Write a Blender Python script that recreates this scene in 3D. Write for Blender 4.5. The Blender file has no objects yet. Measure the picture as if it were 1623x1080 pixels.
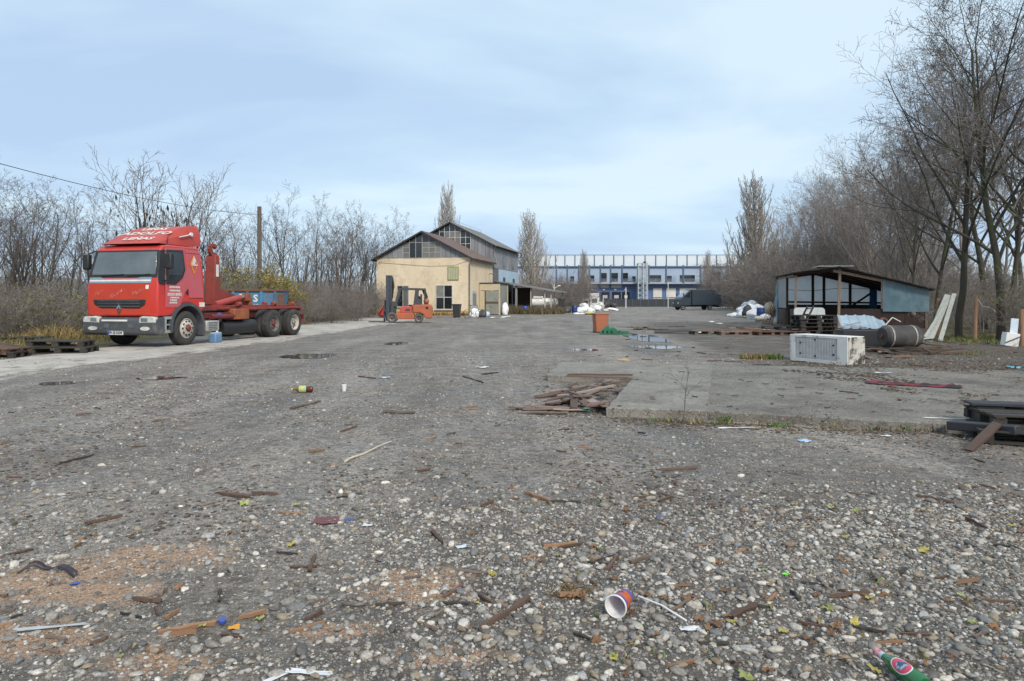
import bpy, bmesh, math, random
import numpy as np
from mathutils import Vector, Matrix, noise

R = math.radians
random.seed(7)
rng = np.random.default_rng(7)
scene = bpy.context.scene
C = scene.collection

# ------------------------------------------------------------------ camera
EYE, HOR, FPX, CX = 1.38, 476.0, 1082.0, 811.5
cam_d = bpy.data.cameras.new('camera')
cam_d.lens = 24.0; cam_d.sensor_width = 36.0
cam_d.shift_y = -0.0394
cam_d.clip_start = 0.05; cam_d.clip_end = 5000
cam = bpy.data.objects.new('camera', cam_d)
cam.location = (0, 0, EYE); cam.rotation_euler = (R(90), 0, 0)
C.objects.link(cam); scene.camera = cam

# ------------------------------------------------------------------ sky, sun, exposure
SUN_EL, SUN_AZ = 38.0, 156.0
w = bpy.data.worlds.new('World'); scene.world = w; w.use_nodes = True
nt = w.node_tree; nt.nodes.clear()
def wn(t, **k):
    n = nt.nodes.new(t)
    for a, b in k.items(): setattr(n, a, b)
    return n
sky = wn('ShaderNodeTexSky', sky_type='NISHITA', sun_disc=False, sun_elevation=R(SUN_EL), sun_rotation=R(SUN_AZ),
         air_density=1.0, dust_density=1.2, ozone_density=1.6)
skm = wn('ShaderNodeVectorMath', operation='SCALE'); skm.inputs['Scale'].default_value = 0.055
nt.links.new(sky.outputs[0], skm.inputs[0])
tc = wn('ShaderNodeTexCoord')
sep = wn('ShaderNodeSeparateXYZ'); nt.links.new(tc.outputs['Generated'], sep.inputs[0])
zz = wn('ShaderNodeMath', operation='MAXIMUM'); nt.links.new(sep.outputs[2], zz.inputs[0]); zz.inputs[1].default_value = 0.0
za = wn('ShaderNodeMath', operation='ADD'); nt.links.new(zz.outputs[0], za.inputs[0]); za.inputs[1].default_value = 0.16
dv = []
for i in (0, 1):
    d_ = wn('ShaderNodeMath', operation='DIVIDE'); nt.links.new(sep.outputs[i], d_.inputs[0]); nt.links.new(za.outputs[0], d_.inputs[1]); dv.append(d_)
cmb = wn('ShaderNodeCombineXYZ')
nt.links.new(dv[0].outputs[0], cmb.inputs[0]); nt.links.new(dv[1].outputs[0], cmb.inputs[1])
mp = wn('ShaderNodeMapping'); mp.inputs['Scale'].default_value = (0.62, 0.9, 1); mp.inputs['Location'].default_value = (3.1, 1.7, 0)
nt.links.new(cmb.outputs[0], mp.inputs[0])
n1 = wn('ShaderNodeTexNoise'); n1.inputs['Scale'].default_value = 1.0; n1.inputs['Detail'].default_value = 9; n1.inputs['Roughness'].default_value = 0.50; n1.inputs['Distortion'].default_value = 0.35
nt.links.new(mp.outputs[0], n1.inputs['Vector'])
cr = wn('ShaderNodeValToRGB'); e = cr.color_ramp.elements          # cloud tone: grey-blue underside to pale veil
e[0].position = 0.36; e[0].color = (0.243, 0.322, 0.437, 1)
e[1].position = 0.62; e[1].color = (0.368, 0.446, 0.506, 1)
el = cr.color_ramp.elements.new(0.5); el.color = (0.298, 0.388, 0.476, 1)
ev = wn('ShaderNodeMath', operation='MULTIPLY_ADD'); nt.links.new(zz.outputs[0], ev.inputs[0]); ev.inputs[1].default_value = 0.26; ev.inputs[2].default_value = -0.045   # the veil thins overhead
ea = wn('ShaderNodeMath', operation='ADD'); nt.links.new(n1.outputs[0], ea.inputs[0]); nt.links.new(ev.outputs[0], ea.inputs[1])
nt.links.new(ea.outputs[0], cr.inputs[0])
mx = wn('ShaderNodeMix', data_type='RGBA'); mx.inputs['Factor'].default_value = 0.88
nt.links.new(skm.outputs[0], mx.inputs['A']); nt.links.new(cr.outputs[0], mx.inputs['B'])
bg = wn('ShaderNodeBackground'); bg.inputs['Strength'].default_value = 1.0
nt.links.new(mx.outputs['Result'], bg.inputs['Color'])
wo = wn('ShaderNodeOutputWorld'); nt.links.new(bg.outputs[0], wo.inputs[0])

sd = bpy.data.lights.new('sun', 'SUN'); sd.energy = 1.5; sd.angle = R(14); sd.color = (1.0, 0.90, 0.80)
sun = bpy.data.objects.new('sun', sd)
sdir = Vector((math.sin(R(SUN_AZ)) * math.cos(R(SUN_EL)), math.cos(R(SUN_AZ)) * math.cos(R(SUN_EL)), math.sin(R(SUN_EL))))
sun.rotation_euler = (-sdir).to_track_quat('-Z', 'Y').to_euler()
C.objects.link(sun)
vs = scene.view_settings
vs.view_transform = 'Standard'; vs.look = 'None'; vs.gamma = 1.0; vs.use_curve_mapping = False; vs.exposure = 1.1

# ------------------------------------------------------------------ helpers
def tag(o, label=None, cat=None, group=None, kind=None):
    if label: o['label'] = label
    if cat: o['category'] = cat
    if group: o['group'] = group
    if kind: o['kind'] = kind
    return o
def thing(name, label, cat, loc=(0, 0, 0), rz=0.0, group=None):
    o = bpy.data.objects.new(name, None); C.objects.link(o)
    o.empty_display_size = 0.2
    o.location = loc; o.rotation_euler = (0, 0, rz)
    return tag(o, label, cat, group)
def copy_tree(o, parent=None):
    c = o.copy(); C.objects.link(c); c.parent = parent
    for ch in o.children: copy_tree(ch, c)
    return c
def G(px, py, z=0.0):
    d = FPX * (EYE - z) / (py - HOR)
    return ((px - CX) / FPX * d, d, z)
def W(px, py, d):
    return ((px - CX) / FPX * d, d, EYE + (HOR - py) / FPX * d)
def onplane(px, py, O, a):
    """pixel -> (w, z) on the upright plane through O along heading a"""
    k = (px - CX) / FPX; ux, uy = math.cos(a), math.sin(a)
    w_ = (k * O[1] - O[0]) / (ux - k * uy)
    d = O[1] + uy * w_
    return w_, EYE + (HOR - py) / FPX * d
def srgb(r, g, b):
    f = lambda c: ((c / 255 + 0.055) / 1.055) ** 2.4 if c > 10 else c / 255 / 12.92
    return (f(r), f(g), f(b))

MATS = {}
def M(name, col, col2=None, rough=0.7, metal=0.0, scale=6.0, bump=0.0, bscale=40.0, spec=0.5, stretch=None, spot=None,
      alpha=1.0, rnd=0.0, lo=0.35, hi=0.65, coat=0.0, trans=0.0, thin=0.0):
    if name in MATS: return MATS[name]
    m = bpy.data.materials.new(name); m.use_nodes = True
    t = m.node_tree; b = t.nodes['Principled BSDF']
    b.inputs['Roughness'].default_value = rough; b.inputs['Metallic'].default_value = metal
    b.inputs['Specular IOR Level'].default_value = spec
    b.inputs['Alpha'].default_value = alpha; b.inputs['Coat Weight'].default_value = coat
    b.inputs['Transmission Weight'].default_value = trans
    L = t.links.new
    co = t.nodes.new('ShaderNodeTexCoord'); src = co.outputs['Object']
    if stretch:
        mpn = t.nodes.new('ShaderNodeMapping'); mpn.inputs['Scale'].default_value = stretch; L(src, mpn.inputs[0]); src = mpn.outputs[0]
    oi = t.nodes.new('ShaderNodeObjectInfo')
    if rnd:
        ad = t.nodes.new('ShaderNodeVectorMath'); ad.operation = 'ADD'
        sc = t.nodes.new('ShaderNodeMath'); sc.operation = 'MULTIPLY'; sc.inputs[1].default_value = 37.0
        L(oi.outputs['Random'], sc.inputs[0]); L(src, ad.inputs[0]); L(sc.outputs[0], ad.inputs[1]); src = ad.outputs[0]
    c2 = col2 if col2 else tuple(c * 0.72 for c in col)
    nz = t.nodes.new('ShaderNodeTexNoise'); nz.inputs['Scale'].default_value = scale; nz.inputs['Detail'].default_value = 6; nz.inputs['Roughness'].default_value = 0.6
    L(src, nz.inputs['Vector'])
    mr = t.nodes.new('ShaderNodeMapRange'); mr.inputs[1].default_value = lo; mr.inputs[2].default_value = hi
    L(nz.outputs[0], mr.inputs[0])
    mix = t.nodes.new('ShaderNodeMix'); mix.data_type = 'RGBA'
    mix.inputs['A'].default_value = (*col, 1); mix.inputs['B'].default_value = (*c2, 1)
    L(mr.outputs[0], mix.inputs['Factor']); out = mix.outputs['Result']
    for scol, ss, slo, shi in ((spot if isinstance(spot, list) else [spot]) if spot else []):
        n2 = t.nodes.new('ShaderNodeTexNoise'); n2.inputs['Scale'].default_value = ss; n2.inputs['Detail'].default_value = 8; n2.inputs['Roughness'].default_value = 0.65
        L(co.outputs['Object'], n2.inputs['Vector'])
        m2 = t.nodes.new('ShaderNodeMapRange'); m2.inputs[1].default_value = slo; m2.inputs[2].default_value = shi; L(n2.outputs[0], m2.inputs[0])
        x2 = t.nodes.new('ShaderNodeMix'); x2.data_type = 'RGBA'; x2.inputs['B'].default_value = (*scol, 1)
        L(m2.outputs[0], x2.inputs['Factor']); L(out, x2.inputs['A']); out = x2.outputs['Result']
    if rnd:
        hs = t.nodes.new('ShaderNodeHueSaturation')
        mr2 = t.nodes.new('ShaderNodeMapRange'); mr2.inputs[3].default_value = 1 - rnd; mr2.inputs[4].default_value = 1 + rnd
        L(oi.outputs['Random'], mr2.inputs[0]); L(mr2.outputs[0], hs.inputs['Value']); L(out, hs.inputs['Color']); out = hs.outputs[0]
    L(out, b.inputs['Base Color'])
    # uneven gloss
    rr = t.nodes.new('ShaderNodeMapRange'); rr.inputs[3].default_value = max(0.02, rough - 0.08); rr.inputs[4].default_value = min(1, rough + 0.12)
    L(nz.outputs[0], rr.inputs[0]); L(rr.outputs[0], b.inputs['Roughness'])
    if bump:
        nb = t.nodes.new('ShaderNodeTexNoise'); nb.inputs['Scale'].default_value = bscale; nb.inputs['Detail'].default_value = 4
        L(src, nb.inputs['Vector'])
        bp = t.nodes.new('ShaderNodeBump'); bp.inputs['Strength'].default_value = bump; bp.inputs['Distance'].default_value = 0.02
        L(nb.outputs[0], bp.inputs['Height']); L(bp.outputs[0], b.inputs['Normal'])
    if thin:                                               # light coming through a thin sheet
        tr = t.nodes.new('ShaderNodeBsdfTranslucent'); L(out, tr.inputs['Color']); ms = t.nodes.new('ShaderNodeMixShader'); ms.inputs[0].default_value = thin
        L(b.outputs[0], ms.inputs[1]); L(tr.outputs[0], ms.inputs[2]); L(ms.outputs[0], t.nodes['Material Output'].inputs['Surface'])
    MATS[name] = m
    return m

class MB:
    def __init__(s): s.v = []; s.f = []
    def add(s, vs_, fs):
        o = len(s.v); s.v += [tuple(p) for p in vs_]; s.f += [tuple(i + o for i in f) for f in fs]; return s
    def box(s, c, d, rz=0.0, M4=None):
        x, y, z = d[0] / 2, d[1] / 2, d[2] / 2
        P = [Vector(p) for p in ((-x, -y, -z), (x, -y, -z), (x, y, -z), (-x, y, -z), (-x, -y, z), (x, -y, z), (x, y, z), (-x, y, z))]
        Rm = M4 if M4 is not None else Matrix.Rotation(rz, 3, 'Z')
        return s.add([Rm @ p + Vector(c) for p in P], [(0, 3, 2, 1), (4, 5, 6, 7), (0, 1, 5, 4), (1, 2, 6, 5), (2, 3, 7, 6), (3, 0, 4, 7)])
    def b2(s, x0, x1, y0, y1, z0, z1):
        return s.box(((x0 + x1) / 2, (y0 + y1) / 2, (z0 + z1) / 2), (abs(x1 - x0), abs(y1 - y0), abs(z1 - z0)))
    def bar(s, p0, p1, wd, ht, up=(0, 0, 1)):
        p0, p1 = Vector(p0), Vector(p1); t = (p1 - p0).normalized(); u = Vector(up)
        sd_ = t.cross(u)
        if sd_.length < 1e-3: sd_ = t.cross(Vector((1, 0, 0)))
        sd_.normalize(); u = sd_.cross(t)
        a, b = sd_ * wd / 2, u * ht / 2
        P = [p + q for p in (p0, p1) for q in (-a - b, a - b, a + b, -a + b)]
        return s.add(P, [(0, 1, 2, 3), (7, 6, 5, 4), (0, 4, 5, 1), (1, 5, 6, 2), (2, 6, 7, 3), (3, 7, 4, 0)])
    def tube(s, pts, rad, n=8, caps=True):
        pts = [Vector(p) for p in pts]
        if not hasattr(rad, '__len__'): rad = [rad] * len(pts)
        rings = []; ref = None
        for i, p in enumerate(pts):
            t = (pts[min(i + 1, len(pts) - 1)] - pts[max(i - 1, 0)]).normalized()
            if ref is None: ref = Vector((0, 0, 1)) if abs(t.z) < 0.9 else Vector((1, 0, 0))
            a = t.cross(ref).normalized(); b = a.cross(t).normalized()
            rings.append([p + (a * math.cos(2 * math.pi * k / n) + b * math.sin(2 * math.pi * k / n)) * rad[i] for k in range(n)])
        vs_ = [q for r_ in rings for q in r_]; fs = []
        for i in range(len(pts) - 1):
            for k in range(n): fs.append((i * n + k, i * n + (k + 1) % n, (i + 1) * n + (k + 1) % n, (i + 1) * n + k))
        if caps: fs += [tuple(range(n))[::-1], tuple((len(pts) - 1) * n + k for k in range(n))]
        return s.add(vs_, fs)
    def prism(s, poly, ax, a, b):
        """polygon in the plane across axis ax ('x': (y,z), 'y': (x,z), 'z': (x,y)), between a and b"""
        mk = {'x': lambda p, q: (q, p[0], p[1]), 'y': lambda p, q: (p[0], q, p[1]), 'z': lambda p, q: (p[0], p[1], q)}[ax]
        n = len(poly)
        return s.add([mk(p, a) for p in poly] + [mk(p, b) for p in poly],
                     [tuple(range(n)), tuple(range(n, 2 * n))[::-1]] + [(i, (i + 1) % n, (i + 1) % n + n, i + n) for i in range(n)])
    def lathe(s, prof, n=24, ax='z', c=(0, 0, 0), closed=False):
        """profile of (radius, height)"""
        vs_ = []; m = len(prof)
        for k in range(n):
            a = 2 * math.pi * k / n; ca, sa = math.cos(a), math.sin(a)
            for r_, h in prof:
                p = {'z': (r_ * ca, r_ * sa, h), 'y': (r_ * ca, h, r_ * sa), 'x': (h, r_ * ca, r_ * sa)}[ax]
                vs_.append((p[0] + c[0], p[1] + c[1], p[2] + c[2]))
        fs = []
        for k in range(n):
            k2 = (k + 1) % n
            for j in range(m if closed else m - 1): fs.append((k * m + j, k2 * m + j, k2 * m + (j + 1) % m, k * m + (j + 1) % m))
        return s.add(vs_, fs)
    def mesh(s, name, mat=None, smooth=False, recalc=True):
        me = bpy.data.meshes.new(name); me.from_pydata(s.v, [], s.f)
        if recalc:
            bm = bmesh.new(); bm.from_mesh(me); bmesh.ops.recalc_face_normals(bm, faces=bm.faces); bm.to_mesh(me); bm.free()
        if mat: me.materials.append(mat)
        if smooth:
            me.shade_smooth()
            me.set_sharp_from_angle(angle=R(38))
        return me
    def build(s, name, mat, parent=None, smooth=False, bevel=0.0, seg=2, recalc=True):
        o = bpy.data.objects.new(name, s.mesh(name, mat, smooth, recalc)); C.objects.link(o)
        if parent: o.parent = parent
        if bevel:
            md = o.modifiers.new('bevel', 'BEVEL'); md.width = bevel; md.segments = seg; md.limit_method = 'ANGLE'; md.angle_limit = R(35)
            if not smooth:
                o.data.shade_smooth(); o.data.set_sharp_from_angle(angle=R(60))
        return o

def mesh_np(name, verts, faces, mat=None, smooth=False, col=None, colname='tint'):
    """verts (N,3), faces (F,k) all the same size k"""
    me = bpy.data.meshes.new(name); k = faces.shape[1]
    me.vertices.add(len(verts)); me.vertices.foreach_set('co', np.ascontiguousarray(verts, np.float32).ravel())
    me.loops.add(faces.size); me.loops.foreach_set('vertex_index', np.ascontiguousarray(faces, np.int32).ravel())
    me.polygons.add(len(faces)); me.polygons.foreach_set('loop_start', np.arange(0, faces.size, k, dtype=np.int32))
    if smooth: me.polygons.foreach_set('use_smooth', np.ones(len(faces), bool))
    if col is not None:
        a = me.attributes.new(colname, 'FLOAT_COLOR', 'POINT'); a.data.foreach_set('color', np.ascontiguousarray(col, np.float32).ravel())
    me.update(calc_edges=True); me.validate()
    if mat: me.materials.append(mat)
    return me
def link(name, me, parent=None, loc=(0, 0, 0), rot=(0, 0, 0), sc=(1, 1, 1)):
    o = bpy.data.objects.new(name, me); C.objects.link(o); o.location = loc; o.rotation_euler = rot
    o.scale = sc if hasattr(sc, '__len__') else (sc,) * 3
    if parent: o.parent = parent
    return o
def text_part(body, size, mat, parent, M4, name='lettering', shear=0.0, sx=1.0, align='CENTER', depth=0.003, offset=0.0):
    cu = bpy.data.curves.new('t', 'FONT'); cu.body = body; cu.size = size; cu.align_x = align; cu.align_y = 'CENTER'
    cu.extrude = depth; cu.shear = shear; cu.resolution_u = 2; cu.offset = offset
    to = bpy.data.objects.new('t', cu); C.objects.link(to)
    me = bpy.data.meshes.new_from_object(to.evaluated_get(bpy.context.evaluated_depsgraph_get()))
    bpy.data.objects.remove(to); bpy.data.curves.remove(cu)
    me.name = name; me.transform(M4 @ Matrix.Diagonal((sx, 1, 1, 1)))
    me.materials.clear(); me.materials.append(mat)
    o = bpy.data.objects.new(name, me); C.objects.link(o); o.parent = parent
    return o
def frame4(o, x, y, z):
    m = Matrix((x, y, z)).transposed().to_4x4(); m.translation = Vector(o); return m

# ground height: gently uneven close to the camera, level further out
def sstep(a, b, x):
    t = min(1.0, max(0.0, (x - a) / (b - a))); return t * t * (3 - 2 * t)
def gz(x, y):
    f = 1.0 - sstep(11.0, 15.0, y)
    if f <= 0: return 0.0
    n_ = 0.022 * noise.noise((x * 0.55, y * 0.55, 3.3)) + 0.013 * noise.noise((x * 1.9, y * 1.9, 7.1)) + 0.007 * noise.noise((x * 6, y * 6, 1.9))
    return f * (n_ - 0.01)
# ------------------------------------------------------------------ ground
def ell(x, y, cx, cy, rx, ry, a=0.0):
    ca, sa = math.cos(a), math.sin(a); dx, dy = x - cx, y - cy
    u, v = (dx * ca + dy * sa) / rx, (-dx * sa + dy * ca) / ry
    return max(0.0, 1.0 - (u * u + v * v))
SAW = [(*G(60, 915)[:2], .55, .30), (*G(250, 880)[:2], .55, .28), (*G(40, 1010)[:2], .38, .22), (*G(250, 1040)[:2], .30, .12),
       (*G(665, 925)[:2], .36, .30), (*G(700, 1035)[:2], .30, .10), (*G(540, 995)[:2], .25, .10), (*G(140, 935)[:2], .5, .2)]
def grid_axis(lo, hi, step, far, grow):
    a = list(np.arange(lo, hi + 1e-6, step)); s_ = step; p = a[-1]
    while p < far: s_ *= grow; p += s_; a.append(p)
    return a
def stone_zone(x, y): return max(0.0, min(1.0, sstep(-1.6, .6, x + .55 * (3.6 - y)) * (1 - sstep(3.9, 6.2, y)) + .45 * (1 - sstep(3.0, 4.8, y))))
xp = grid_axis(0, 8.2, 0.06, 1500, 1.13)
xs = np.array([-q for q in xp[:0:-1]] + xp)
yp = grid_axis(1.6, 11.5, 0.06, 3000, 1.10)
ys = np.array([-400, -150, -60, -20, -8, -3, 0, 1.0] + yp)
nx, ny = len(xs), len(ys)
gv = np.zeros((ny, nx, 3), np.float32); ga = np.zeros((ny, nx, 4), np.float32)
for j, y in enumerate(ys):
    for i, x in enumerate(xs):
        near = abs(x) < 12 and 1 < y < 15
        gv[j, i] = (x, y, gz(x, y) if near else 0.0)
        saw = 0.0
        if near and y < 5 and x < 0.5: saw = max(ell(x, y, *q) for q in SAW)
        mud = 0.0
        if x > 3 and 8 < y < 60:
            mud = sstep(3.0, 6.5, x - 0.10 * (y - 10)) * (1 - sstep(34, 50, y)) * sstep(9.6, 12.2, y + 0.25 * (x - 5)) * (1.0 if x > 4.5 + .12 * (y - 10) else .75)
        gr = 0.0
        if x < -11 and y > 8: gr = sstep(11.6, 12.6, -x - (0.02 * (y - 20)) + 0.25 * noise.noise((x * .7, y * .7, 0))) * (1 - sstep(300, 900, y))
        if x > 12 and y > 18: gr = max(gr, sstep(0.0, 4.0, x - (15.5 + 0.23 * (y - 24)) + 1.5 * noise.noise((x * .4, y * .4, 5))))
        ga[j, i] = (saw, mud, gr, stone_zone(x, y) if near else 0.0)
idx = np.arange(nx * ny).reshape(ny, nx)
gf = np.stack([idx[:-1, :-1], idx[:-1, 1:], idx[1:, 1:], idx[1:, :-1]], -1).reshape(-1, 4)

def ground_material():
    m = bpy.data.materials.new('ground_dirt'); m.use_nodes = True; t = m.node_tree; b = t.nodes['Principled BSDF']; L = t.links.new
    N = t.nodes.new
    geo = N('ShaderNodeNewGeometry'); pos = geo.outputs['Position']
    at = N('ShaderNodeAttribute'); at.attribute_name = 'mask'; sp = N('ShaderNodeSeparateColor'); L(at.outputs['Color'], sp.inputs[0])
    def nz(scale, det=5, rough=.6, vec=None, dist=0):
        n = N('ShaderNodeTexNoise'); n.inputs['Scale'].default_value = scale; n.inputs['Detail'].default_value = det; n.inputs['Roughness'].default_value = rough
        n.inputs['Distortion'].default_value = dist
        L(vec or pos, n.inputs['Vector']); return n.outputs[0]
    def rng_(v, a, c, lo=0., hi=1.):
        n = N('ShaderNodeMapRange'); n.inputs[1].default_value = a; n.inputs[2].default_value = c; n.inputs[3].default_value = lo; n.inputs[4].default_value = hi
        L(v, n.inputs[0]); return n.outputs[0]
    def mixc(f, a, c):
        n = N('ShaderNodeMix'); n.data_type = 'RGBA'
        for s_, v in (('A', a), ('B', c)):
            if isinstance(v, tuple): n.inputs[s_].default_value = (*v, 1)
            else: L(v, n.inputs[s_])
        if isinstance(f, float): n.inputs['Factor'].default_value = f
        else: L(f, n.inputs['Factor'])
        return n.outputs['Result']
    def mth(op, a, c=None):
        n = N('ShaderNodeMath'); n.operation = op; n.use_clamp = False
        for k, v in enumerate((a, c)):
            if v is None: continue
            if isinstance(v, (int, float)): n.inputs[k].default_value = v
            else: L(v, n.inputs[k])
        return n.outputs[0]
    # tracks run along the lane
    mpn = N('ShaderNodeMapping'); mpn.inputs['Rotation'].default_value = (0, 0, R(8)); mpn.inputs['Scale'].default_value = (1.0, 0.22, 1); L(pos, mpn.inputs[0])
    streak = nz(0.75, 6, .6, mpn.outputs[0], .3)
    big = nz(0.28, 5, .6); mid = nz(2.3, 6, .65); fine = nz(17, 6, .7)
    base = mixc(rng_(big, .36, .64), (0.216, 0.180, 0.148), (0.346, 0.294, 0.248))
    base = mixc(rng_(mid, .40, .66), base, (0.115, 0.101, 0.086))
    base = mixc(mth('MULTIPLY', rng_(streak, .50, .64), .7), base, (0.410, 0.366, 0.312))
    base = mixc(mth('MULTIPLY', rng_(streak, .46, .34), .8), base, (0.085, 0.075, 0.064))
    base = mixc(mth('MULTIPLY', rng_(fine, .49, .60), .78), base, (0.078, 0.067, 0.055)); base = mixc(mth('MULTIPLY', rng_(fine, .44, .36), .55), base, (0.36, 0.335, 0.295))  # dark blotches here and below: dirt plus painted-in shade of small bumps
    med = nz(6.5, 6, .65); base = mixc(mth('MULTIPLY', rng_(med, .52, .63), .7), base, (0.080, 0.068, 0.056)); base = mixc(mth('MULTIPLY', rng_(med, .43, .34), .4), base, (0.34, 0.315, 0.275))
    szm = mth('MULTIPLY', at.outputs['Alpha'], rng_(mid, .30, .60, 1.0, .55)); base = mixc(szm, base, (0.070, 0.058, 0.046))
    speck = nz(48, 4, .7); base = mixc(mth('MULTIPLY', rng_(speck, .56, .66), .75), base, (0.060, 0.050, 0.041)); base = mixc(mth('MULTIPLY', rng_(speck, .42, .34), .7), base, (0.40, 0.38, 0.35))
    # grit: many small stones
    def grit(scale, thr, amt, seed):
        mp_ = N('ShaderNodeMapping'); mp_.inputs['Location'].default_value = (seed, seed * .7, 0); L(pos, mp_.inputs[0])
        v = N('ShaderNodeTexVoronoi'); v.inputs['Scale'].default_value = scale; L(mp_.outputs[0], v.inputs['Vector'])
        sc = N('ShaderNodeSeparateColor'); L(v.outputs['Color'], sc.inputs[0])
        round_ = rng_(v.outputs['Distance'], .42, .22)
        present = rng_(sc.outputs[0], thr, thr + .05)
        f = mth('MULTIPLY', round_, present)
        cr_ = N('ShaderNodeValToRGB'); e_ = cr_.color_ramp.elements
        e_[0].position = 0; e_[0].color = (.085, .077, .068, 1); e_[1].position = 1; e_[1].color = (.55, .525, .48, 1)
        for p_, c_ in ((.3, (.17, .155, .138)), (.55, (.31, .29, .265)), (.72, (.25, .185, .12)), (.8, (.38, .375, .36))):
            q = cr_.color_ramp.elements.new(p_); q.color = (*c_, 1)
        L(sc.outputs[1], cr_.inputs[0])
        return mth('MULTIPLY', f, amt), cr_.outputs[0], f
    f1, c1, h1 = grit(30, .42, .95, 1.3); f2, c2, h2 = grit(75, .28, .9, 5.1); f3, c3, h3 = grit(13, .84, .9, 9.7)
    base = mixc(f2, base, c2); base = mixc(f1, base, c1); base = mixc(f3, base, c3)
    # sawdust, mud with rotten leaves, verge
    sw = mth('MULTIPLY', rng_(mth('ADD', sp.outputs[0], mth('MULTIPLY', mth('SUBTRACT', nz(7, 7, .75), .5), 2.4)), .30, .75), .75)
    swc = mixc(rng_(nz(90, 3, .6), .4, .6), (.52, .33, .20), (.30, .175, .10))
    base = mixc(sw, base, swc)
    mdm = mth('MULTIPLY', rng_(mth('ADD', sp.outputs[1], mth('MULTIPLY', mth('SUBTRACT', nz(1.3, 6, .7), .5), 1.4)), .12, .55), .92)
    mdc = mixc(rng_(nz(9, 6, .7), .38, .62), (.055, .043, .034), (.15, .12, .09))
    base = mixc(mdm, base, mdc)
    gm = rng_(mth('ADD', sp.outputs[2], mth('MULTIPLY', mth('SUBTRACT', nz(.9, 6, .7), .5), .9)), .35, .7)
    gc = mixc(rng_(nz(3, 6, .7), .38, .62), (.075, .075, .028), (.19, .155, .075))
    base = mixc(gm, base, gc)
    L(base, b.inputs['Base Color'])
    L(rng_(nz(1.1, 5, .6), .35, .62, .42, .85), b.inputs['Roughness'])
    b.inputs['Specular IOR Level'].default_value = .45
    bp = N('ShaderNodeBump'); bp.inputs['Strength'].default_value = .9; bp.inputs['Distance'].default_value = .034
    hh = mth('ADD', mth('ADD', mth('MULTIPLY', h1, .4), mth('MULTIPLY', mth('SUBTRACT', 1.0, med), 1.3)), mth('ADD', mth('MULTIPLY', h2, .3), mth('ADD', mth('MULTIPLY', fine, .7), h3)))
    L(hh, bp.inputs['Height']); L(bp.outputs[0], b.inputs['Normal'])
    return m
gmat = ground_material()
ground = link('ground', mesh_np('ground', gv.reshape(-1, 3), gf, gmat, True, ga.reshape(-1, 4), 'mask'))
tag(ground, 'wide gravel and dirt yard', kind='structure')

# ------------------------------------------------------------------ old asphalt lane on the left
def asphalt_material():
    m = M('asphalt_worn', (.47, .435, .385), (.34, .313, .275), rough=.85, scale=.9, bump=.35, bscale=60, spot=((.105, .10, .095), 1.7, .54, .68))
    return m
rd_y = np.arange(7.0, 52, .35); rd = []
for y in rd_y:
    xl = -13.2 if y < 13.5 else -11.75 - .25 * noise.noise((y * .5, 3, 0)) + (-0.0 if y < 40 else 0.05 * (y - 40))
    if 12 < y <= 15: xl = -12.6 - .2 * noise.noise((y, 1, 0))
    xr = np.interp(y, [7, 10.9, 15, 20, 34, 46, 52], [-9.2, -8.1, -7.4, -6.7, -5.4, -4.6, -4.4]) + .55 * noise.noise((y * .45, 9, 0)) + .2 * noise.noise((y * 1.9, 4, 0))
    rd.append([(xl + (xr - xl) * t, y, gz(xl + (xr - xl) * t, y) + .006) for t in np.linspace(0, 1, 24)])
rv = np.array(rd, np.float32); k = np.arange(rv.shape[0] * rv.shape[1]).reshape(rv.shape[:2])
rf = np.stack([k[:-1, :-1], k[:-1, 1:], k[1:, 1:], k[1:, :-1]], -1).reshape(-1, 4)
ra = np.zeros((*rv.shape[:2], 4), np.float32); ra[..., 0] = np.linspace(0, 1, rv.shape[1])[None]; ra[..., 3] = 1
am = asphalt_material()
def worn_edge(m):
    """the asphalt crumbles away towards its right edge and the dirt below shows"""
    t = m.node_tree; L = t.links.new; N = t.nodes.new; b = t.nodes['Principled BSDF']
    a = N('ShaderNodeAttribute'); a.attribute_name = 'mask'; s_ = N('ShaderNodeSeparateColor'); L(a.outputs['Color'], s_.inputs[0])
    g = N('ShaderNodeNewGeometry'); mp_ = N('ShaderNodeMapping'); mp_.inputs['Scale'].default_value = (1, .4, 1); L(g.outputs['Position'], mp_.inputs[0])
    n_ = N('ShaderNodeTexNoise'); n_.inputs['Scale'].default_value = 1.6; n_.inputs['Detail'].default_value = 9; n_.inputs['Roughness'].default_value = .72; L(mp_.outputs[0], n_.inputs['Vector'])
    m1 = N('ShaderNodeMapRange'); m1.inputs[1].default_value = .40; m1.inputs[2].default_value = 1.0; m1.inputs[3].default_value = .34; m1.inputs[4].default_value = -.30; L(s_.outputs[0], m1.inputs[0])
    ad = N('ShaderNodeMath'); ad.operation = 'ADD'; L(n_.outputs[0], ad.inputs[0]); L(m1.outputs[0], ad.inputs[1])
    m2 = N('ShaderNodeMapRange'); m2.inputs[1].default_value = .42; m2.inputs[2].default_value = .58; L(ad.outputs[0], m2.inputs[0]); L(m2.outputs[0], b.inputs['Alpha'])
worn_edge(am)
road = link('road', mesh_np('road', rv.reshape(-1, 3), rf, am, True, ra.reshape(-1, 4), 'mask')); tag(road, 'pale worn asphalt lane along the left verge', kind='structure')

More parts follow.
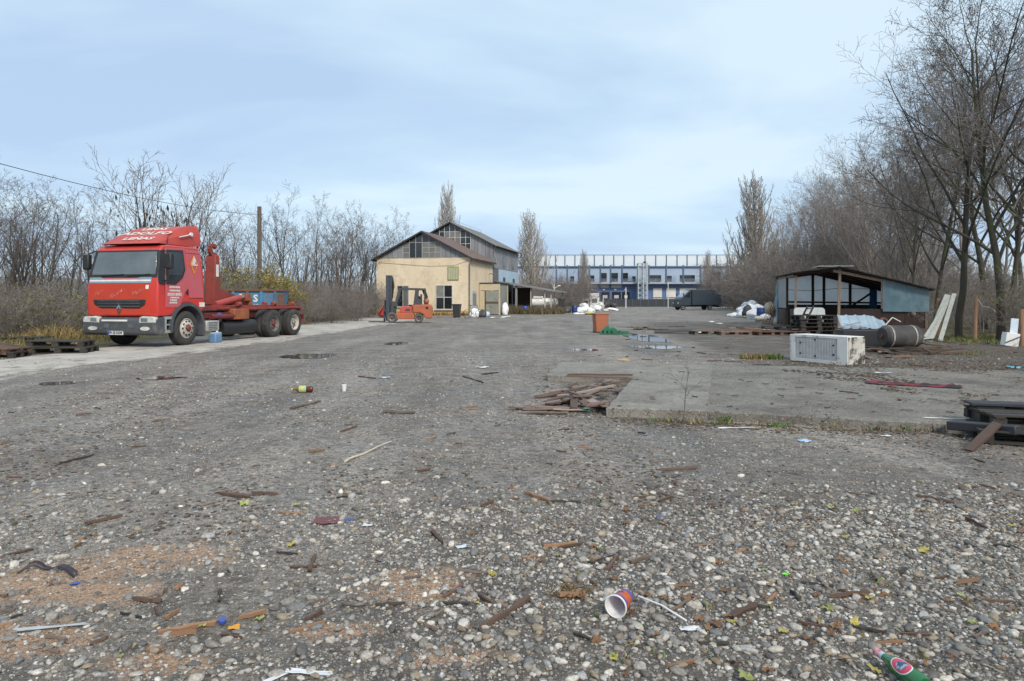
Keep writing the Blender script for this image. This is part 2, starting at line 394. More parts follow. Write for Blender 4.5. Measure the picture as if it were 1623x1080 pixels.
# ------------------------------------------------------------------ concrete slab with a notch
SZ = .10
def Sp(px, py): return G(px, py, SZ)[:2]
A0 = R(-14.5)
conc = M('old_concrete', (.262, .243, .207), (.180, .165, .139), rough=.72, scale=1.6, bump=.7, bscale=45, spot=[((.13, .118, .10), 14, .50, .66), ((.085, .072, .058), 1.3, .53, .70), ((.40, .385, .35), 38, .58, .66), ((.07, .06, .05), 30, .57, .65)])
conc2 = M('old_concrete_dirty', (.225, .208, .178), (.150, .136, .113), rough=.72, scale=1.6, bump=.7, bscale=45, spot=[((.12, .108, .09), 11, .48, .64), ((.085, .072, .058), .9, .50, .66), ((.36, .345, .31), 38, .58, .66), ((.07, .06, .05), 30, .56, .64)])
def slab(poly, mat, name='slab', z=SZ):
    # break the outline into short, slightly chipped steps
    out = []
    for a, b_ in zip(poly, poly[1:] + poly[:1]):
        L_ = math.dist(a, b_); n_ = max(1, int(L_ / .12))
        for q in range(n_):
            t = q / n_; j = .018 if q else .03
            out.append((a[0] + (b_[0] - a[0]) * t + random.uniform(-j, j), a[1] + (b_[1] - a[1]) * t + random.uniform(-j, j)))
    return MB().prism(out, 'z', -.12, z).build(name, mat, None, bevel=.012)
p_n1, p_n2, p_l1, p_l2 = Sp(961, 646), Sp(1004, 598), Sp(865, 595), Sp(888, 574)
p_j1, p_j2 = Sp(1120, 651), Sp(1130, 577)
p_r1, p_r2 = Sp(1545, 672), (11.6, 10.9)
tag(slab([p_n1, (p_j1[0] - .002, p_j1[1]), (p_j2[0] - .002, p_j2[1]), p_l2, p_l1, p_n2], conc), 'pale notched concrete slab', kind='structure')
s2 = tag(slab([(p_j1[0] - .06, p_j1[1] + .03), Sp(1223, 656), Sp(1390, 665), p_r1, (8.6, 6.0), p_r2, (9.0, 12.6), (p_j2[0] - .06, p_j2[1] - .03)], conc2, z=SZ - .008), 'dirty concrete slab', kind='structure')

# ------------------------------------------------------------------ puddles
water = M('puddle_water', (.05, .047, .042), (.035, .033, .03), rough=.02, spec=.6, scale=2)
water.node_tree.nodes['Principled BSDF'].inputs['Roughness'].default_value = .03
for l_ in list(water.node_tree.links):
    if l_.to_socket.name == 'Roughness': water.node_tree.links.remove(l_)
def puddle(px0, px1, py0, py1, seed, lab):
    c = G((px0 + px1) / 2, (py0 + py1) / 2); near, far = G(px0, py1), G(px1, py0)
    rx = (px1 - px0) / 2 / FPX * c[1]; ry = (far[1] - near[1]) / 2
    zz_ = .009 if c[1] > 15 else gz(c[0], c[1]) + .012
    pts = []
    for q in range(64):
        a = 2 * math.pi * q / 64; s_ = 1 + .38 * noise.noise((math.cos(a) * 1.6, math.sin(a) * 1.6, seed)) + .16 * noise.noise((math.cos(a) * 5, math.sin(a) * 5, seed))
        pts.append((c[0] + rx * s_ * math.cos(a), c[1] + ry * s_ * math.sin(a)))
    o = MB().prism(pts, 'z', zz_ - .008, zz_).build('puddle', water); tag(o, lab, kind='structure')
for a in ((448, 532, 561, 569, 1.1, 'dark puddle on the lane'), (222, 288, 597, 602, 2.2, 'small puddle at the lane edge'), (992, 1052, 530, 542, 3.3, 'sky-blue puddle in the yard'),
          (60, 112, 605, 611, 4.4, 'thin puddle'), (610, 650, 543, 547, 5.1, 'far thin puddle'), (1000, 1080, 547, 553, 6.6, 'shallow puddle'), (905, 950, 553, 557, 7.6, 'shallow puddle')):
    puddle(*a)

# ------------------------------------------------------------------ gravel: the 300 stones that show largest as pieces, the rest as stuff
def ico(sub):
    bm = bmesh.new(); bmesh.ops.create_icosphere(bm, subdivisions=sub, radius=1); bm.verts.ensure_lookup_table()
    v = np.array([q.co[:] for q in bm.verts]); f = np.array([[q.index for q in p.verts] for p in bm.faces]); bm.free(); return v, f
def stone_density(x, y):
    n_ = noise.noise((x * .8, y * .8, 2.0)) * .6 + noise.noise((x * 2.6, y * 2.6, 8.0)) * .35
    b_ = 0.06 + 1.0 * sstep(-1.4, .7, x + .55 * (3.6 - y)) * (1 - sstep(3.6, 5.6, y)) + .20 * (1 - sstep(3.0, 4.4, y)) * (1 - sstep(-1.2, .3, x))
    b_ += .16 * (1 - sstep(5, 9, y))
    return max(0.03, min(1.0, b_ + n_ * .95))
PAL = np.array([(.215, .200, .178), (.30, .278, .246), (.178, .176, .172), (.40, .372, .328), (.26, .215, .155), (.115, .107, .098), (.53, .495, .44), (.20, .155, .115),
                (.34, .338, .33), (.235, .217, .19)])
PW = np.array([.19, .19, .11, .14, .08, .15, .06, .05, .03, .03]); PW = PW / PW.sum()
def on_slab(x, y): return x > .5 and y > 7.0 and y < 14 and (y - 8.15) > -.297 * (x - 1.126) - .05 and x > .27 * (y - 8.15) + 1.08 - (1.5 if y > 11.3 else 0)
pt = []
def try_pts(n, ymin, ymax, smed, ssig, smax, dpow=1.0):
    tries = 0; got = 0
    while got < n and tries < n * 12:
        tries += 1
        u = random.random(); y = math.sqrt(ymin ** 2 + u * (ymax ** 2 - ymin ** 2)); x = random.uniform(-1, 1) * (.79 * y + (.9 if random.random() < .5 else 0))
        if random.random() > stone_density(x, y) ** dpow or on_slab(x, y): continue
        s_ = min(smax, smed * math.exp(random.gauss(0, ssig)))
        pt.append((x, y, s_)); got += 1
try_pts(14000, 2.2, 4.6, .0080, .48, .028)
try_pts(7500, 2.2, 5.2, .0112, .50, .034)
try_pts(14000, 3.4, 9.5, .0066, .42, .026, .7)
try_pts(5000, 8.0, 17, .012, .40, .034, .3)
try_pts(320, 2.3, 7.0, .025, .25, .042, .9)
try_pts(10500, 2.2, 4.6, .0048, .35, .016, .5)
pt = np.array(pt)
order = np.argsort(-(pt[:, 2] / pt[:, 1])); inframe = np.array([abs(pt[q, 0]) < .745 * pt[q, 1] and pt[q, 1] > 2.5 for q in order])
big_ids = [q for q, ok in zip(order, inframe) if ok][:300]
mask = np.ones(len(pt), bool); mask[big_ids] = False

def pebble_material(attr):
    m = bpy.data.materials.new('pebble_' + ('grain' if attr else 'stone')); m.use_nodes = True; t = m.node_tree; b = t.nodes['Principled BSDF']; L = t.links.new; N = t.nodes.new
    if attr:
        a = N('ShaderNodeAttribute'); a.attribute_name = 'tint'; col = a.outputs['Color']; vec = N('ShaderNodeNewGeometry').outputs['Position']; sc = 70
    else:
        oi = N('ShaderNodeObjectInfo'); cr_ = N('ShaderNodeValToRGB'); cr_.color_ramp.interpolation = 'CONSTANT'
        acc = 0
        for q, (c_, w_) in enumerate(zip(PAL, PW)):
            el_ = cr_.color_ramp.elements[0] if q == 0 else cr_.color_ramp.elements.new(min(.999, acc))
            el_.color = (*c_, 1); acc += w_
        L(oi.outputs['Random'], cr_.inputs[0]); col = cr_.outputs[0]; vec = N('ShaderNodeTexCoord').outputs['Object']; sc = 2.5
    n_ = N('ShaderNodeTexNoise'); n_.inputs['Scale'].default_value = sc; n_.inputs['Detail'].default_value = 6; n_.inputs['Roughness'].default_value = .7; L(vec, n_.inputs['Vector'])
    mr = N('ShaderNodeMapRange'); mr.inputs[1].default_value = .3; mr.inputs[2].default_value = .7; mr.inputs[3].default_value = .55; mr.inputs[4].default_value = 1.35; L(n_.outputs[0], mr.inputs[0])
    vm = N('ShaderNodeVectorMath'); vm.operation = 'SCALE'; L(col, vm.inputs[0]); L(mr.outputs[0], vm.inputs['Scale'])
    L(vm.outputs[0], b.inputs['Base Color']); b.inputs['Specular IOR Level'].default_value = .4
    r2 = N('ShaderNodeMapRange'); r2.inputs[3].default_value = .45; r2.inputs[4].default_value = .85; L(n_.outputs[0], r2.inputs[0]); L(r2.outputs[0], b.inputs['Roughness'])
    bp = N('ShaderNodeBump'); bp.inputs['Strength'].default_value = .25; bp.inputs['Distance'].default_value = .004 if attr else .05
    L(n_.outputs[0], bp.inputs['Height']); L(bp.outputs[0], b.inputs['Normal'])
    return m
def pebble_mesh(P, sub):
    bv, bf = ico(sub); n_ = len(P); nv = len(bv)
    sc = np.stack([rng.uniform(.8, 1.45, n_), rng.uniform(.65, 1.05, n_), rng.uniform(.38, .75, n_)], 1) * P[:, 2:3]
    jit = 1 + rng.uniform(-.22, .22, (n_, nv, 1)) * (1 if sub == 1 else .42)
    if sub > 1:                                            # lumpy, not noisy
        dirs = rng.normal(size=(n_, 3, 3)); dirs /= np.linalg.norm(dirs, axis=2, keepdims=True)
        dirs = rng.normal(size=(n_, 7, 3)); dirs /= np.linalg.norm(dirs, axis=2, keepdims=True)
        lob = np.einsum('nkd,vd->nkv', dirs, bv); cut = rng.uniform(.44, .86, (n_, 7, 1)); jit = jit * np.minimum(1, (cut / np.maximum(lob, 1e-3) * (lob > 0) + 9 * (lob <= 0)).min(1))[:, :, None]
    V = bv[None] * jit * sc[:, None, :]
    a = rng.uniform(0, 2 * np.pi, n_); ti = rng.normal(0, .22, n_); ca, sa, ct, st = np.cos(a), np.sin(a), np.cos(ti), np.sin(ti)
    x, y, z = V[..., 0], V[..., 1], V[..., 2]
    y, z = y * ct[:, None] - z * st[:, None], y * st[:, None] + z * ct[:, None]
    x, y = x * ca[:, None] - y * sa[:, None], x * sa[:, None] + y * ca[:, None]
    zg = np.array([gz(p[0], p[1]) for p in P]) + sc[:, 2] * .16
    V = np.stack([x + P[:, 0, None], y + P[:, 1, None], z + zg[:, None]], -1).reshape(-1, 3)
    F = (bf[None] + (np.arange(n_) * nv)[:, None, None]).reshape(-1, 3)
    c_ = PAL[rng.choice(len(PAL), n_, p=PW)] * rng.uniform(.75, 1.3, (n_, 1))
    if sub == 1: c_ = np.minimum(c_, .46)
    col = np.concatenate([np.repeat(c_, nv, 0), np.ones((n_ * nv, 1))], 1)
    return V, F, col
rest = pt[mask]
isbig = (rest[:, 2] / rest[:, 1]) > .0042
pg = pebble_material(True)
for nm, sel, sub, lab in (('gravel', rest[isbig], 2, 'loose rounded grey pebbles strewn over the near ground'), ('grit', rest[~isbig], 1, 'small grey stones scattered over the dirt yard')):
    V, F, col = pebble_mesh(sel, sub)
    o = link(nm, mesh_np(nm, V, F, pg, nm == 'gravel', col)); tag(o, lab, 'gravel', kind='stuff')
# dark bark chips and rotten leaf bits trodden into the yard
cp_ = []
while len(cp_) < 5500:
    u = random.random(); y = 4.0 + 15 * u ** 1.3; x = random.uniform(-.79, .79) * y
    n_ = noise.noise((x * .55, y * .35, 12.0)) + .5 * noise.noise((x * 2.2, y * 1.2, 4.0))
    if random.random() < sstep(-.1, .55, n_) + .05 and not on_slab(x, y) and not (x < -6.5 and y > 9): cp_.append((x, y, random.uniform(.007, .020)))
while len(cp_) < 6800:                                     # along the foot of the slab and in its notch
    t = random.random(); px = random.uniform(850, 1010) if t < .3 else random.uniform(965, 1540); py = random.uniform(604, 662) if t < .3 else 661 + 21 * (px - 975) / 560 + abs(random.gauss(0, 5)) + 1
    x, y, _ = G(px, py)
    if not on_slab(x, y): cp_.append((x, y, random.uniform(.008, .024)))
while len(cp_) < 12000:
    px = random.uniform(1240, 1640); py = random.uniform(520, 650); x, y, _ = G(px, py)
    if on_slab(x, y) and x < 5.2 + 1.4 * noise.noise((x, y, 3)): continue
    if random.random() < .35 + .6 * noise.noise((x * .9, y * .9, 6)): cp_.append((x, y, random.uniform(.010, .032)))
while len(cp_) < 14200:                                    # soil and bark creeping over the slab
    px = random.uniform(880, 1600); py = random.uniform(578, 672); x, y, _ = G(px, py, SZ)
    if on_slab(x, y) and random.random() < sstep(-.25, .5, noise.noise((x * 1.1, y * .8, 21)) + .25 * sstep(4, 7, x)): cp_.append((x, y, random.uniform(.005, .013)))
sv_pal, sv_w = PAL, PW
PAL = np.array([(.060, .045, .034), (.10, .065, .042), (.15, .10, .062), (.045, .038, .032), (.20, .14, .085), (.085, .085, .045)]); PW = np.array([.3, .25, .15, .15, .08, .07])
V, F, col = pebble_mesh(np.array(cp_), 1); PAL, PW = sv_pal, sv_w
zb_ = V.reshape(-1, 12, 3); mz = zb_[:, :, 2].mean(1, keepdims=True); zb_[:, :, 2] = mz + (zb_[:, :, 2] - mz) * .55
for q, (x, y, s_) in enumerate(cp_):
    if on_slab(x, y): zb_[q, :, 2] += SZ
o = link('leaf_litter', mesh_np('leaf_litter', V, F, pg, False, col)); tag(o, 'dark bark chips and rotten leaf bits trodden into the yard', 'litter', kind='stuff')
ps = pebble_material(False); protos = []
for q in range(12):
    V, F, col = pebble_mesh(np.array([[0, 0, 1.0]]), 2); V = V - V.mean(0); protos.append(mesh_np('stone', V, F, ps, True))
for q, i_ in enumerate(big_ids):
    x, y, s_ = pt[i_]
    link('stone', protos[q % 12], ground, (x, y, gz(x, y) + s_ * .2), (0, 0, random.uniform(0, 6.28)), (s_, s_, s_ * random.uniform(.85, 1.1)))

# ------------------------------------------------------------------ far hills
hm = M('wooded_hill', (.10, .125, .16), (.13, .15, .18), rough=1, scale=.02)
hb = MB(); pr = []
for q in range(161):
    a = R(-75 + 150 * q / 160); r_ = 1150
    h = 26 + 26 * noise.noise((q * .06, 1.2, 0)) + 9 * noise.noise((q * .27, 7, 0))
    if abs(math.degrees(a)) < 14: h *= .5
    pr.append((r_ * math.sin(a), r_ * math.cos(a), max(6, h)))
vs_ = [(p[0] * .9, p[1] * .9, -1) for p in pr] + pr + [(p[0] * 1.25, p[1] * 1.25, -1) for p in pr]
n_ = len(pr); hb.add(vs_, [(i, i + 1, n_ + i + 1, n_ + i) for i in range(n_ - 1)] + [(n_ + i, n_ + i + 1, 2 * n_ + i + 1, 2 * n_ + i) for i in range(n_ - 1)])
tag(hb.build('hills', hm, smooth=True), 'low blue wooded hills on the horizon', kind='structure')
# ------------------------------------------------------------------ bare trees
bark = M('bark_grey', (.115, .100, .085), (.055, .047, .040), rough=.9, scale=5, bump=.5, bscale=30, stretch=(1, 1, .25), rnd=.25)
bark_moss = M('bark_mossy', (.075, .064, .050), (.040, .036, .029), rough=.95, scale=5, bump=.6, bscale=25, stretch=(1, 1, .25), spot=((.055, .075, .020), 1.6, .50, .62), rnd=.2)
twig = M('twig_grey_brown', (.250, .222, .200), (.135, .118, .106), rough=.9, scale=2.0, rnd=.25)
twig_dark = M('twig_dark', (.165, .143, .128), (.090, .078, .070), rough=.9, scale=2.0, rnd=.25)
twig_mid = M('twig_mid_grey', (.285, .250, .222), (.160, .138, .122), rough=.9, scale=2.0, rnd=.25)
twig_pale = M('twig_pale', (.42, .385, .34), (.25, .225, .195), rough=.9, scale=2.0, rnd=.2)
def rv3(r_): 
    return Vector((r_.gauss(0, 1), r_.gauss(0, 1), r_.gauss(0, 1)))
def grow(seed, L, r0, nch, ratio, ang, t0, wander, trop, segs, rmin, start_dir=(0, 0, 1), stems=1, spread=0.0, taper=.25, base_r=.1, lenvar=.3, tippow=.6):
    r_ = random.Random(seed); out = []
    def br(st, d, L_, r, lev):
        n = segs[lev]; pts = [st]; rad = [r]
        for i in range(n):
            d = (d + rv3(r_) * wander[lev] + Vector((0, 0, trop[lev]))).normalized()
            pts.append(pts[-1] + d * (L_ / n)); rad.append(max(rmin * .7, r * (1 - (i + 1) / n * (1 - taper))))
        out.append((pts, rad, lev))
        if lev < len(nch):
            m = nch[lev]; az0 = r_.uniform(0, 6.28)
            for k_ in range(m):
                t = t0[lev] + (1 - t0[lev]) * (k_ + r_.random()) / m
                f = min(t * n, n - .001); i = int(f); p = pts[i].lerp(pts[i + 1], f - i); dd = (pts[i + 1] - pts[i]).normalized()
                ax = dd.orthogonal().normalized(); ax.rotate(Matrix.Rotation(az0 + k_ * 2.4 + r_.uniform(-.5, .5), 3, dd))
                cd = dd.copy(); cd.rotate(Matrix.Rotation(R(ang[lev]) * r_.uniform(.65, 1.35), 3, ax))
                rr = rad[i] + (rad[i + 1] - rad[i]) * (f - i)
                br(p, cd, L_ * ratio[lev] * (1.15 - tippow * t) * r_.uniform(1 - lenvar, 1 + lenvar), max(rmin, rr * .58), lev + 1)
    for s_ in range(stems):
        a = r_.uniform(0, 6.28); sd_ = Vector(start_dir)
        st = Vector((0, 0, -.1))
        if stems > 1:
            sd_ = Vector((math.cos(a) * spread * r_.random(), math.sin(a) * spread * r_.random(), 1)).normalized()
            st = Vector((math.cos(a) * base_r * r_.random(), math.sin(a) * base_r * r_.random(), -.1))
        br(st, sd_, L * (r_.uniform(.65, 1.0) if stems > 1 else 1), r0 * (r_.uniform(.6, 1) if stems > 1 else 1), 0)
    return out
SIDES = [9, 6, 4, 3, 3, 3]
def tubes(brs, name, mat):
    VV = []; FF = []; o = 0
    for pts, rad, lev in brs:
        n = SIDES[lev]; P = np.array([p[:] for p in pts]); K = len(P); r_ = np.array(rad)
        T = np.gradient(P, axis=0); T /= np.linalg.norm(T, axis=1, keepdims=True) + 1e-9
        ref = np.array([0, 0, 1.]) if abs(T[0, 2]) < .8 else np.array([1., 0, 0])
        A = np.cross(T, ref); A /= np.linalg.norm(A, axis=1, keepdims=True) + 1e-9; B = np.cross(A, T)
        th = np.arange(n) * 2 * np.pi / n
        ring = P[:, None] + (A[:, None] * np.cos(th)[None, :, None] + B[:, None] * np.sin(th)[None, :, None]) * r_[:, None, None]
        VV.append(ring.reshape(-1, 3))
        i = np.arange(K - 1)[:, None] * n; k_ = np.arange(n)[None]; k2 = (k_ + 1) % n
        FF.append((np.stack([i + k_, i + n + k_, i + n + k2, i + k2], -1).reshape(-1, 4)) + o); o += K * n
    return mesh_np(name, np.concatenate(VV), np.concatenate(FF), mat, True)
def flecks(brs, seed, n, size, name, mat, hang=False, clump=1, minlev=2, zlo=0, zhi=1):
    """small leaves, pods or dry seed bunches hung on the outer twigs"""
    r_ = random.Random(seed); H_ = height_of(brs); tw = [b for b in brs if b[2] >= minlev and zlo * H_ <= b[0][-1].z <= zhi * H_]; V = []; F = []
    for q in range(n):
        pts = r_.choice(tw)[0]; p = pts[-1].lerp(pts[-2], r_.random())
        for c_ in range(clump):
            s_ = size * r_.uniform(.6, 1.3); c = p + rv3(r_) * size * (1.2 if clump > 1 else .4)
            d = Vector((r_.gauss(0, .2), r_.gauss(0, .2), -1)) if hang else rv3(r_)
            d.normalize(); u = d.orthogonal().normalized(); u.rotate(Matrix.Rotation(r_.uniform(0, 6.28), 3, d)); nn = d.cross(u)
            w_ = .32 if hang else .6; o = len(V)
            V += [(c)[:], (c + d * s_ * .5 + u * s_ * w_ * .5 + nn * s_ * .1)[:], (c + d * s_)[:], (c + d * s_ * .5 - u * s_ * w_ * .5 + nn * s_ * .1)[:]]
            F.append((o, o + 1, o + 2, o + 3))
    return mesh_np(name, np.array(V), np.array(F), mat)
def split(brs, cut): return [b for b in brs if b[2] <= cut], [b for b in brs if b[2] > cut]
def height_of(brs): return max(p.z for b in brs for p in b[0])
TREES = {}
def proto(key, brs, cut, mt, mc, extra=None):
    a, b = split(brs, cut)
    TREES[key] = (height_of(brs), [('trunk', tubes(a, 'trunk', mt)), ('crown', tubes(b, 'crown', mc))] + (extra(brs) if extra else []))
dryleaf = M('dry_seed_brown', (.085, .050, .032), (.05, .032, .022), rough=.9)
pod = M('black_seed_pod', (.018, .015, .014), (.03, .024, .02), rough=.8)
yl = M('yellow_leaf', (.36, .25, .025), (.16, .17, .030), rough=.6, scale=1.2, lo=.42, hi=.58)
gl = M('olive_leaf', (.10, .125, .030), (.20, .17, .04), rough=.6, scale=2)
for q in range(3):     # broad tall trees on the right
    proto('big%d' % q, grow(40 + q, 9.5, .125, [13, 9, 7, 4], [.62, .50, .48, .5], [44, 42, 44, 45], [.22, .22, .15, .1], [.055, .10, .13, .16, .2],
          [.02, .055, .05, .03, .02], [11, 8, 5, 3, 2], .0065), 1, bark_moss, twig_dark if q == 1 else twig,
          (lambda b, q=q: [('seed_bunches', flecks(b, q, 420, .09, 'seed_bunches', dryleaf, True, 2, 3))]) if q != 0 else None)
for q in range(3):     # vase-shaped trees on the left
    proto('vase%d' % q, grow(60 + q, 6.8, .085, [8, 6, 5, 3], [.72, .46, .45, .5], [30, 34, 40, 45], [.14, .25, .15, .1], [.05, .09, .12, .16, .2],
          [.04, .09, .07, .04, .02], [9, 8, 5, 3, 2], .0065, stems=2 + (q == 1), spread=.35, base_r=.2), 1, bark, twig_dark)
proto('pod0', grow(71, 5.2, .08, [8, 6, 4], [.6, .5, .5], [32, 36, 40], [.25, .25, .2], [.06, .09, .12, .16], [.05, .10, .07, .03], [8, 6, 4, 3], .008, stems=3, spread=.35, base_r=.3),
      1, bark, twig, lambda b: [('seed_pods', flecks(b, 3, 26, .26, 'seed_pods', pod, True, 6, 1, .36, .74))])
for q in range(2):     # poplars
    proto('poplar%d' % q, grow(80 + q, 15.5, .20, [120, 8, 5], [.40, .36, .45], [58, 24, 26], [.04, .15, .1], [.018, .05, .09, .12], [.01, .30, .22, .14], [12, 9, 4, 2], .017, lenvar=.35, tippow=.84),
          0, M('bark_pale', (.20, .185, .16), (.10, .09, .075), rough=.9, scale=4), twig_pale)
for q in range(3):     # thickets
    proto('thicket%d' % q, grow(90 + q, 3.3, .022, [8, 6, 4], [.5, .5, .5], [36, 40, 44], [.15, .1, .1], [.11, .14, .16, .2], [.03, .03, .02, .0], [7, 4, 3, 2], .005, stems=24, spread=1.0, base_r=1.1),
          0, twig, twig)
proto('yellow_bush', grow(97, 2.9, .03, [8, 5, 3], [.5, .5, .5], [36, 40, 44], [.15, .1, .1], [.10, .13, .16, .2], [.04, .03, .02, .0], [7, 4, 3, 2], .006, stems=14, spread=.8, base_r=.7), 0, twig_dark, twig_dark,
      lambda b: [('leaves', flecks(b, 5, 2600, .085, 'leaves', yl, False, 2, 1)), ('inner_leaves', flecks(b, 6, 1500, .075, 'inner_leaves', gl, False, 2, 1))])
proto('olive_bush', grow(98, 2.2, .02, [8, 5, 3], [.5, .5, .5], [40, 42, 44], [.12, .1, .1], [.12, .14, .16, .2], [.02, .02, .02, .0], [6, 4, 3, 2], .005, stems=16, spread=1.1, base_r=.9), 0, twig, twig,
      lambda b: [('leaves', flecks(b, 8, 900, .06, 'leaves', gl, False, 2, 1))])
rust_leaf = M('rust_leaf', (.14, .055, .035), (.10, .06, .03), rough=.8, scale=2)
proto('rust_bush', grow(99, 2.0, .016, [7, 5, 3], [.5, .5, .5], [36, 40, 44], [.12, .1, .1], [.10, .14, .16, .2], [.03, .02, .02, .0], [6, 4, 3, 2], .005, stems=16, spread=.8, base_r=.8), 0, twig, twig,
      lambda b: [('leaves', flecks(b, 9, 800, .055, 'leaves', rust_leaf, False, 2, 1))])
def lean_right(key):
    """heading that keeps the crown from reaching far left"""
    P_ = []
    for nm, me in TREES[key][1]:
        a = np.empty(len(me.vertices) * 3, np.float32); me.vertices.foreach_get('co', a); P_.append(a.reshape(-1, 3)[::7])
    P_ = np.concatenate(P_); return max(np.arange(0, 6.28, .2), key=lambda t: (P_[:, 0] * math.cos(t) - P_[:, 1] * math.sin(t)).min())
def tree(key, name, label, x, y, h, group, rz=None, wide=1.0, cat='tree', over=None):
    H, parts = TREES[key]; s_ = h / H
    t = thing(name, label, cat, (x, y, 0), random.uniform(0, 6.28) if rz is None else rz, group); t.scale = (s_ * wide, s_ * wide, s_)
    for nm, me in parts:
        o_ = link(nm, me, t)
        if over and nm in ('crown', 'trunk'): o_.material_slots[0].link = 'OBJECT'; o_.material_slots[0].material = over
        if nm not in ('trunk', 'crown'): o_['kind'] = 'stuff'
    return t
def tp(px, d): return (px - CX) / FPX * d
# right edge: the big trees behind the shack
BR = 'tall bare trees along the right edge'
for key, px, d, h, wd, lab in (('big0', 1519, 24.6, 12.6, 1.0, 'tall bare tree with mossy forked trunk behind the leaning pale planks'),
        ('big1', 1586, 23.2, 13.6, 1.0, 'tall bare tree with green mossy trunk beside the white broken furniture'),
        ('big2', 1660, 22.0, 13.8, 1.1, 'tall bare tree at the far right edge of the picture'),
        ('big2', 1482, 31.5, 12.6, .78, 'bare tree rising just right of the shack roof'),
        ('big0', 1444, 38, 12.2, .75, 'bare tree behind the right end of the shack roof'),
        ('big1', 1560, 33, 14.5, 1.0, 'bare tree behind the wooden fence posts')):
    tree(key, 'bare_tree', lab, tp(px, d), d, h, BR, rz=lean_right(key), wide=wd)
i = 0
for px, d, h in ((1410, 46, 13.6), (1382, 53, 14.4), (1352, 60, 15.0), (1322, 66, 15.2), (1290, 74, 15.4), (1262, 82, 14.6), (1620, 36, 15), (1530, 48, 15.5), (1470, 56, 14), (1590, 60, 17), (1420, 70, 15), (1350, 84, 14), (1605, 29, 13.5)):
    tree('big%d' % (i % 3), 'bare_tree', 'bare grey tree in the wood behind the shack', tp(px, d), d, h, 'wood behind the shack', wide=.85, over=twig_mid if d > 44 else None); i += 1
i = 0
for px, d, h in ((1232, 92, 12.5), (1248, 88, 13.0), (1268, 80, 13.4), (1284, 72, 12.6), (1304, 68, 13.4), (1328, 62, 13.0), (1345, 58, 12.4), (1366, 55, 12.6), (1388, 50, 12.0), (1412, 47, 11.6), (1440, 44, 11.4), (1466, 42, 11.6), (1218, 98, 11.0)):
    tree('vase%d' % (i % 3), 'bare_tree', 'slender bare tree in the bank between poplar and shack', tp(px, d), d, h, 'bank of slender trees behind the shack', over=twig_mid); i += 1
# thicket between the lane end and the shack
i = 0
for px, d, h in ((1166, 108, 7.4), (1184, 104, 9.0), (1198, 96, 8.6), (1215, 88, 8.6), (1236, 84, 9.0), (1258, 78, 9.0), (1158, 114, 6.6), (1218, 82, 6.4), (1226, 76, 6.6), (1234, 72, 7.0), (1256, 67, 7.4), (1280, 62, 7.6),
                 (1305, 66, 8.4), (1330, 70, 9.0), (1222, 66, 4.2), (1238, 61, 4.8), (1250, 56, 5.0), (1276, 56, 5.4), (1300, 62, 6.6), (1360, 66, 8.6), (1390, 62, 8.4), (1420, 58, 7.8), (1448, 50, 6.6),
                 (1510, 42, 4.2), (1545, 38, 3.8), (1575, 33, 3.4), (1612, 31, 3.4), (1558, 29, 2.4), (1630, 26.5, 2.4)):
    if px < 1262 and d < 96: px += 34
    tree('thicket%d' % (i % 3), 'bare_thicket', 'grey leafless thicket between the dark lorry and the shack' if px < 1300 else 'grey leafless scrub under the trees behind the shack', tp(px, d), d, h,
         'thicket right of the lane' if px < 1300 else 'scrub behind the shack', wide=1.25, cat='shrub', over=twig_mid); i += 1
tree('olive_bush', 'leafy_bush', 'thin bush with small yellow-green leaves at the right edge', tp(1606, 24), 22.4, 3.3, None, wide=.8, cat='shrub')
# poplars
tree('poplar0', 'poplar_tree', 'broad columnar poplar standing above the thicket on the right', tp(1203, 104), 104, 21.2, 'poplars', wide=1.3)
tree('poplar1', 'poplar_tree', 'columnar poplar right of the taller grey building', tp(843, 96), 96, 14.3, 'poplars', wide=1.2)
tree('poplar0', 'poplar_tree', 'slim poplar in front of the left part of the blue building', tp(927, 120), 120, 10.6, 'poplars', wide=.8)
tree('poplar1', 'poplar_tree', 'slim poplar in front of the blue building above the dark lorry', tp(1120, 132), 132, 11.4, 'poplars', wide=.8)
tree('poplar1', 'poplar_tree', 'thin poplar tops rising behind the gabled roofs', tp(708, 100), 100, 19.1, 'poplars', wide=.8)
# the row goes on beside the camera, mirrored in the windscreen of the lorry
for x, y, h in ((-17.5, 15, 6.5), (-19, 10, 7.0), (-16.5, 6, 6.4), (-20, 3, 7.4), (-15.5, 11.5, 4.5), (-22, 19, 7.0), (-23.5, 24, 7.4), (-26, 30, 8.0), (-21, 13, 6.8)): tree('vase%d' % (int(y) % 3), 'bare_tree', 'bare tree of the left row beside the camera', x, y, h, 'trees beside the camera', wide=1.1)
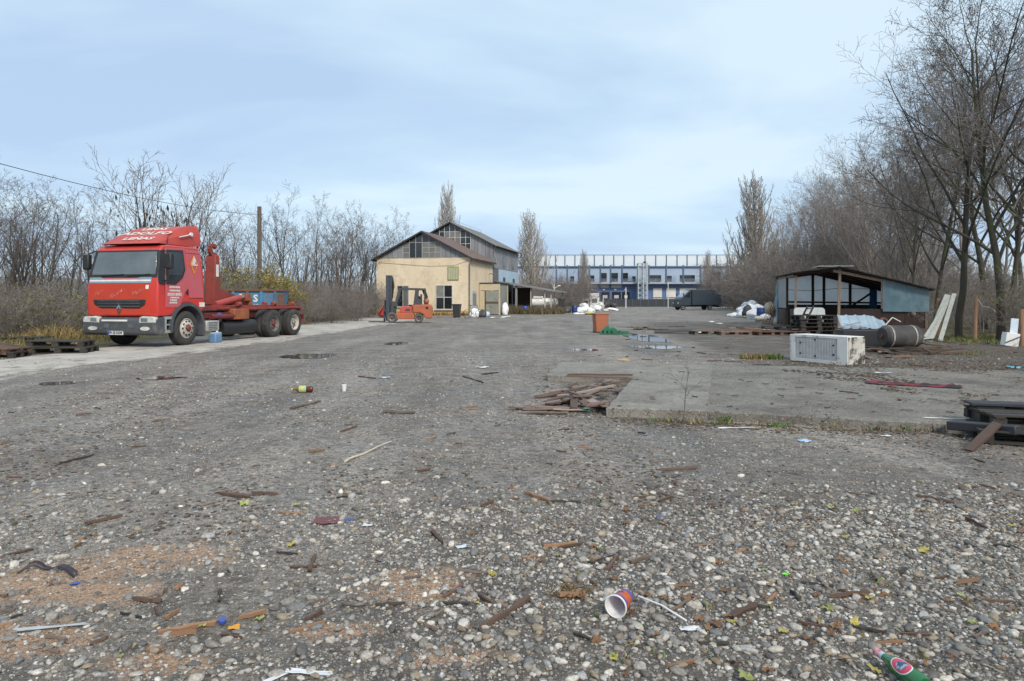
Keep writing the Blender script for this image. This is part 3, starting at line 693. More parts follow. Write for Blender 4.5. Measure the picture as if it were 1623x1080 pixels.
# left row
LG = 'bare trees along the left verge'
for key, px, d, h, wd, lab in (('vase0', 104, 27.5, 6.0, 1.15, 'small dark bare tree beside the pallets left of the red lorry'),
        ('vase1', 20, 29, 6.7, 1.2, 'bare tree at the left edge of the picture'),
        ('vase2', 150, 33, 7.2, 1.1, 'bare tree left of the red lorry cab'),
        ('pod0', 232, 29.5, 7.7, 1.0, 'bare tree with few black pods above the windscreen of the lorry'),
        ('pod0', 292, 31.5, 7.8, .9, 'bare tree hung with many black pods above the lorry roof'),
        ('vase0', 455, 53, 11.0, 1.0, 'tall bare tree just right of the telegraph pole'),
        ('vase2', 505, 55, 10.4, 1.0, 'bare tree midway between pole and yellow house'),
        ('vase1', 545, 53, 9.3, 1.0, 'bare tree left of the yellow house, nearer the pole'),
        ('vase0', 588, 66, 11.0, 1.0, 'bare tree at the left corner of the yellow house'),
        ('vase2', 640, 84, 13.0, 1.0, 'bare tree behind the roof of the yellow house'),
        ('vase1', 370, 50, 8.6, 1.0, 'bare tree between the lorry roof and the pole')):
    tree(key, 'bare_tree', lab, tp(px, d), d, h, LG, wide=wd)
i = 0
for px, d, h in ((-30, 26, 6.4), (60, 33, 7.6), (10, 38, 8.2), (190, 37, 7.2), (330, 40, 7.8), (420, 60, 9.6), (480, 62, 9.4), (530, 66, 10.0), (570, 66, 10), (622, 84, 11.4), (240, 44, 7.6), (-60, 31, 8.5)):
    tree('vase%d' % (i % 3), 'bare_tree', 'bare grey tree in the row behind the left verge', tp(px, d), d, h, 'trees behind the left verge', wide=1.1); i += 1
i = 0
for px, d, h in ((-160, 21, 2.0), (-110, 22, 2.2), (-220, 20, 2.2), (-300, 19, 2.2), (-20, 22.5, 2.0), (35, 24, 2.2), (70, 26, 2.2), (15, 27, 2.6), (135, 29, 2.2), (175, 31, 2.4), (-50, 24, 2.6), (95, 32, 2.8), (215, 33, 2.6), (330, 33, 3.0), (360, 37, 3.2), (470, 42, 2.8), (500, 44, 3.0), (520, 46, 3.0),
                 (545, 50, 3.2), (575, 56, 3.4), (490, 39, 2.0), (530, 41, 2.0), (560, 45, 2.0), (585, 64, 3.8), (440, 46, 3.4), (400, 48, 3.6), (300, 38, 3.4), (260, 36, 3.2)):
    tree('thicket%d' % (i % 3), 'bare_thicket', 'leafless brown scrub on the left verge', tp(px, d), d, h, 'scrub on the left verge', wide=1.1, cat='shrub'); i += 1
for key, px, d, h, wd, lab in (('yellow_bush', 408, 38, 3.6, 1.1, 'yellow and olive leafed bush behind the blue skip'), ('yellow_bush', 450, 40, 2.6, .9, 'lower yellow bush at the right end of the blue skip'),
        ('olive_bush', 20, 23, 2.4, 1.3, 'olive green bush at the left edge behind the pallets'), ('olive_bush', 75, 24.5, 2.0, 1.2, 'olive green bush behind the dark bare tree'), ('olive_bush', 380, 36, 2.8, 1.0, 'green bush left of the yellow bush'),
        ('rust_bush', 556, 46, 2.3, 1.0, 'reddish brown bush left of the yellow house'), ('olive_bush', 580, 56, 2.0, .9, 'small olive bush at the corner of the yellow house')):
    tree(key, 'leafy_bush', lab, tp(px, d), d, h, None, wide=wd, cat='shrub')
for px, d, h, lab in ((880, 84, 4.2, 'a'), (898, 88, 5.0, 'b'), (915, 92, 4.6, 'c'), (870, 96, 5.6, 'd'), (908, 100, 5.2, 'd'), (850, 90, 5.2, 'e')):
    tree('thicket%d' % (int(px) % 3), 'bare_thicket', 'grey scrub in front of the left end of the blue building', tp(px, d), d, h, 'scrub beyond the lean-to', wide=1.2, cat='shrub')
for px, d, h, key in ((806, 69, 1.1, 'thicket0'), (812, 70, .9, 'rust_bush'), (818, 69.5, 1.1, 'thicket1'), (824, 70, .9, 'thicket2'), (843, 70, .9, 'rust_bush'), (850, 69.5, 1.0, 'thicket0'), (857, 70, 1.0, 'thicket1'), (864, 70.5, .9, 'rust_bush'), (871, 70, 1.0, 'thicket2'), (878, 70.5, 1.0, 'thicket0'), (884, 71, .9, 'thicket1')):
    tree(key, 'low_scrub', 'low brown scrub in front of the lean-to', tp(px, d), d, h, 'low scrub along the lean-to', wide=1.5, cat='shrub')
# far wood reading as one mass behind the verges
Vw = []; Fw = []
rr_ = random.Random(5)
for q in range(4200):
    left = q < 2200
    y = rr_.uniform(75, 150); x = (rr_.uniform(-1.0, -.17) if left else rr_.uniform(.34, 1.05)) * y
    h = rr_.uniform(3.5, 9.5); r_ = rr_.uniform(.03, .075); lean = (rr_.gauss(0, 1.3), rr_.gauss(0, 1.0)); o = len(Vw)
    b0 = rr_.uniform(0, .45) * h
    for k_ in range(3):
        a = 2.1 * k_; Vw.append((x + r_ * math.cos(a), y + r_ * math.sin(a), b0))
    Vw.append((x + lean[0], y + lean[1], h)); Fw += [(o, o + 1, o + 3), (o + 1, o + 2, o + 3), (o + 2, o, o + 3)]
o = link('far_wood', mesh_np('far_wood', np.array(Vw), np.array(Fw), twig)); tag(o, 'far leafless wood behind both verges', 'wood', kind='stuff')

# ------------------------------------------------------------------ grass
def blades(name, label, spots, mat, seed, hmin, hmax):
    r_ = random.Random(seed); V = []; F = []; Cc = []
    for (x, y, n, rx, ry, hs, pal) in spots:
        for q in range(n):
            a = r_.uniform(0, 6.28); u = math.sqrt(r_.random()); bx, by = x + rx * u * math.cos(a), y + ry * u * math.sin(a)
            h = r_.uniform(hmin, hmax) * hs; dx, dy = r_.gauss(0, .45) * h, r_.gauss(0, .45) * h; w_ = .0035 + .0035 * r_.random() + .00022 * by
            z = gz(bx, by) - .01; th = r_.uniform(0, 3.14); cx_, cy_ = math.cos(th) * w_, math.sin(th) * w_; o = len(V)
            V += [(bx - cx_, by - cy_, z), (bx + cx_, by + cy_, z), (bx + dx * .35 + cx_ * .7, by + dy * .35 + cy_ * .7, z + h * .62), (bx + dx * .35 - cx_ * .7, by + dy * .35 - cy_ * .7, z + h * .62), (bx + dx, by + dy, z + h * r_.uniform(.75, 1))]
            F += [(o, o + 1, o + 2), (o, o + 2, o + 3), (o + 3, o + 2, o + 4)]
            c_ = r_.choice(pal); k_ = r_.uniform(.7, 1.2); Cc += [(c_[0] * k_, c_[1] * k_, c_[2] * k_, 1)] * 5
    o = link(name, mesh_np(name, np.array(V), np.array(F), mat, False, np.array(Cc))); tag(o, label, 'grass', kind='stuff'); return o
gm_ = bpy.data.materials.new('grass_blade'); gm_.use_nodes = True
ga_ = gm_.node_tree.nodes.new('ShaderNodeAttribute'); ga_.attribute_name = 'tint'; gm_.node_tree.links.new(ga_.outputs['Color'], gm_.node_tree.nodes['Principled BSDF'].inputs['Base Color'])
gm_.node_tree.nodes['Principled BSDF'].inputs['Roughness'].default_value = .7
DRY = [(.36, .26, .10), (.28, .20, .08), (.20, .16, .06)]; OLV = [(.10, .11, .03), (.14, .13, .04), (.18, .15, .06)]; GRN = [(.09, .15, .03), (.13, .19, .04)]; BRN = [(.13, .095, .055), (.09, .07, .045), (.18, .13, .07)]
sp_ = []
rr_ = random.Random(11)
for q in range(150):
    y = rr_.uniform(16.5, 56); x = -12.3 - rr_.random() ** 1.6 * 7 - (0 if y < 40 else .0)
    if 19 < y < 29 and x > -14.0: x -= 1.6
    sp_.append((x, y, 70, .7, .9, rr_.uniform(.6, 1.3), rr_.choice([DRY, OLV, OLV, BRN, DRY + OLV])))
for px, py, n, hs in ((60, 545, 260, 1.7), (85, 548, 260, 1.9), (45, 548, 160, 1.3), (110, 545, 160, 1.3), (20, 552, 200, 1.1), (5, 556, 160, .9)):
    x, y, z = G(px, py); sp_.append((x - .7, y + 1.2, n, .55, .5, hs, DRY))
blades('verge_grass', 'dry yellow and olive grass along the left verge', sp_, gm_, 3, .14, .42)
sp_ = []
for px, n, rx, pal in ((1187, 130, .22, DRY + OLV), (1207, 150, .18, DRY + OLV), (1226, 190, .22, GRN)):
    x, y, z = G(px, 569); sp_.append((x, y, n, rx, .16, .9, pal))
blades('grass_tuft', 'small yellow and green grass tuft on the yard beyond the concrete slab', sp_, gm_, 5, .07, .22)
sp_ = []
for q in range(46):
    px = rr_.uniform(1490, 1623); py = rr_.uniform(533, 545); x, y, z = G(px, py); sp_.append((x, y, 60, .5, .5, rr_.uniform(.5, 1), GRN + OLV + OLV))
for px, py in ((1535, 563), (1545, 560), (1590, 590), (1610, 595), (1355, 548)): x, y, z = G(px, py); sp_.append((x, y, 70, .3, .3, .5, GRN + OLV))
blades('wood_edge_grass', 'short green grass under the fence posts on the right', sp_, gm_, 6, .08, .22)
sp_ = []
for q in range(60):
    px = rr_.uniform(805, 886); py = rr_.uniform(496.6, 498.6); x, y, z = G(px, py); sp_.append((x, y, 60, .7, .6, rr_.uniform(1.3, 2.4), BRN + BRN + BRN + OLV))
for q in range(30):
    w_ = rr_.uniform(-9.6, 0); sp_.append((-3.81 + .974 * w_ - .1, 62 - .225 * w_ - .5, 40, .5, .3, rr_.uniform(.5, 1.0), OLV + BRN))
blades('weeds', 'brown weeds along the yellow house and the lean-to', sp_, gm_, 8, .2, .5)
sp_ = []
for q in range(24):                                       # weeds along the slab foot
    t = rr_.random(); px = 975 + 560 * t; py = 661 + 21 * t + 4; x, y, z = G(px, py); sp_.append((x, y, 14, .16, .03, rr_.uniform(.3, 1), rr_.choice([DRY, BRN, BRN, GRN])))
for px, py in ((1078, 655), (1236, 672), (1440, 672), (1468, 676), (1150, 664)): x, y, z = G(px, py + 3); sp_.append((x, y, 45, .09, .04, .7, GRN))
for q in range(26):
    px = rr_.uniform(900, 1623); py = rr_.uniform(880, 1060); x, y, z = G(px, py); sp_.append((x, y, 7, .03, .03, .35, GRN + DRY))
blades('slab_weeds', 'sparse weeds at the foot of the slab and between the stones', sp_, gm_, 9, .04, .14)
# ------------------------------------------------------------------ shared finishes
red = M('lorry_red', (.56, .042, .032), (.48, .042, .034), rough=.30, scale=1.5, spec=.5, coat=.25, spot=[((.30, .06, .05), 2.2, .56, .76), ((.20, .10, .08), 5, .62, .74)])
redside = M('lorry_red_faded', (.52, .085, .105), (.46, .095, .115), rough=.42, scale=1.1, spot=[((.40, .12, .13), 1.4, .52, .74), ((.28, .09, .08), 6, .60, .74)])
redroof = M('lorry_red_roof', (.46, .050, .034), (.38, .045, .032), rough=.45, scale=1.3, spot=((.25, .05, .04), 3, .58, .75))
hookred = M('hook_arm_red', (.30, .050, .038), (.20, .040, .030), rough=.6, scale=2.2, bump=.1, spot=((.13, .055, .03), 3.5, .52, .70))
orange_rust = M('rusty_orange', (.36, .11, .035), (.22, .075, .035), rough=.7, scale=3, spot=((.10, .05, .03), 5, .52, .7))
plastic = M('grey_bumper_plastic', (.070, .078, .088), (.055, .060, .068), rough=.55, scale=3, spot=[((.15, .14, .13), 3, .52, .74), ((.17, .155, .14), 9, .58, .72)])
black = M('black_trim', (.016, .017, .019), (.025, .025, .026), rough=.5, scale=4)
matte = M('dark_recess', (.010, .010, .011), (.016, .016, .016), rough=.9)
glassw = M('windscreen_glass', (.115, .140, .150), (.070, .088, .096), rough=.05, spec=1.0, scale=.9)  # pale sky reflection is put into the base colour
glassd = M('dark_glass', (.018, .022, .026), (.030, .034, .038), rough=.08, spec=.8, scale=.9)
lamp = M('lamp_glass', (.62, .62, .58), (.40, .40, .37), rough=.12, spec=.8, scale=9)
white = M('white_paint', (.74, .74, .72), (.62, .62, .60), rough=.5, scale=4)
palegrey = M('pale_grey_step', (.33, .36, .345), (.25, .27, .26), rough=.55, scale=3, spot=((.14, .13, .12), 3, .58, .75))
bandg = M('grey_blue_band', (.23, .29, .35), (.19, .24, .29), rough=.4, scale=2)
tyre = M('tyre_rubber', (.028, .028, .029), (.050, .048, .046), rough=.85, scale=4, bump=.15, bscale=60, spot=((.085, .078, .07), 3, .55, .75))
rimw = M('rim_white', (.56, .54, .49), (.42, .38, .32), rough=.5, scale=6, spot=((.20, .11, .06), 7, .55, .7))
rimg = M('rim_grey', (.30, .29, .28), (.20, .18, .16), rough=.45, metal=.4, scale=6, spot=((.14, .075, .045), 7, .52, .7))
hubred = M('hub_red', (.22, .03, .03), (.13, .03, .03), rough=.6)
chrome = M('chrome', (.6, .6, .6), (.5, .5, .5), rough=.2, metal=1.0)
plate_w = M('plate_white', (.70, .71, .70), (.62, .62, .62), rough=.4)
plate_b = M('plate_blue', (.02, .07, .42), (.02, .06, .36), rough=.4)
ink = M('black_ink', (.012, .012, .012), rough=.6)
letter = M('white_lettering', (.70, .66, .62), (.58, .54, .50), rough=.6, scale=20)
yellow = M('sign_orange', (.75, .34, .03), (.65, .30, .03), rough=.5)
steel = M('dull_steel', (.32, .32, .32), (.22, .21, .20), rough=.45, metal=.7, scale=5)

def wheel(parent, c, r, w_, side, rim, hub, dished, tyre_mat=tyre):
    """axle along y; side +1 = outer face towards +y"""
    t = MB(); ri = r * .56
    prof = [(ri, -w_ / 2 + .02), (ri * 1.12, -w_ / 2), (r * .86, -w_ / 2), (r * .965, -w_ / 2 + .03)]
    nt_ = 5
    for k_ in range(nt_):                                    # tread ribs
        a, b_ = -w_ / 2 + .04 + (w_ - .08) * k_ / nt_, -w_ / 2 + .04 + (w_ - .08) * (k_ + 1) / nt_
        prof += [(r, a + .004), (r, b_ - .010), (r - .012, b_ - .008), (r - .012, b_ - .002)]
    prof += [(r * .965, w_ / 2 - .03), (r * .86, w_ / 2), (ri * 1.12, w_ / 2), (ri, w_ / 2 - .02)]
    t.lathe(prof, 40, 'y', c)
    to = t.build('wheel', tyre_mat, parent, smooth=True); to.name = 'wheel'
    y0 = c[1] + side * w_ / 2; s_ = side
    m = MB()
    if dished: pr_ = [(ri * 1.03, y0 - s_ * .015), (ri * .96, y0 - s_ * .02), (ri * .90, y0 - s_ * .11), (ri * .60, y0 - s_ * .13), (ri * .50, y0 - s_ * .10), (.0, y0 - s_ * .10)]
    else: pr_ = [(ri * 1.03, y0 - s_ * .015), (ri * .97, y0 - s_ * .01), (ri * .90, y0 - s_ * .045), (ri * .78, y0 - s_ * .01), (ri * .62, y0 + s_ * .035), (ri * .40, y0 + s_ * .04), (ri * .38, y0 + s_ * .02), (0, y0 + s_ * .02)]
    m.lathe([(a, b_ - c[1]) for a, b_ in pr_], 36, 'y', c); m.build('rim', rim, to, smooth=True)
    h = MB(); h.lathe([(0, 0), (ri * .30, 0), (ri * .30, s_ * .05), (ri * .22, s_ * .085), (0, s_ * .085)], 20, 'y', (c[0], y0 + (-s_ * .10 if dished else s_ * .02), c[2])); h.build('hub', hub, to, smooth=True)
    hb_ = MB()
    for k_ in range(10):
        a = 2 * math.pi * k_ / 10; rr2 = ri * .70; yy = y0 + (-s_ * .125 if dished else s_ * .018)
        hb_.lathe([(0, s_ * .012), (.035 * r * 2, s_ * .012), (.035 * r * 2, 0)], 8, 'y', (c[0] + rr2 * math.cos(a), yy, c[2] + rr2 * math.sin(a)))
    hb_.build('hand_hole', matte, to)['kind'] = 'stuff'
    nb = MB()
    for k_ in range(10):
        a = 2 * math.pi * (k_ + .5) / 10; rr2 = ri * .47; yy = y0 + (-s_ * .10 if dished else s_ * .04)
        nb.lathe([(0, s_ * .025), (.016, s_ * .025), (.016, 0)], 6, 'y', (c[0] + rr2 * math.cos(a), yy, c[2] + rr2 * math.sin(a)))
    nb.build('wheel_nuts', rim, to)['kind'] = 'stuff'
    return to

# ------------------------------------------------------------------ red hook-lift lorry
FW = Vector((-.226, -.974)); LORRY_RZ = math.atan2(FW.y, FW.x)
LO = (-11.10, 21.12, 0)
lorry = thing('hook_lift_lorry', 'red lorry with hook-lift arm and no container parked on the left verge', 'lorry', LO, LORRY_RZ)
cab = thing('cab', None, None); cab.parent = lorry; del_keys = [k_ for k_ in ('label', 'category') if k_ in cab]
for k_ in del_keys: del cab[k_]
HW = 1.22
arch = [(.74 * math.cos(a), .55 + .74 * math.sin(a)) for a in np.linspace(R(150), R(38), 12)]
prof = [(1.22, .90), (1.25, 1.30), (1.24, 1.70), (1.20, 2.02), (1.13, 2.30), (1.00, 2.86), (.90, 2.99), (.60, 3.03), (-.62, 3.03), (-.76, 2.93), (-.80, 2.2), (-.80, 1.10), (-.70, 1.08)] + arch + [(.66, .92)]
b = MB(); n_ = len(prof)
def ins(z): return .0 if z < 1.9 else .13 * min(1, (z - 1.9) / 1.1)
b.add([(x, -(HW - ins(z)), z) for x, z in prof] + [(x, HW - ins(z), z) for x, z in prof],
      [tuple(range(n_)), tuple(range(n_, 2 * n_))[::-1]] + [(i, (i + 1) % n_, (i + 1) % n_ + n_, i + n_) for i in range(n_)])
b.build('shell', red, cab, bevel=.055, seg=3)
# the sun-bleached side panels (door and sleeper side), 8 mm proud
def side_panel(poly, mat, name, y0=None, th=.010, parent=cab, bevel=.006):
    for s_ in (1, -1):
        m = MB(); n = len(poly)
        off = lambda z, e_: s_ * (HW - ins(z) + e_)
        m.add([(x, off(z, -.02), z) for x, z in poly] + [(x, off(z, th), z) for x, z in poly],
              [tuple(range(n)), tuple(range(n, 2 * n))] + [(i, (i + 1) % n, (i + 1) % n + n, i + n) for i in range(n)])
        o = m.build(name, mat, parent, bevel=bevel)
        if s_ == 1: first = o
    return first
# door: front edge x=.92, rear edge x=.02, cut diagonally above the wheel arch
door = side_panel([(.92, 1.16), (.92, 1.90), (.915, 2.0), (.80, 2.93), (-.02, 2.96), (-.04, 1.72), (.10, 1.62), (.34, 1.16)], redside, 'door')
side_panel([(-.07, 1.45), (-.07, 2.80), (-.70, 2.80), (-.74, 1.45)], redside, 'sleeper_panel')
side_panel([(-.06, 2.83), (-.06, 2.94), (-.70, 2.92), (-.70, 2.83)], redside, 'roof_panel')
side_panel([(.905, 1.84), (.90, 2.02), (.775, 2.87), (.06, 2.90), (.04, 2.30), (.20, 2.05), (.52, 1.84)], black, 'window_surround', th=.016)
side_panel([(.80, 2.12), (.71, 2.80), (.12, 2.82), (.10, 2.34), (.24, 2.12)], glassd, 'side_window', th=.022)
# front black corner pillar
side_panel([(1.19, 1.86), (1.205, 2.02), (1.02, 2.84), (.83, 2.86), (.93, 2.02), (.935, 1.86)], black, 'pillar', th=.008)
side_panel([(-.02, 1.72), (.02, 1.72), (.02, 1.55), (-.02, 1.55)], black, 'door_handle', th=.03)
# windscreen: slanted panel
def front_x(z): return float(np.interp(z, [.90, 1.30, 1.70, 2.02, 2.30, 2.86, 2.99], [1.22, 1.25, 1.24, 1.20, 1.13, 1.00, .90]))
def front_panel(poly, mat, name, th=.012, parent=cab, bevel=.006, zcuts=()):
    """polygon (y, z) laid on the cab front, following its slope; split at zcuts"""
    m = MB(); n = len(poly)
    m.add([(front_x(z) - .02, y, z) for y, z in poly] + [(front_x(z) + th, y, z) for y, z in poly],
          [tuple(range(n))[::-1], tuple(range(n, 2 * n))] + [(i, (i + 1) % n, (i + 1) % n + n, i + n) for i in range(n)])
    return m.build(name, mat, parent, bevel=bevel)
front_panel([(-1.16, 2.04), (-1.15, 2.30), (-1.08, 2.85), (1.08, 2.85), (1.15, 2.30), (1.16, 2.04)], black, 'windscreen_surround', th=.012)
ws = front_panel([(-1.09, 2.13), (-1.085, 2.30), (-1.02, 2.80), (1.02, 2.80), (1.085, 2.30), (1.09, 2.13)], glassw, 'windscreen', th=.020)
for y0 in (-.75, .15):
    wp = MB().bar((front_x(2.10) + .04, y0, 2.09), (front_x(2.13) + .045, y0 + .78, 2.135), .02, .02); wp.build('wiper', black, ws)
front_panel([(-1.15, 1.87), (-1.15, 2.05), (-.75, 2.05), (-.66, 2.01), (.50, 2.01), (.60, 2.05), (.98, 2.05), (.98, 1.87)], bandg, 'front_band', th=.016)
front_panel([(-1.14, 1.925), (-1.14, 1.975), (.97, 1.975), (.97, 1.925)], white, 'front_band_stripe', th=.020)
hood = front_panel([(-1.12, .95), (-1.15, 1.30), (-1.14, 1.70), (-1.12, 1.85), (.98, 1.85), (.98, 1.70), (.98, 1.30), (.98, .95)], M('lorry_red_hood', (.53, .050, .022), (.45, .045, .022), rough=.38, scale=1.4), 'bonnet_flap', th=.014)
front_panel([(-.98, 1.40), (-.95, 1.25), (-.72, 1.13), (.60, 1.13), (.80, 1.25), (.84, 1.40)], black, 'grille', th=.022, bevel=.02)
for z in (1.20, 1.29, 1.36): MB().b2(front_x(z) + .02, front_x(z) + .034, -.80, .66, z - .014, z + .012).build('grille_bar', plastic, cab)
em = MB(); q_ = [(-.085, 0), (0, .14), (.085, 0), (0, -.14)]; qi = [(-.035, 0), (0, .06), (.035, 0), (0, -.06)]
ce = (-.07, 1.12); x_ = front_x(1.12) + .03
em.add([(x_ + .02, ce[0] + a, ce[1] + c_) for a, c_ in q_] + [(x_ + .03, ce[0] + a, ce[1] + c_) for a, c_ in qi] + [(x_ - .02, ce[0] + a, ce[1] + c_) for a, c_ in q_],
       [(i, (i + 1) % 4, (i + 1) % 4 + 4, i + 4) for i in range(4)] + [(i, (i + 1) % 4, (i + 1) % 4 + 8, i + 8) for i in range(4)]); em.build('emblem', chrome, cab)
front_panel([(.82, 1.70), (.82, 1.82), (.92, 1.82), (.92, 1.70)], white, 'sticker', th=.020)
for body, y, z in (('Paco', -.80, 1.60), ('Ricardo', -.15, 1.58), ('Mateo', .55, 1.62)):
    a = R(24); text_part(body, .175, M('script_lettering', (.62, .42, .37), (.52, .30, .26), rough=.6), cab, frame4((front_x(z) + .022, y, z), Vector((0, math.cos(a), math.sin(a))), Vector((0, -math.sin(a), math.cos(a))), Vector((1, 0, 0))), shear=.5, offset=-.006)
# spoiler on the roof
sp = MB(); st_ = [(1.02, 3.045, 1.02, 0), (.55, 3.30, 1.0, 1), (.0, 3.55, .98, 1), (-.5, 3.70, .96, 1), (-.98, 3.76, .93, 1)]
V = []; 
for x, zt, hw, _ in st_:
    zb = 3.05 if x > -.6 else 3.10; hw2 = hw - .16
    V += [(x, -hw, zb), (x, -hw + .02, zb + (zt - zb) * .6), (x, -hw2, zt), (x, hw2, zt), (x, hw - .02, zb + (zt - zb) * .6), (x, hw, zb)]
F = []
for i in range(len(st_) - 1):
    for k_ in range(6): F.append((i * 6 + k_, i * 6 + (k_ + 1) % 6, (i + 1) * 6 + (k_ + 1) % 6, (i + 1) * 6 + k_))
F += [tuple(range(6)), tuple(24 + k_ for k_ in range(6))]
sp.add(V, F); spo = sp.build('roof_spoiler', redroof, cab, bevel=.03, seg=3)
slope = Vector((-.55, 0, .25)).normalized(); nrm = Vector((.25, 0, .55)).normalized()
for body, x, size, y in (('LEÑAS', .72, .30, .10), ('ADOLFO', .33, .36, .06), ('LEÑAS', -.08, .26, 0)):
    z = float(np.interp(-x, [-1.02, -.55, 0, .5], [3.045, 3.30, 3.55, 3.70]))
    text_part(body, size, letter, spo, frame4((x, y, z + .012), Vector((0, 1, 0)), slope, nrm), offset=.008, sx=1.2)
MB().tube([(.10, 1.02, 3.30), (-.42, 1.01, 3.42)], .018, 8).build('support_rod', letter, spo, smooth=True)
MB().lathe([(0, 0), (.06, 0), (.06, .05), (0, .05)], 12, 'y', (-.44, .985, 3.43)).build('rod_mount', white, spo)
an = MB().tube([(.62, 1.0, 3.0), (.60, 1.0, 3.10), (.55, 1.0, 3.35)], [.035, .02, .006], 8); an.build('antenna', black, cab)
# mirrors
for s_ in (1, -1):
    mi = MB().box((1.02, s_ * 1.43, 2.52), (.16, .22, .46)).build('mirror', black, cab, bevel=.04)
    MB().tube([(1.03, s_ * 1.40, 2.75), (.95, s_ * 1.15, 2.86)], .018, 6).build('mirror_arm', black, mi)
    MB().tube([(1.03, s_ * 1.40, 2.30), (1.02, s_ * 1.38, 1.98), (.94, s_ * 1.2, 1.94)], .018, 6).build('mirror_arm', black, mi)
# orange diamond plate
dm = MB(); dx, dz = -.36, 2.48
dm.add([(dx + .17, 1.165, dz), (dx, 1.165, dz + .28), (dx - .17, 1.165, dz), (dx, 1.165, dz - .28), (dx + .17, 1.185, dz), (dx, 1.178, dz + .28), (dx - .17, 1.185, dz), (dx, 1.188, dz - .28)], [(0, 1, 2, 3), (4, 5, 6, 7), (0, 1, 5, 4), (1, 2, 6, 5), (2, 3, 7, 6), (3, 0, 4, 7)])
dmo = dm.build('diamond_sign', yellow, cab)
dm = MB(); dm.add([(dx + .125, 1.192, dz), (dx, 1.188, dz + .21), (dx - .125, 1.192, dz), (dx, 1.195, dz - .21)], [(0, 1, 2, 3)]); dm.build('sign_field', redside, dmo)
dm = MB(); dm.add([(dx + .12, 1.195, dz + .02), (dx + .02, 1.190, dz + .26), (dx - .06, 1.192, dz + .14), (dx - .02, 1.195, dz + .02)], [(0, 1, 2, 3)]).b2(dx - .11, dx + .11, 1.19, 1.198, dz - .03, dz + .01); dm.build('sign_print', white, dmo)
# door lettering
rows = (('LEÑA PARA CHIMENEAS', .075, 1.76), ('Y TRANSPORTES GENERALES', .065, 1.66), ('ADOLFO IBAÑEZ', .125, 1.545), ('CARRETERA DE LA VEGA', .06, 1.45), ('TEL. 942 55 00 00', .07, 1.375), ('MOVIL 610 00 00 00', .065, 1.30))
for body, size, z in rows:
    text_part(body, size, letter, door, frame4((.56 if z > 1.4 else .62, HW + .014, z), Vector((-1, 0, 0)), Vector((0, 0, 1)), Vector((0, 1, 0))), sx=.62 if size > .1 else .55, offset=.003)
MB().b2(-.78, -.55, 1.205, 1.232, 1.17, 1.31).build('sticker', white, cab)
# bumper, lamps, plate
bp_ = MB().prism([(.985, .88), (1.24, .88), (1.34, .80), (1.36, .62), (1.34, .42), (1.24, .36), (.985, .36)], 'y', -1.25, 1.25); bum = bp_.build('bumper', plastic, lorry, bevel=.03, seg=3)
MB().b2(1.30, 1.352, -.50, .28, .58, .70).build('air_intake', matte, bum)
MB().b2(1.30, 1.372, -.58, .28, .765, .815).build('name_strip', white, bum)
for s_ in (1, -1):
    h_ = MB().prism([(s_ * .68, .72), (s_ * .70, .88), (s_ * .80, .92), (s_ * 1.18, .90), (s_ * 1.24, .86), (s_ * 1.24, .73)], 'x', 1.20, 1.365); hl = h_.build('headlight', lamp, lorry, bevel=.02)
    MB().b2(1.368, 1.372, s_ * .76, s_ * .98, .76, .86).build('reflector', chrome, hl)
    f_ = MB().prism([(s_ * (.90 + .16 * math.cos(a)), .56 + .06 * math.sin(a)) for a in np.linspace(0, 6.28, 15)[:-1]], 'x', 1.3, 1.372); f_.build('fog_lamp', lamp, bum)
    MB().prism([(s_ * .34, .58), (s_ * .34, .70), (s_ * .48, .70), (s_ * .52, .58)], 'x', 1.3, 1.37).build('tow_cover', M('bumper_light', (.12, .135, .15), rough=.55), bum)
pl = MB().b2(1.33, 1.368, -.38, .14, .375, .485).build('number_plate', plate_w, bum)
MB().b2(1.34, 1.371, -.38, -.32, .376, .484).build('plate_band', plate_b, pl)
text_part('PH 30 DGW', .115, ink, pl, frame4((1.371, -.09, .43), Vector((0, 1, 0)), Vector((0, 0, 1)), Vector((1, 0, 0))), sx=.72, offset=.003)
# pale steps between bumper and wheel
for s_ in (1, -1):
    st = MB().b2(.66, .95, s_ * .95, s_ * 1.235, .42, .50).b2(.66, .95, s_ * .95, s_ * 1.235, .82, .90).b2(.90, .96, s_ * .95, s_ * 1.235, .50, .82).b2(.66, .70, s_ * .95, s_ * 1.235, .50, .82).b2(.66, .95, s_ * .95, s_ * 1.02, .48, .84).b2(.70, .90, s_ * 1.0, s_ * 1.235, .64, .67)
    st.build('entry_step', palegrey, lorry)
    a_ = np.linspace(R(-8), R(188), 22)
    fl = MB(); ro, ri_ = .76, .66
    poly = [(ro * math.cos(a), .55 + ro * math.sin(a)) for a in a_] + [(ri_ * math.cos(a), .55 + ri_ * math.sin(a)) for a in a_[::-1]]
    n = len(a_)
    for i in range(n - 1):
        p4 = [poly[i], poly[i + 1], poly[2 * n - 2 - i], poly[2 * n - 1 - i]]; fl.prism(p4, 'y', s_ * .85, s_ * 1.262)
    fl.prism([(-.76, .60), (-.64, .60), (-.62, .30), (-.76, .24)], 'y', s_ * .85, s_ * 1.25)
    fl.build('mudguard', plastic, lorry)
    wheel(lorry, (0, s_ * 1.06, .525), .525, .30, s_, rimw, hubred, False)
    for x in (-4.74, -6.14):
        wheel(lorry, (x, s_ * 1.08, .515), .515, .29, s_, rimg if x > -5 else rimw, hubred if x > -5 else rimg, True)
        wheel(lorry, (x, s_ * .76, .515), .515, .29, s_, rimg, rimg, True)
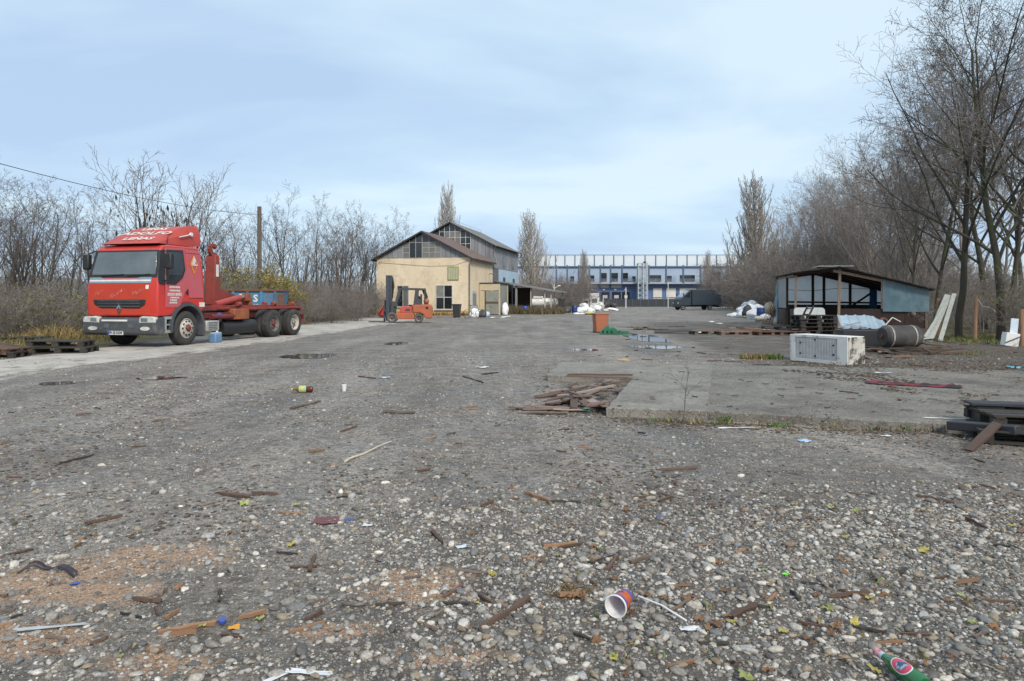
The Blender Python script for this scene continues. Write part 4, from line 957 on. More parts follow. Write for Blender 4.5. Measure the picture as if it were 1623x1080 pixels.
# chassis and hook-lift
ch = MB()
for s_ in (1, -1): ch.b2(-6.95, 1.0, s_ * .36, s_ * .45, .74, 1.0)
for x in (-.9, -2.0, -3.4, -4.1, -5.4, -6.85): ch.b2(x - .06, x + .06, -.40, .40, .80, .94)
for x in (0, -4.74, -6.14): ch.tube([(x, -1.0, .52), (x, 1.0, .52)], .075, 10)
ch.build('chassis_frame', M('chassis_dark_red', (.12, .022, .02), (.07, .02, .018), rough=.7, scale=3, spot=((.06, .035, .03), 3, .5, .7)), lorry)
sf = MB()
for s_ in (1, -1): sf.b2(-6.95, -.95, s_ * .42, s_ * .56, 1.04, 1.20)
for x in (-1.0, -2.4, -3.9, -5.4, -6.8): sf.b2(x - .07, x + .07, -.95 if x < -2 else -.6, .95 if x < -2 else .6, 1.06, 1.14)
sf.b2(-6.95, -6.85, -1.0, 1.0, .95, 1.10)
for x in (-3.4, -5.6, -6.9):
    for s_ in (1, -1): sf.tube([(x - .1, s_ * .62, 1.24), (x + .1, s_ * .62, 1.24)], .09, 10)
sf.build('lift_frame', hookred, lorry, bevel=.01)
rails = MB()
for s_ in (1, -1): rails.b2(-6.9, -2.9, s_ * 1.00, s_ * 1.10, 1.06, 1.13)
rails.build('side_rail', hookred, lorry)
ha = MB().prism([(-3.02, 1.22), (-2.60, 1.22), (-2.66, 2.2), (-2.72, 2.95), (-2.92, 2.95), (-2.98, 2.2)], 'y', -.19, .19); arm = ha.build('hook_arm', hookred, lorry, bevel=.02)
MB().prism([(-2.80, 1.22), (-2.80, 1.88), (-3.10, 1.78), (-4.72, 1.36), (-4.74, 1.20), (-3.4, 1.22)], 'y', -.16, .16).build('boom', hookred, lorry, bevel=.02)
hk = MB(); hp = [(-2.82 + .17 * math.cos(a), 3.13 + .17 * math.sin(a)) for a in np.linspace(R(-120), R(150), 12)]
for p, q_ in zip(hp, hp[1:]): hk.bar((p[0], 0, p[1]), (q_[0], 0, q_[1]), .12, .11, (0, 1, 0))
hk.bar((-2.82, 0, 2.80), (-2.90, 0, 3.02), .14, .16); hk.build('hook', hookred, arm)
MB().b2(-2.88, -2.74, .19, .197, 2.20, 2.62).build('sticker', white, arm)
for s_ in (1, -1):
    MB().tube([(-2.35, s_ * .42, 1.22), (-3.75, s_ * .42, 1.46)], .12, 14).build('hydraulic_ram', M('ram_red', (.40, .055, .050), (.30, .05, .045), rough=.5, scale=3), lorry, smooth=True)
    MB().tube([(-3.75, s_ * .42, 1.46), (-4.05, s_ * .42, 1.51)], .06, 12).build('ram_rod', steel, lorry, smooth=True)
    MB().box((-4.15, s_ * .42, 1.48), (.26, .22, .26)).box((-4.32, s_ * .40, 1.34), (.16, .2, .28)).build('ram_bracket', orange_rust, lorry, bevel=.02)
MB().b2(-3.30, -2.45, .72, 1.12, .72, 1.08).build('oil_tank', orange_rust, lorry, bevel=.02)
MB().b2(-2.4, -1.0, .60, 1.02, .80, .96).tube([(-2.5, 1.05, .84), (-1.3, 1.05, .84)], .08, 10).build('valve_bank', M('valve_red', (.18, .022, .02), (.09, .02, .02), rough=.6, scale=4), lorry)
MB().tube([(-3.9, .82, .45), (-2.0, .82, .45)], .25, 18).build('air_tank', black, lorry, smooth=True)
MB().b2(-1.55, -.92, .82, 1.20, .38, .72).build('battery_cover', M('battery_cover_silver', (.46, .46, .44), (.32, .31, .30), rough=.45, scale=4, metal=.2), lorry, bevel=.03)
ld = MB()
for z in np.linspace(.45, .66, 5): ld.b2(-1.45, -1.02, 1.20, 1.206, z - .012, z + .012)
ld.build('cover_tread', plastic, lorry)
MB().tube([(-1.75, 1.02, .78), (-1.75, 1.02, .96)], .085, 14).build('air_filter_blue', M('bright_blue_plastic', (.03, .14, .52), (.03, .11, .40), rough=.4), lorry, smooth=True)
MB().tube([(-1.75, 1.02, .66), (-1.75, 1.02, .78)], .09, 14).build('filter_bowl', black, lorry, smooth=True)
for s_ in (1, -1):
    MB().b2(-7.0, -6.9, s_ * .70, s_ * 1.1, .62, .82).build('tail_lamp', M('tail_lamp_red', (.16, .015, .015), (.10, .012, .012), rough=.4), lorry)
MB().b2(-6.96, -6.90, -1.15, 1.15, .50, .62).build('rear_bar', hookred, lorry)
# blue jerrycan standing by the wheel
x, y, z = G(341.5, 543.5)
jc = thing('jerrycan', 'pale blue plastic canister on the ground beside the lorry step', 'canister', (x, y, 0), LORRY_RZ)
jm = M('jerrycan_blue', (.14, .25, .42), (.11, .20, .35), rough=.4, scale=5)
MB().b2(-.17, .17, -.13, .13, 0, .30).build('body', jm, jc, bevel=.04, seg=3)
MB().b2(-.165, .165, -.125, .125, .27, .345).build('top', M('jerrycan_top', (.33, .40, .46), (.26, .33, .40), rough=.5), jc, bevel=.03)
MB().tube([(-.08, 0, .34), (-.08, 0, .385)], .035, 12).build('cap', white, jc)

# ------------------------------------------------------------------ forklift
x0, y0, _ = G(648, 512)
fk = thing('forklift', 'orange and grey forklift truck with raised mast in front of the yellow house', 'forklift', (x0, y0 + .6, 0), R(180 + 6))
org = M('forklift_orange', (.44, .115, .045), (.34, .095, .045), rough=.5, scale=3, spot=((.25, .10, .06), 4, .55, .72))
dgr = M('forklift_grey', (.050, .057, .062), (.038, .042, .046), rough=.55, scale=3)
for s_ in (1, -1):
    wheel(fk, (1.08, s_ * .48, .33), .33, .22, s_, rimg, hubred, True, M('dusty_tyre', (.12, .12, .115), (.075, .075, .072), rough=.9, scale=4)); wheel(fk, (-.53, s_ * .45, .27), .27, .18, s_, rimg, hubred, True, MATS['dusty_tyre'])
MB().prism([(.86, .22), (.86, .62), (-.20, .62), (-.28, .40), (-.25, .22)], 'y', -.55, .55).build('chassis', org, fk, bevel=.03)
MB().prism([(-.20, .62), (-.10, 1.12), (-1.28, 1.12), (-1.36, .98), (-1.36, .34), (-1.24, .26), (-.92, .26), (-.82, .50), (-.62, .60)], 'y', -.56, .56).build('counterweight', org, fk, bevel=.06, seg=3)
MB().b2(-1.375, -1.30, -.3, .3, .66, .92).b2(-1.1, -.95, -.57, .57, .84, .97).build('cooling_vent', matte, fk)
MB().prism([(.62, .62), (.62, .95), (.40, 1.0), (-.12, 1.0), (-.12, .62)], 'y', -.50, .50).build('engine_cover', M('forklift_red', (.50, .075, .055), (.42, .07, .05), rough=.5), fk, bevel=.03)
MB().b2(-.02, .28, .50, .512, .72, .86).build('decal', dgr, fk)
MB().prism([(.10, 1.0), (.10, 1.10), (-.36, 1.10), (-.52, 1.62), (-.62, 1.62), (-.55, 1.0)], 'y', -.24, .24).build('seat', black, fk, bevel=.03)
MB().prism([(.90, .62), (1.0, .62), (.95, 1.15), (.80, 1.15)], 'y', -.42, .42).build('dashboard', dgr, fk, bevel=.02)
MB().prism([(-.28, .62), (-.22, 1.30), (-.30, 1.45), (-.62, 1.45), (-.70, 1.15), (-.70, .62)], 'y', .46, .54).build('side_panel', dgr, fk, bevel=.02)
MB().bar((.74, -.05, 1.15), (.56, -.05, 1.38), .04, .04).tube([(.56 + .17 * math.cos(a) * .6, -.05 + .17 * math.sin(a), 1.38 + .17 * math.cos(a) * .6) for a in np.linspace(0, 6.28, 17)], .018, 6).build('steering_wheel', black, fk)
gd = MB()
for s_ in (1, -1):
    gd.bar((.90, s_ * .50, 1.0), (.62, s_ * .48, 2.08), .09, .15).bar((-.30, s_ * .50, 1.05), (-.42, s_ * .48, 2.06), .10, .19).bar((-.42, s_ * .48, 2.04), (-.55, s_ * .50, 1.1), .07, .06).bar((.68, s_ * .48, 2.08), (-.95, s_ * .48, 2.04), .08, .12).bar((-.90, s_ * .46, 2.0), (-.86, s_ * .46, 1.1), .06, .06)
for x in np.linspace(.64, -.9, 8): gd.b2(x - .02, x + .02, -.48, .48, 2.06, 2.10)
gd.build('overhead_guard', dgr, fk)
br_ = MB()
for y_ in np.linspace(-.42, .42, 7): br_.b2(1.52, 1.56, y_ - .02, y_ + .02, .8, 1.35)
br_.b2(1.52, 1.57, -.46, .46, 1.33, 1.39).build('load_backrest', dgr, fk)
MB().prism([(.98, .62), (1.18, .62), (1.10, 1.30), (.90, 1.30)], 'y', -.5, .5).build('cowl', dgr, fk, bevel=.02)
MB().b2(-.72, -.62, -.42, .42, 1.1, 1.75).build('rear_grille', dgr, fk, bevel=.02)
ms = MB()
for s_ in (1, -1): ms.b2(1.26, 1.46, s_ * .26, s_ * .38, .12, 2.90).b2(1.10, 1.25, s_ * .18, s_ * .28, .25, 2.80)
for z in (.4, 1.1, 2.1, 2.86): ms.b2(1.22, 1.42, -.34, .34, z - .06, z + .04)
ms.build('mast', M('mast_blue_grey', (.045, .055, .075), (.035, .040, .052), rough=.55, scale=3), fk)
MB().tube([(1.25, 0, .3), (1.25, 0, 2.75)], .05, 10).tube([(1.15, .1, 2.9), (.80, .1, 2.86)], .012, 5).build('lift_cylinder', steel, fk)
hs = MB().tube([(1.12, .14, 1.5), (1.02, .14, 2.3), (1.10, .14, 2.78), (1.2, .14, 2.86)], .07, 8); hs.build('hose', black, fk, smooth=True)
MB().b2(1.44, 1.54, -.55, .55, .25, .37).b2(1.44, 1.54, -.55, .55, .70, .80).build('fork_carriage', dgr, fk)
for s_ in (1, -1): MB().b2(1.54, 1.60, s_ * .22, s_ * .34, .06, .85).b2(1.54, 2.5, s_ * .22, s_ * .34, .05, .10).build('fork', dgr, fk)
MB().lathe([(0, -.36), (.10, -.36), (.17, -.28), (.17, .24), (.12, .32), (.06, .36), (0, .36)], 16, 'y', (-.98, 0, 1.32)).build('gas_bottle', org, fk, smooth=True)
MB().lathe([(.175, -.1), (.178, .1)], 16, 'y', (-.98, 0, 1.32)).b2(-1.12, -.84, -.3, .3, 1.10, 1.18).build('bottle_cradle', dgr, fk)
MB().bar((-.98, .3, 1.50), (-.78, .3, 2.04), .10, .16).build('bottle_arm', black, fk); MB().bar((-1.02, -.3, 1.50), (-.84, -.3, 2.04), .10, .16).build('bottle_arm', black, fk)

# ------------------------------------------------------------------ dark lorry at the lane end
x1, y1, _ = G(1104, 491.5)
bv = thing('box_lorry', 'dark navy box lorry parked at the far end of the yard', 'lorry', (x1, y1, 0), R(180 + 10))
navy = M('navy_paint', (.030, .046, .066), (.024, .037, .054), rough=.45, scale=1.5, spot=((.06, .07, .08), 2, .6, .8))
bv.scale = (1, 1, 1.12)
MB().b2(-3.2, 1.15, -1.08, 1.08, .62, 2.55).build('cargo_box', navy, bv, bevel=.04)
MB().prism([(1.22, .55), (1.22, 2.45), (1.45, 2.45), (2.55, 1.55), (3.05, 1.35), (3.12, .55)], 'y', -1.0, 1.0).build('cab', navy, bv, bevel=.06, seg=3)
ws_ = MB(); ws_.add([(1.50, -.92, 2.435), (1.50, .92, 2.435), (2.60, .95, 1.56), (2.60, -.95, 1.56)], [(0, 1, 2, 3)])
for i, v in enumerate(ws_.v): ws_.v[i] = (v[0] + .012, v[1], v[2] + .014)
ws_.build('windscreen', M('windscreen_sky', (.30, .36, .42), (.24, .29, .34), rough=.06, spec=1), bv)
for s_ in (1, -1):
    MB().prism([(1.42, 1.55), (1.42, 2.25), (1.55, 2.25), (2.35, 1.60)], 'y', s_ * .99, s_ * 1.012).build('side_window', glassd, bv)
    for x in (2.45, -1.55): wheel(bv, (x, s_ * .88, .38), .38, .24, s_, rimg, rimg, True)
    MB().b2(3.08, 3.16, s_ * .62, s_ * .92, .80, .98).build('headlight', lamp, bv)
    MB().box((2.45, s_ * 1.15, 1.9), (.1, .18, .35)).build('mirror', black, bv)
MB().b2(2.9, 3.18, -1.0, 1.0, .35, .58).build('bumper', black, bv, bevel=.03)
MB().b2(-3.1, 2.4, -.5, .5, .42, .60).b2(-3.15, -3.05, -.95, .95, .35, .5).build('chassis_frame', matte, bv)
# ------------------------------------------------------------------ yellow house
AB = R(-13.0); HO = (-3.81, 62.0)
plaster = M('yellow_plaster', (.72, .605, .435), (.63, .525, .365), rough=.85, scale=.5, bump=.2, bscale=20, stretch=(1.4, 1.4, .45), spot=[((.52, .42, .29), .8, .50, .72), ((.38, .32, .25), 2.6, .58, .72)])
ochre = M('ochre_plinth', (.55, .33, .11), (.44, .28, .11), rough=.85, scale=1.2)
siding = M('grey_sheet', (.27, .275, .285), (.19, .195, .205), rough=.6, metal=.15, scale=2, stretch=(1, 1, .3), rnd=.18, spot=((.13, .10, .085), 2, .62, .75))
roofm = M('rusty_roof_sheet', (.21, .165, .150), (.16, .135, .125), rough=.65, scale=1.2, rnd=.15, spot=((.22, .080, .062), .9, .54, .66))
roofg = M('grey_roof_sheet', (.24, .25, .25), (.17, .18, .18), rough=.6, scale=1.2, rnd=.1)
trim = M('dark_timber_trim', (.050, .040, .034), (.032, .027, .024), rough=.85)
framew = M('white_window_frame', (.60, .60, .58), (.48, .48, .46), rough=.6)
frameg = M('grey_window_frame', (.40, .40, .39), (.32, .32, .31), rough=.6)
pane_d = M('pane_dark', (.016, .019, .022), (.026, .029, .032), rough=.12, spec=.7, scale=1.0, rnd=.4)
pane_l = M('pane_dusty', (.20, .195, .175), (.14, .14, .13), rough=.35, spec=.6, scale=1.2, rnd=.3)
cream = M('cream_frame', (.52, .45, .31), (.44, .38, .26), rough=.7)
doorg = M('green_grey_metal_door', (.27, .29, .255), (.20, .21, .185), rough=.55, scale=1.2, spot=((.12, .09, .06), 2, .57, .72))
house = thing('yellow_house', 'yellow plastered gabled house with grey sheet gable, middle of the yard', 'house', (*HO, 0), AB)
WL, DL = -9.13, 8.14; AXX = WL / 2; EZ = 5.28; RZ_ = 7.72
sl = (RZ_ - EZ) / (-AXX + .15)
MB().b2(WL, 0, 0, DL, -.1, EZ).build('wall', plaster, house)
MB().b2(WL - .03, .03, -.03, DL, -.1, .42).build('plinth', ochre, house)
def roofz(x, rz=RZ_, axx=AXX, s_=None): return rz - abs(x - axx) * (s_ or sl)
MB().prism([(WL, EZ + .003), (0, EZ + .003), (0, roofz(0) - .04), (AXX, RZ_ - .04), (WL, roofz(WL) - .04)], 'y', .06, DL - .02).build('gable_core', trim, house)
def strip(parent, x0, x1, zb, zt, mat, name, y=0.0, th=.03):
    m = MB(); m.prism([(x0, zb), (x1, zb), (x1, zt(x1)), ((x0 + x1) / 2, zt((x0 + x1) / 2)), (x0, zt(x0))], 'y', y - th, y + .05); return m.build(name, mat, parent)
gl0, gl1 = onplane(639, 409, HO, AB)[0], onplane(699, 409, HO, AB)[0]
for a, b_ in ((WL, gl0), (gl1, 0)):
    n = max(3, int(round((b_ - a) / .50)))
    for k_ in range(n):
        xa, xb = a + (b_ - a) * k_ / n + .012, a + (b_ - a) * (k_ + 1) / n - .012
        strip(house, xa, xb, EZ + .02, lambda x: max(EZ + .06, roofz(x) - .10), siding, 'sheet_panel', 0.0, .02 + .012 * (k_ % 2))
cols = [onplane(p, 409, HO, AB)[0] for p in (639, 649.2, 659, 669.2, 680, 689.6, 699)]
rowz = [onplane(670, p, HO, AB)[1] for p in (409, 400.3, 392.6, 384.5)]
gf_ = thing('gable_window', None, None); gf_.parent = house
for k_ in range(6):
    for r_ in range(4):
        if k_ in (1, 2) and r_ in (1, 2): continue
        zb = rowz[r_]; ztop = 99 if r_ == 3 else (rowz[3] if (k_ in (1, 2) and r_ == 0) else rowz[r_ + 1])
        xa, xb = cols[k_] + .025, cols[k_ + 1] - .025
        top = lambda x: min(ztop - .025, roofz(x) - .14)
        if top(xa) - zb < .08 and top(xb) - zb < .08: continue
        mt = pane_d if (k_ in (1, 2) or r_ == 3) else pane_l
        strip(gf_, xa, xb, zb + .025, lambda x: max(zb + .03, top(x)), mt, 'pane', 0.0, .012)
for c_ in cols: MB().b2(c_ - .024, c_ + .024, -.035, .03, EZ, roofz(c_) - .12).build('mullion', frameg, gf_)
for r_ in range(4):
    for k_ in range(6):
        if k_ in (1, 2) and r_ in (1, 2): continue
        if rowz[r_] > roofz(max(cols[k_], min(AXX, cols[k_ + 1]))) - .14: continue
        MB().b2(cols[k_] + .024, cols[k_ + 1] - .024, -.03, .03, rowz[r_] - .022, rowz[r_] + .022).build('glazing_bar', frameg, gf_)
def roof_side(parent, xa, za, xb, zb, y0, y1, mat, n, name='roof_sheet', th=.05):
    """sheets laid side by side along the ridge"""
    for k_ in range(n):
        a, b_ = y0 + (y1 - y0) * k_ / n, y0 + (y1 - y0) * (k_ + 1) / n
        dz = .012 * (k_ % 2)
        m = MB(); m.add([(xa, a, za + dz), (xb, a, zb + dz), (xb, b_ + .03, zb + dz), (xa, b_ + .03, za + dz), (xa, a, za + dz + th), (xb, a, zb + dz + th), (xb, b_ + .03, zb + dz + th), (xa, b_ + .03, za + dz + th)],
                        [(0, 1, 2, 3), (4, 5, 6, 7), (0, 1, 5, 4), (1, 2, 6, 5), (2, 3, 7, 6), (3, 0, 4, 7)])
        for q in range(1, 4):
            yy = a + (b_ - a) * q / 4; m.bar((xa, yy, za + dz + th + .008), (xb, yy, zb + dz + th + .008), .03, .02)
        m.build(name, mat, parent)
roof_side(house, AXX, RZ_, .42, roofz(.42), -.38, DL, roofm, 7); roof_side(house, AXX, RZ_, WL - .42, roofz(.42), -.38, DL, roofm, 7)
for xa, xb in ((AXX, .44), (AXX, WL - .44)): MB().bar((xa, -.36, RZ_ - .05), (xb, -.36, roofz(.44) - .05), .04, .14).build('barge_board', trim, house)
for xa in (.40, WL - .40): MB().b2(xa - .03, xa + .03, -.36, DL, roofz(.42) - .10, roofz(.42) + .02).build('eave_board', trim, house)
def rect(parent, p0, p1, O, a, name, frame, panes, y=0.0, nx_=2, nz_=2, fw=.06, reveal=.0):
    """window from two pixels on a facade plane: frame, mullions and panes"""
    x0, z1 = onplane(*p0, O, a); x1, z0 = onplane(*p1, O, a)
    w_ = thing(name, None, None); w_.parent = parent
    m = MB()
    m.b2(x0 - fw, x1 + fw, y - .05, y + .02, z0 - fw, z0).b2(x0 - fw, x1 + fw, y - .05, y + .02, z1, z1 + fw).b2(x0 - fw, x0, y - .05, y + .02, z0, z1).b2(x1, x1 + fw, y - .05, y + .02, z0, z1)
    m.build('frame', frame, w_)
    MB().b2(x0 - .14, x1 + .14, y - .16, y + .01, z0 - fw - .07, z0 - fw - .003).build('sill', M('window_sill', (.42, .39, .33), (.33, .30, .25), rough=.8), w_)
    for k_ in range(nx_):
        for r_ in range(nz_):
            xa, xb = x0 + (x1 - x0) * k_ / nx_, x0 + (x1 - x0) * (k_ + 1) / nx_; za, zb = z0 + (z1 - z0) * r_ / nz_, z0 + (z1 - z0) * (r_ + 1) / nz_
            MB().b2(xa + .02, xb - .02, y - .018, y + .012, za + .02, zb - .02).build('pane', panes[(k_ + r_ * nx_) % len(panes)], w_)
    for k_ in range(1, nx_): MB().b2(x0 + (x1 - x0) * k_ / nx_ - .03, x0 + (x1 - x0) * k_ / nx_ + .03, y - .04, y + .012, z0, z1).build('mullion', frame, w_)
    for r_ in range(1, nz_): MB().b2(x0, x1, y - .036, y + .010, z0 + (z1 - z0) * r_ / nz_ - .03, z0 + (z1 - z0) * r_ / nz_ + .03).build('transom', frame, w_)
    return w_
rect(house, (691.5, 453), (716.5, 490), HO, AB, 'window', framew, [pane_d, pane_d, pane_l, pane_d], nx_=2, nz_=2)
rect(house, (630.5, 454), (647, 486), HO, AB, 'window', frameg, [pane_d, pane_l], nx_=2, nz_=1)
x0, z1 = onplane(710.5, 424, HO, AB); x1, z0 = onplane(726, 443, HO, AB)
sh = thing('shutter', None, None); sh.parent = house
for k_ in range(4):
    a, b_ = x0 + (x1 - x0) * k_ / 4, x0 + (x1 - x0) * (k_ + 1) / 4
    MB().b2(a + .008, b_ - .008, -.04, .02, z0, z1).build('board', M('shutter_pale_green', (.40, .42, .25), (.34, .35, .21), rough=.7, rnd=.1), sh)
MB().b2(x0 - .05, x1 + .05, -.05, .02, z1, z1 + .06).b2(x0 - .05, x1 + .05, -.07, .02, z0 - .07, z0).b2(x0 - .05, x0, -.05, .02, z0, z1).b2(x1, x1 + .05, -.05, .02, z0, z1).build('frame', M('ochre_frame', (.28, .22, .10), (.2, .15, .07), rough=.7), sh)
MB().tube([(-.02, -.10, .3), (-.02, -.10, 4.7), (.2, -.2, 5.0)], .06, 8).build('downpipe', steel, house, smooth=True)
MB().tube([(WL + .15, -.02, 4.9), (-3.9, -.03, 4.5), (-1.5, -.03, 4.55), (-.1, -.05, 5.0)], .010, 5).build('cable', black, house)
# right side wall: white door, lamp (built on x = 0 face)
SO = HO; SA = AB + R(90)
def side(px, py): return onplane(px, py, SO, SA)
wA, zA = side(748, 461); wB, _ = side(754.5, 461)
MB().b2(-.02, .05, wA, wB, .1, zA).build('side_door', M('blue_white_door', (.42, .47, .52), (.34, .39, .45), rough=.5), house)
MB().b2(-.02, .065, wA + .12, wB - .12, .9, zA - .25).build('door_pane', pane_l, house)
wl_, zl_ = side(775, 435); lp = MB().tube([(.0, wl_, zl_), (.25, wl_, zl_ + .08), (.38, wl_, zl_)], .03, 6); lp.lathe([(0, .05), (.12, 0), (0, -.02)], 10, 'z', (.4, wl_, zl_ - .03)); lp.build('wall_lamp', black, house)

# porch box with metal door
po = thing('porch', 'cream framed porch with grey-green metal door beside the yellow house', 'porch', (*HO, 0), AB)
q0, q1 = 3.0, 6.2; xo = 2.0; ht_ = 2.95
for (xa, ya) in ((xo, q0), (xo, q1), (.12, q0)): MB().b2(xa - .07, xa + .07, ya - .07, ya + .07, 0, ht_).build('post', cream, po)
MB().b2(.08, xo + .15, q0 - .12, q1 + .12, ht_, ht_ + .10).build('roof', trim, po)
MB().b2(.08, xo + .06, q0 - .06, q0 - .03, ht_ - .65, ht_ - .003).build('fascia', cream, po)
dr = MB().b2(.60, xo - .08, q0 - .02, q0 + .02, .06, 2.25).build('metal_door', doorg, po)
MB().b2(.60, xo - .08, q0 - .035, q0 - .02, 1.05, 1.25).b2(.60, .68, q0 - .035, q0 - .02, .06, 2.25).build('door_rail', M('door_rail_brown', (.10, .085, .06), rough=.7), dr)
MB().b2(.06, .55, q0 - .01, q0 + .02, .0, 2.28).build('side_panel', cream, po)
MB().b2(xo - .02, xo + .02, q0 + .08, q1 - .08, .05, ht_ - .02).build('outer_panel', doorg, po)

# ------------------------------------------------------------------ taller grey building behind
tb = thing('grey_sheet_building', 'taller grey metal-clad gabled building behind the yellow house', 'building', (*HO, 0), AB)
TY0, TY1 = DL + .05, 19.8; T0, T1 = AXX - 4.59, AXX + 4.59; TE, TR = 7.0, 9.5
tsl = (TR - TE) / 4.85
def tz(x): return TR - abs(x - AXX) * tsl
MB().b2(T0, T1, TY0 + .06, TY1, -.1, TE - .05).build('wall', M('dark_grey_wall', (.15, .15, .155), (.11, .11, .115), rough=.7, scale=1.5), tb)
MB().prism([(T0, TE - .05), (T1, TE - .05), (T1, tz(T1) - .05), (AXX, TR - .05), (T0, tz(T0) - .05)], 'y', TY0 + .06, TY1).build('gable_core', trim, tb)
TO = (HO[0] - math.sin(AB) * TY0, HO[1] + math.cos(AB) * TY0)
tcols = [onplane(p, 380, TO, AB)[0] for p in (680, 688, 696.5, 704.5, 712.8, 721.2, 729.8, 738.2, 746)]
trow = [onplane(712, p, TO, AB)[1] for p in (398, 387, 377, 367.5)]
tg = thing('gable_window', None, None); tg.parent = tb
for k_ in range(8):
    for r_ in range(4):
        zb = trow[r_]; zt_ = 99 if r_ == 3 else trow[r_ + 1]; xa, xb = tcols[k_] + .025, tcols[k_ + 1] - .025
        top = lambda x: min(zt_ - .025, tz(x) - .16)
        if top(xa) - zb < .08 and top(xb) - zb < .08: continue
        strip(tg, xa, xb, zb + .025, lambda x: max(zb + .03, top(x)), pane_l if (k_ in (4, 5) and r_ in (1, 2)) or (k_ == 3 and r_ == 2) else pane_d, 'pane', TY0, .012)
for c_ in tcols: MB().b2(c_ - .024, c_ + .024, TY0 - .035, TY0 + .03, trow[0], tz(c_) - .12).build('mullion', framew, tg)
for r_ in range(4):
    for k_ in range(8):
        if trow[r_] < min(tz(tcols[k_]), tz(tcols[k_ + 1])) - .14: MB().b2(tcols[k_] + .024, tcols[k_ + 1] - .024, TY0 - .03, TY0 + .03, trow[r_] - .02, trow[r_] + .02).build('glazing_bar', framew, tg)
for k_ in range(6):
    a, b_ = tcols[-1] + (T1 - tcols[-1]) * k_ / 6, tcols[-1] + (T1 - tcols[-1]) * (k_ + 1) / 6
    strip(tb, a + .012, b_ - .012, 3.6, lambda x: tz(x) - .12, siding, 'sheet_panel', TY0, .02 + .012 * (k_ % 2))
for k_ in range(5):
    a, b_ = T0 + (tcols[0] - T0) * k_ / 5, T0 + (tcols[0] - T0) * (k_ + 1) / 5
    strip(tb, a + .012, b_ - .012, 5.1, lambda x: max(5.15, tz(x) - .12), siding, 'sheet_panel', TY0, .02 + .012 * (k_ % 2))
# side facade on x = T1: upper grey sheets, lower glazed band
n = 18
for k_ in range(n):
    a, b_ = TY0 + .05 + (TY1 - TY0 - .05) * k_ / n, TY0 + .05 + (TY1 - TY0 - .05) * (k_ + 1) / n
    MB().b2(T1 + .003, T1 + .035 + .012 * (k_ % 2), a + .01, b_ - .01, 4.70, TE - .12).build('sheet_panel', siding, tb)
skyp = M('pale_blue_sheet', (.40, .53, .62), (.33, .45, .55), rough=.35, scale=.8, spec=.7)
for k_, (a, b_) in enumerate(zip(np.linspace(10.5, TY1 - .05, 7)[:-1], np.linspace(10.5, TY1 - .05, 7)[1:])):
    MB().b2(T1 + .003, T1 + .05, a + .02, b_ - .02, 3.05, 4.66).build('pale_panel', skyp, tb)
    if k_ in (1, 4): MB().b2(T1 + .045, T1 + .07, a + .3, b_ - .3, 3.15, 3.85).build('window', pane_d, tb)
for a in (12.2, 16.6): MB().b2(T1 + .04, T1 + .07, a, a + 1.0, 4.9, 6.1).build('window', pane_d, tb)
roof_side(tb, AXX, TR, T1 + .45, tz(T1 + .45), TY0 - .35, TY1 + .3, roofg, 9); roof_side(tb, AXX, TR, T0 - .45, tz(T1 + .45), TY0 - .35, TY1 + .3, roofg, 9)
for xa in (T1 + .47, T0 - .47): MB().bar((AXX, TY0 - .33, TR - .05), (xa, TY0 - .33, tz(T1 + .47) - .05), .04, .14).build('barge_board', trim, tb)
MB().tube([(T1 + .45, TY0 - .3, tz(T1 + .45)), (T1 + .45, TY1 + .3, tz(T1 + .45)), (T1 + .45, TY1 + .5, tz(T1 + .45) - .1), (T1 + .1, TY1 + .55, tz(T1 + .45) - .5)], .06, 8).build('gutter', black, tb)
MB().tube([(T1 + .40, TY0 - .30, tz(T1 + .45)), (T1 + .12, TY0 - .1, tz(T1 + .45) - .4), (T1 + .45, TY0 - .12, 5.0)], .05, 8).build('downpipe', steel, tb, smooth=True)
MB().tube([(AXX + .05, TY0 + 1.0, TR + .28), (AXX + .05, TY1, TR + .28)], .015, 5).tube([(AXX + .05, TY0 + 1, TR), (AXX + .05, TY0 + 1, TR + .28)], .02, 5).tube([(AXX + .05, TY1, TR), (AXX + .05, TY1, TR + .28)], .02, 5).build('ridge_wire', steel, tb)

# lean-to on the right of it
lt = thing('lean_to', 'low grey lean-to roof on thin posts right of the grey building', 'lean-to', (*HO, 0), AB)
roof_side(lt, T1 + .05, 3.30, 6.4, 2.22, 8.7, 17.0, roofg, 6, th=.06)
for x, y in ((2.27, 9.1), (3.8, 9.1), (5.25, 9.1), (5.9, 9.1), (2.3, 16.6), (3.9, 16.6), (5.9, 16.6)):
    h = 3.30 + (2.22 - 3.30) * (x - T1) / (6.4 - T1) - .02; hw_ = .10 if x < 3 else .05
    MB().b2(x - hw_, x + hw_, y - hw_, y + hw_, -.05, h).build('post', M('post_pale', (.50, .48, .42), rough=.7) if x > 3 else M('grey_post', (.28, .28, .28), rough=.8), lt)
MB().b2(T1 + .1, 2.3, 16.8, 16.95, 0, 2.8).build('back_wall', M('shade_wall', (.16, .135, .11), (.11, .10, .09), rough=.9), lt)  # plain dark brown wall colour
for y in (10.6, 13.0, 15.0): MB().b2(T1 + .02, T1 + .05, y, y + 1.0, .1, 2.3).build('doorway', matte, lt)

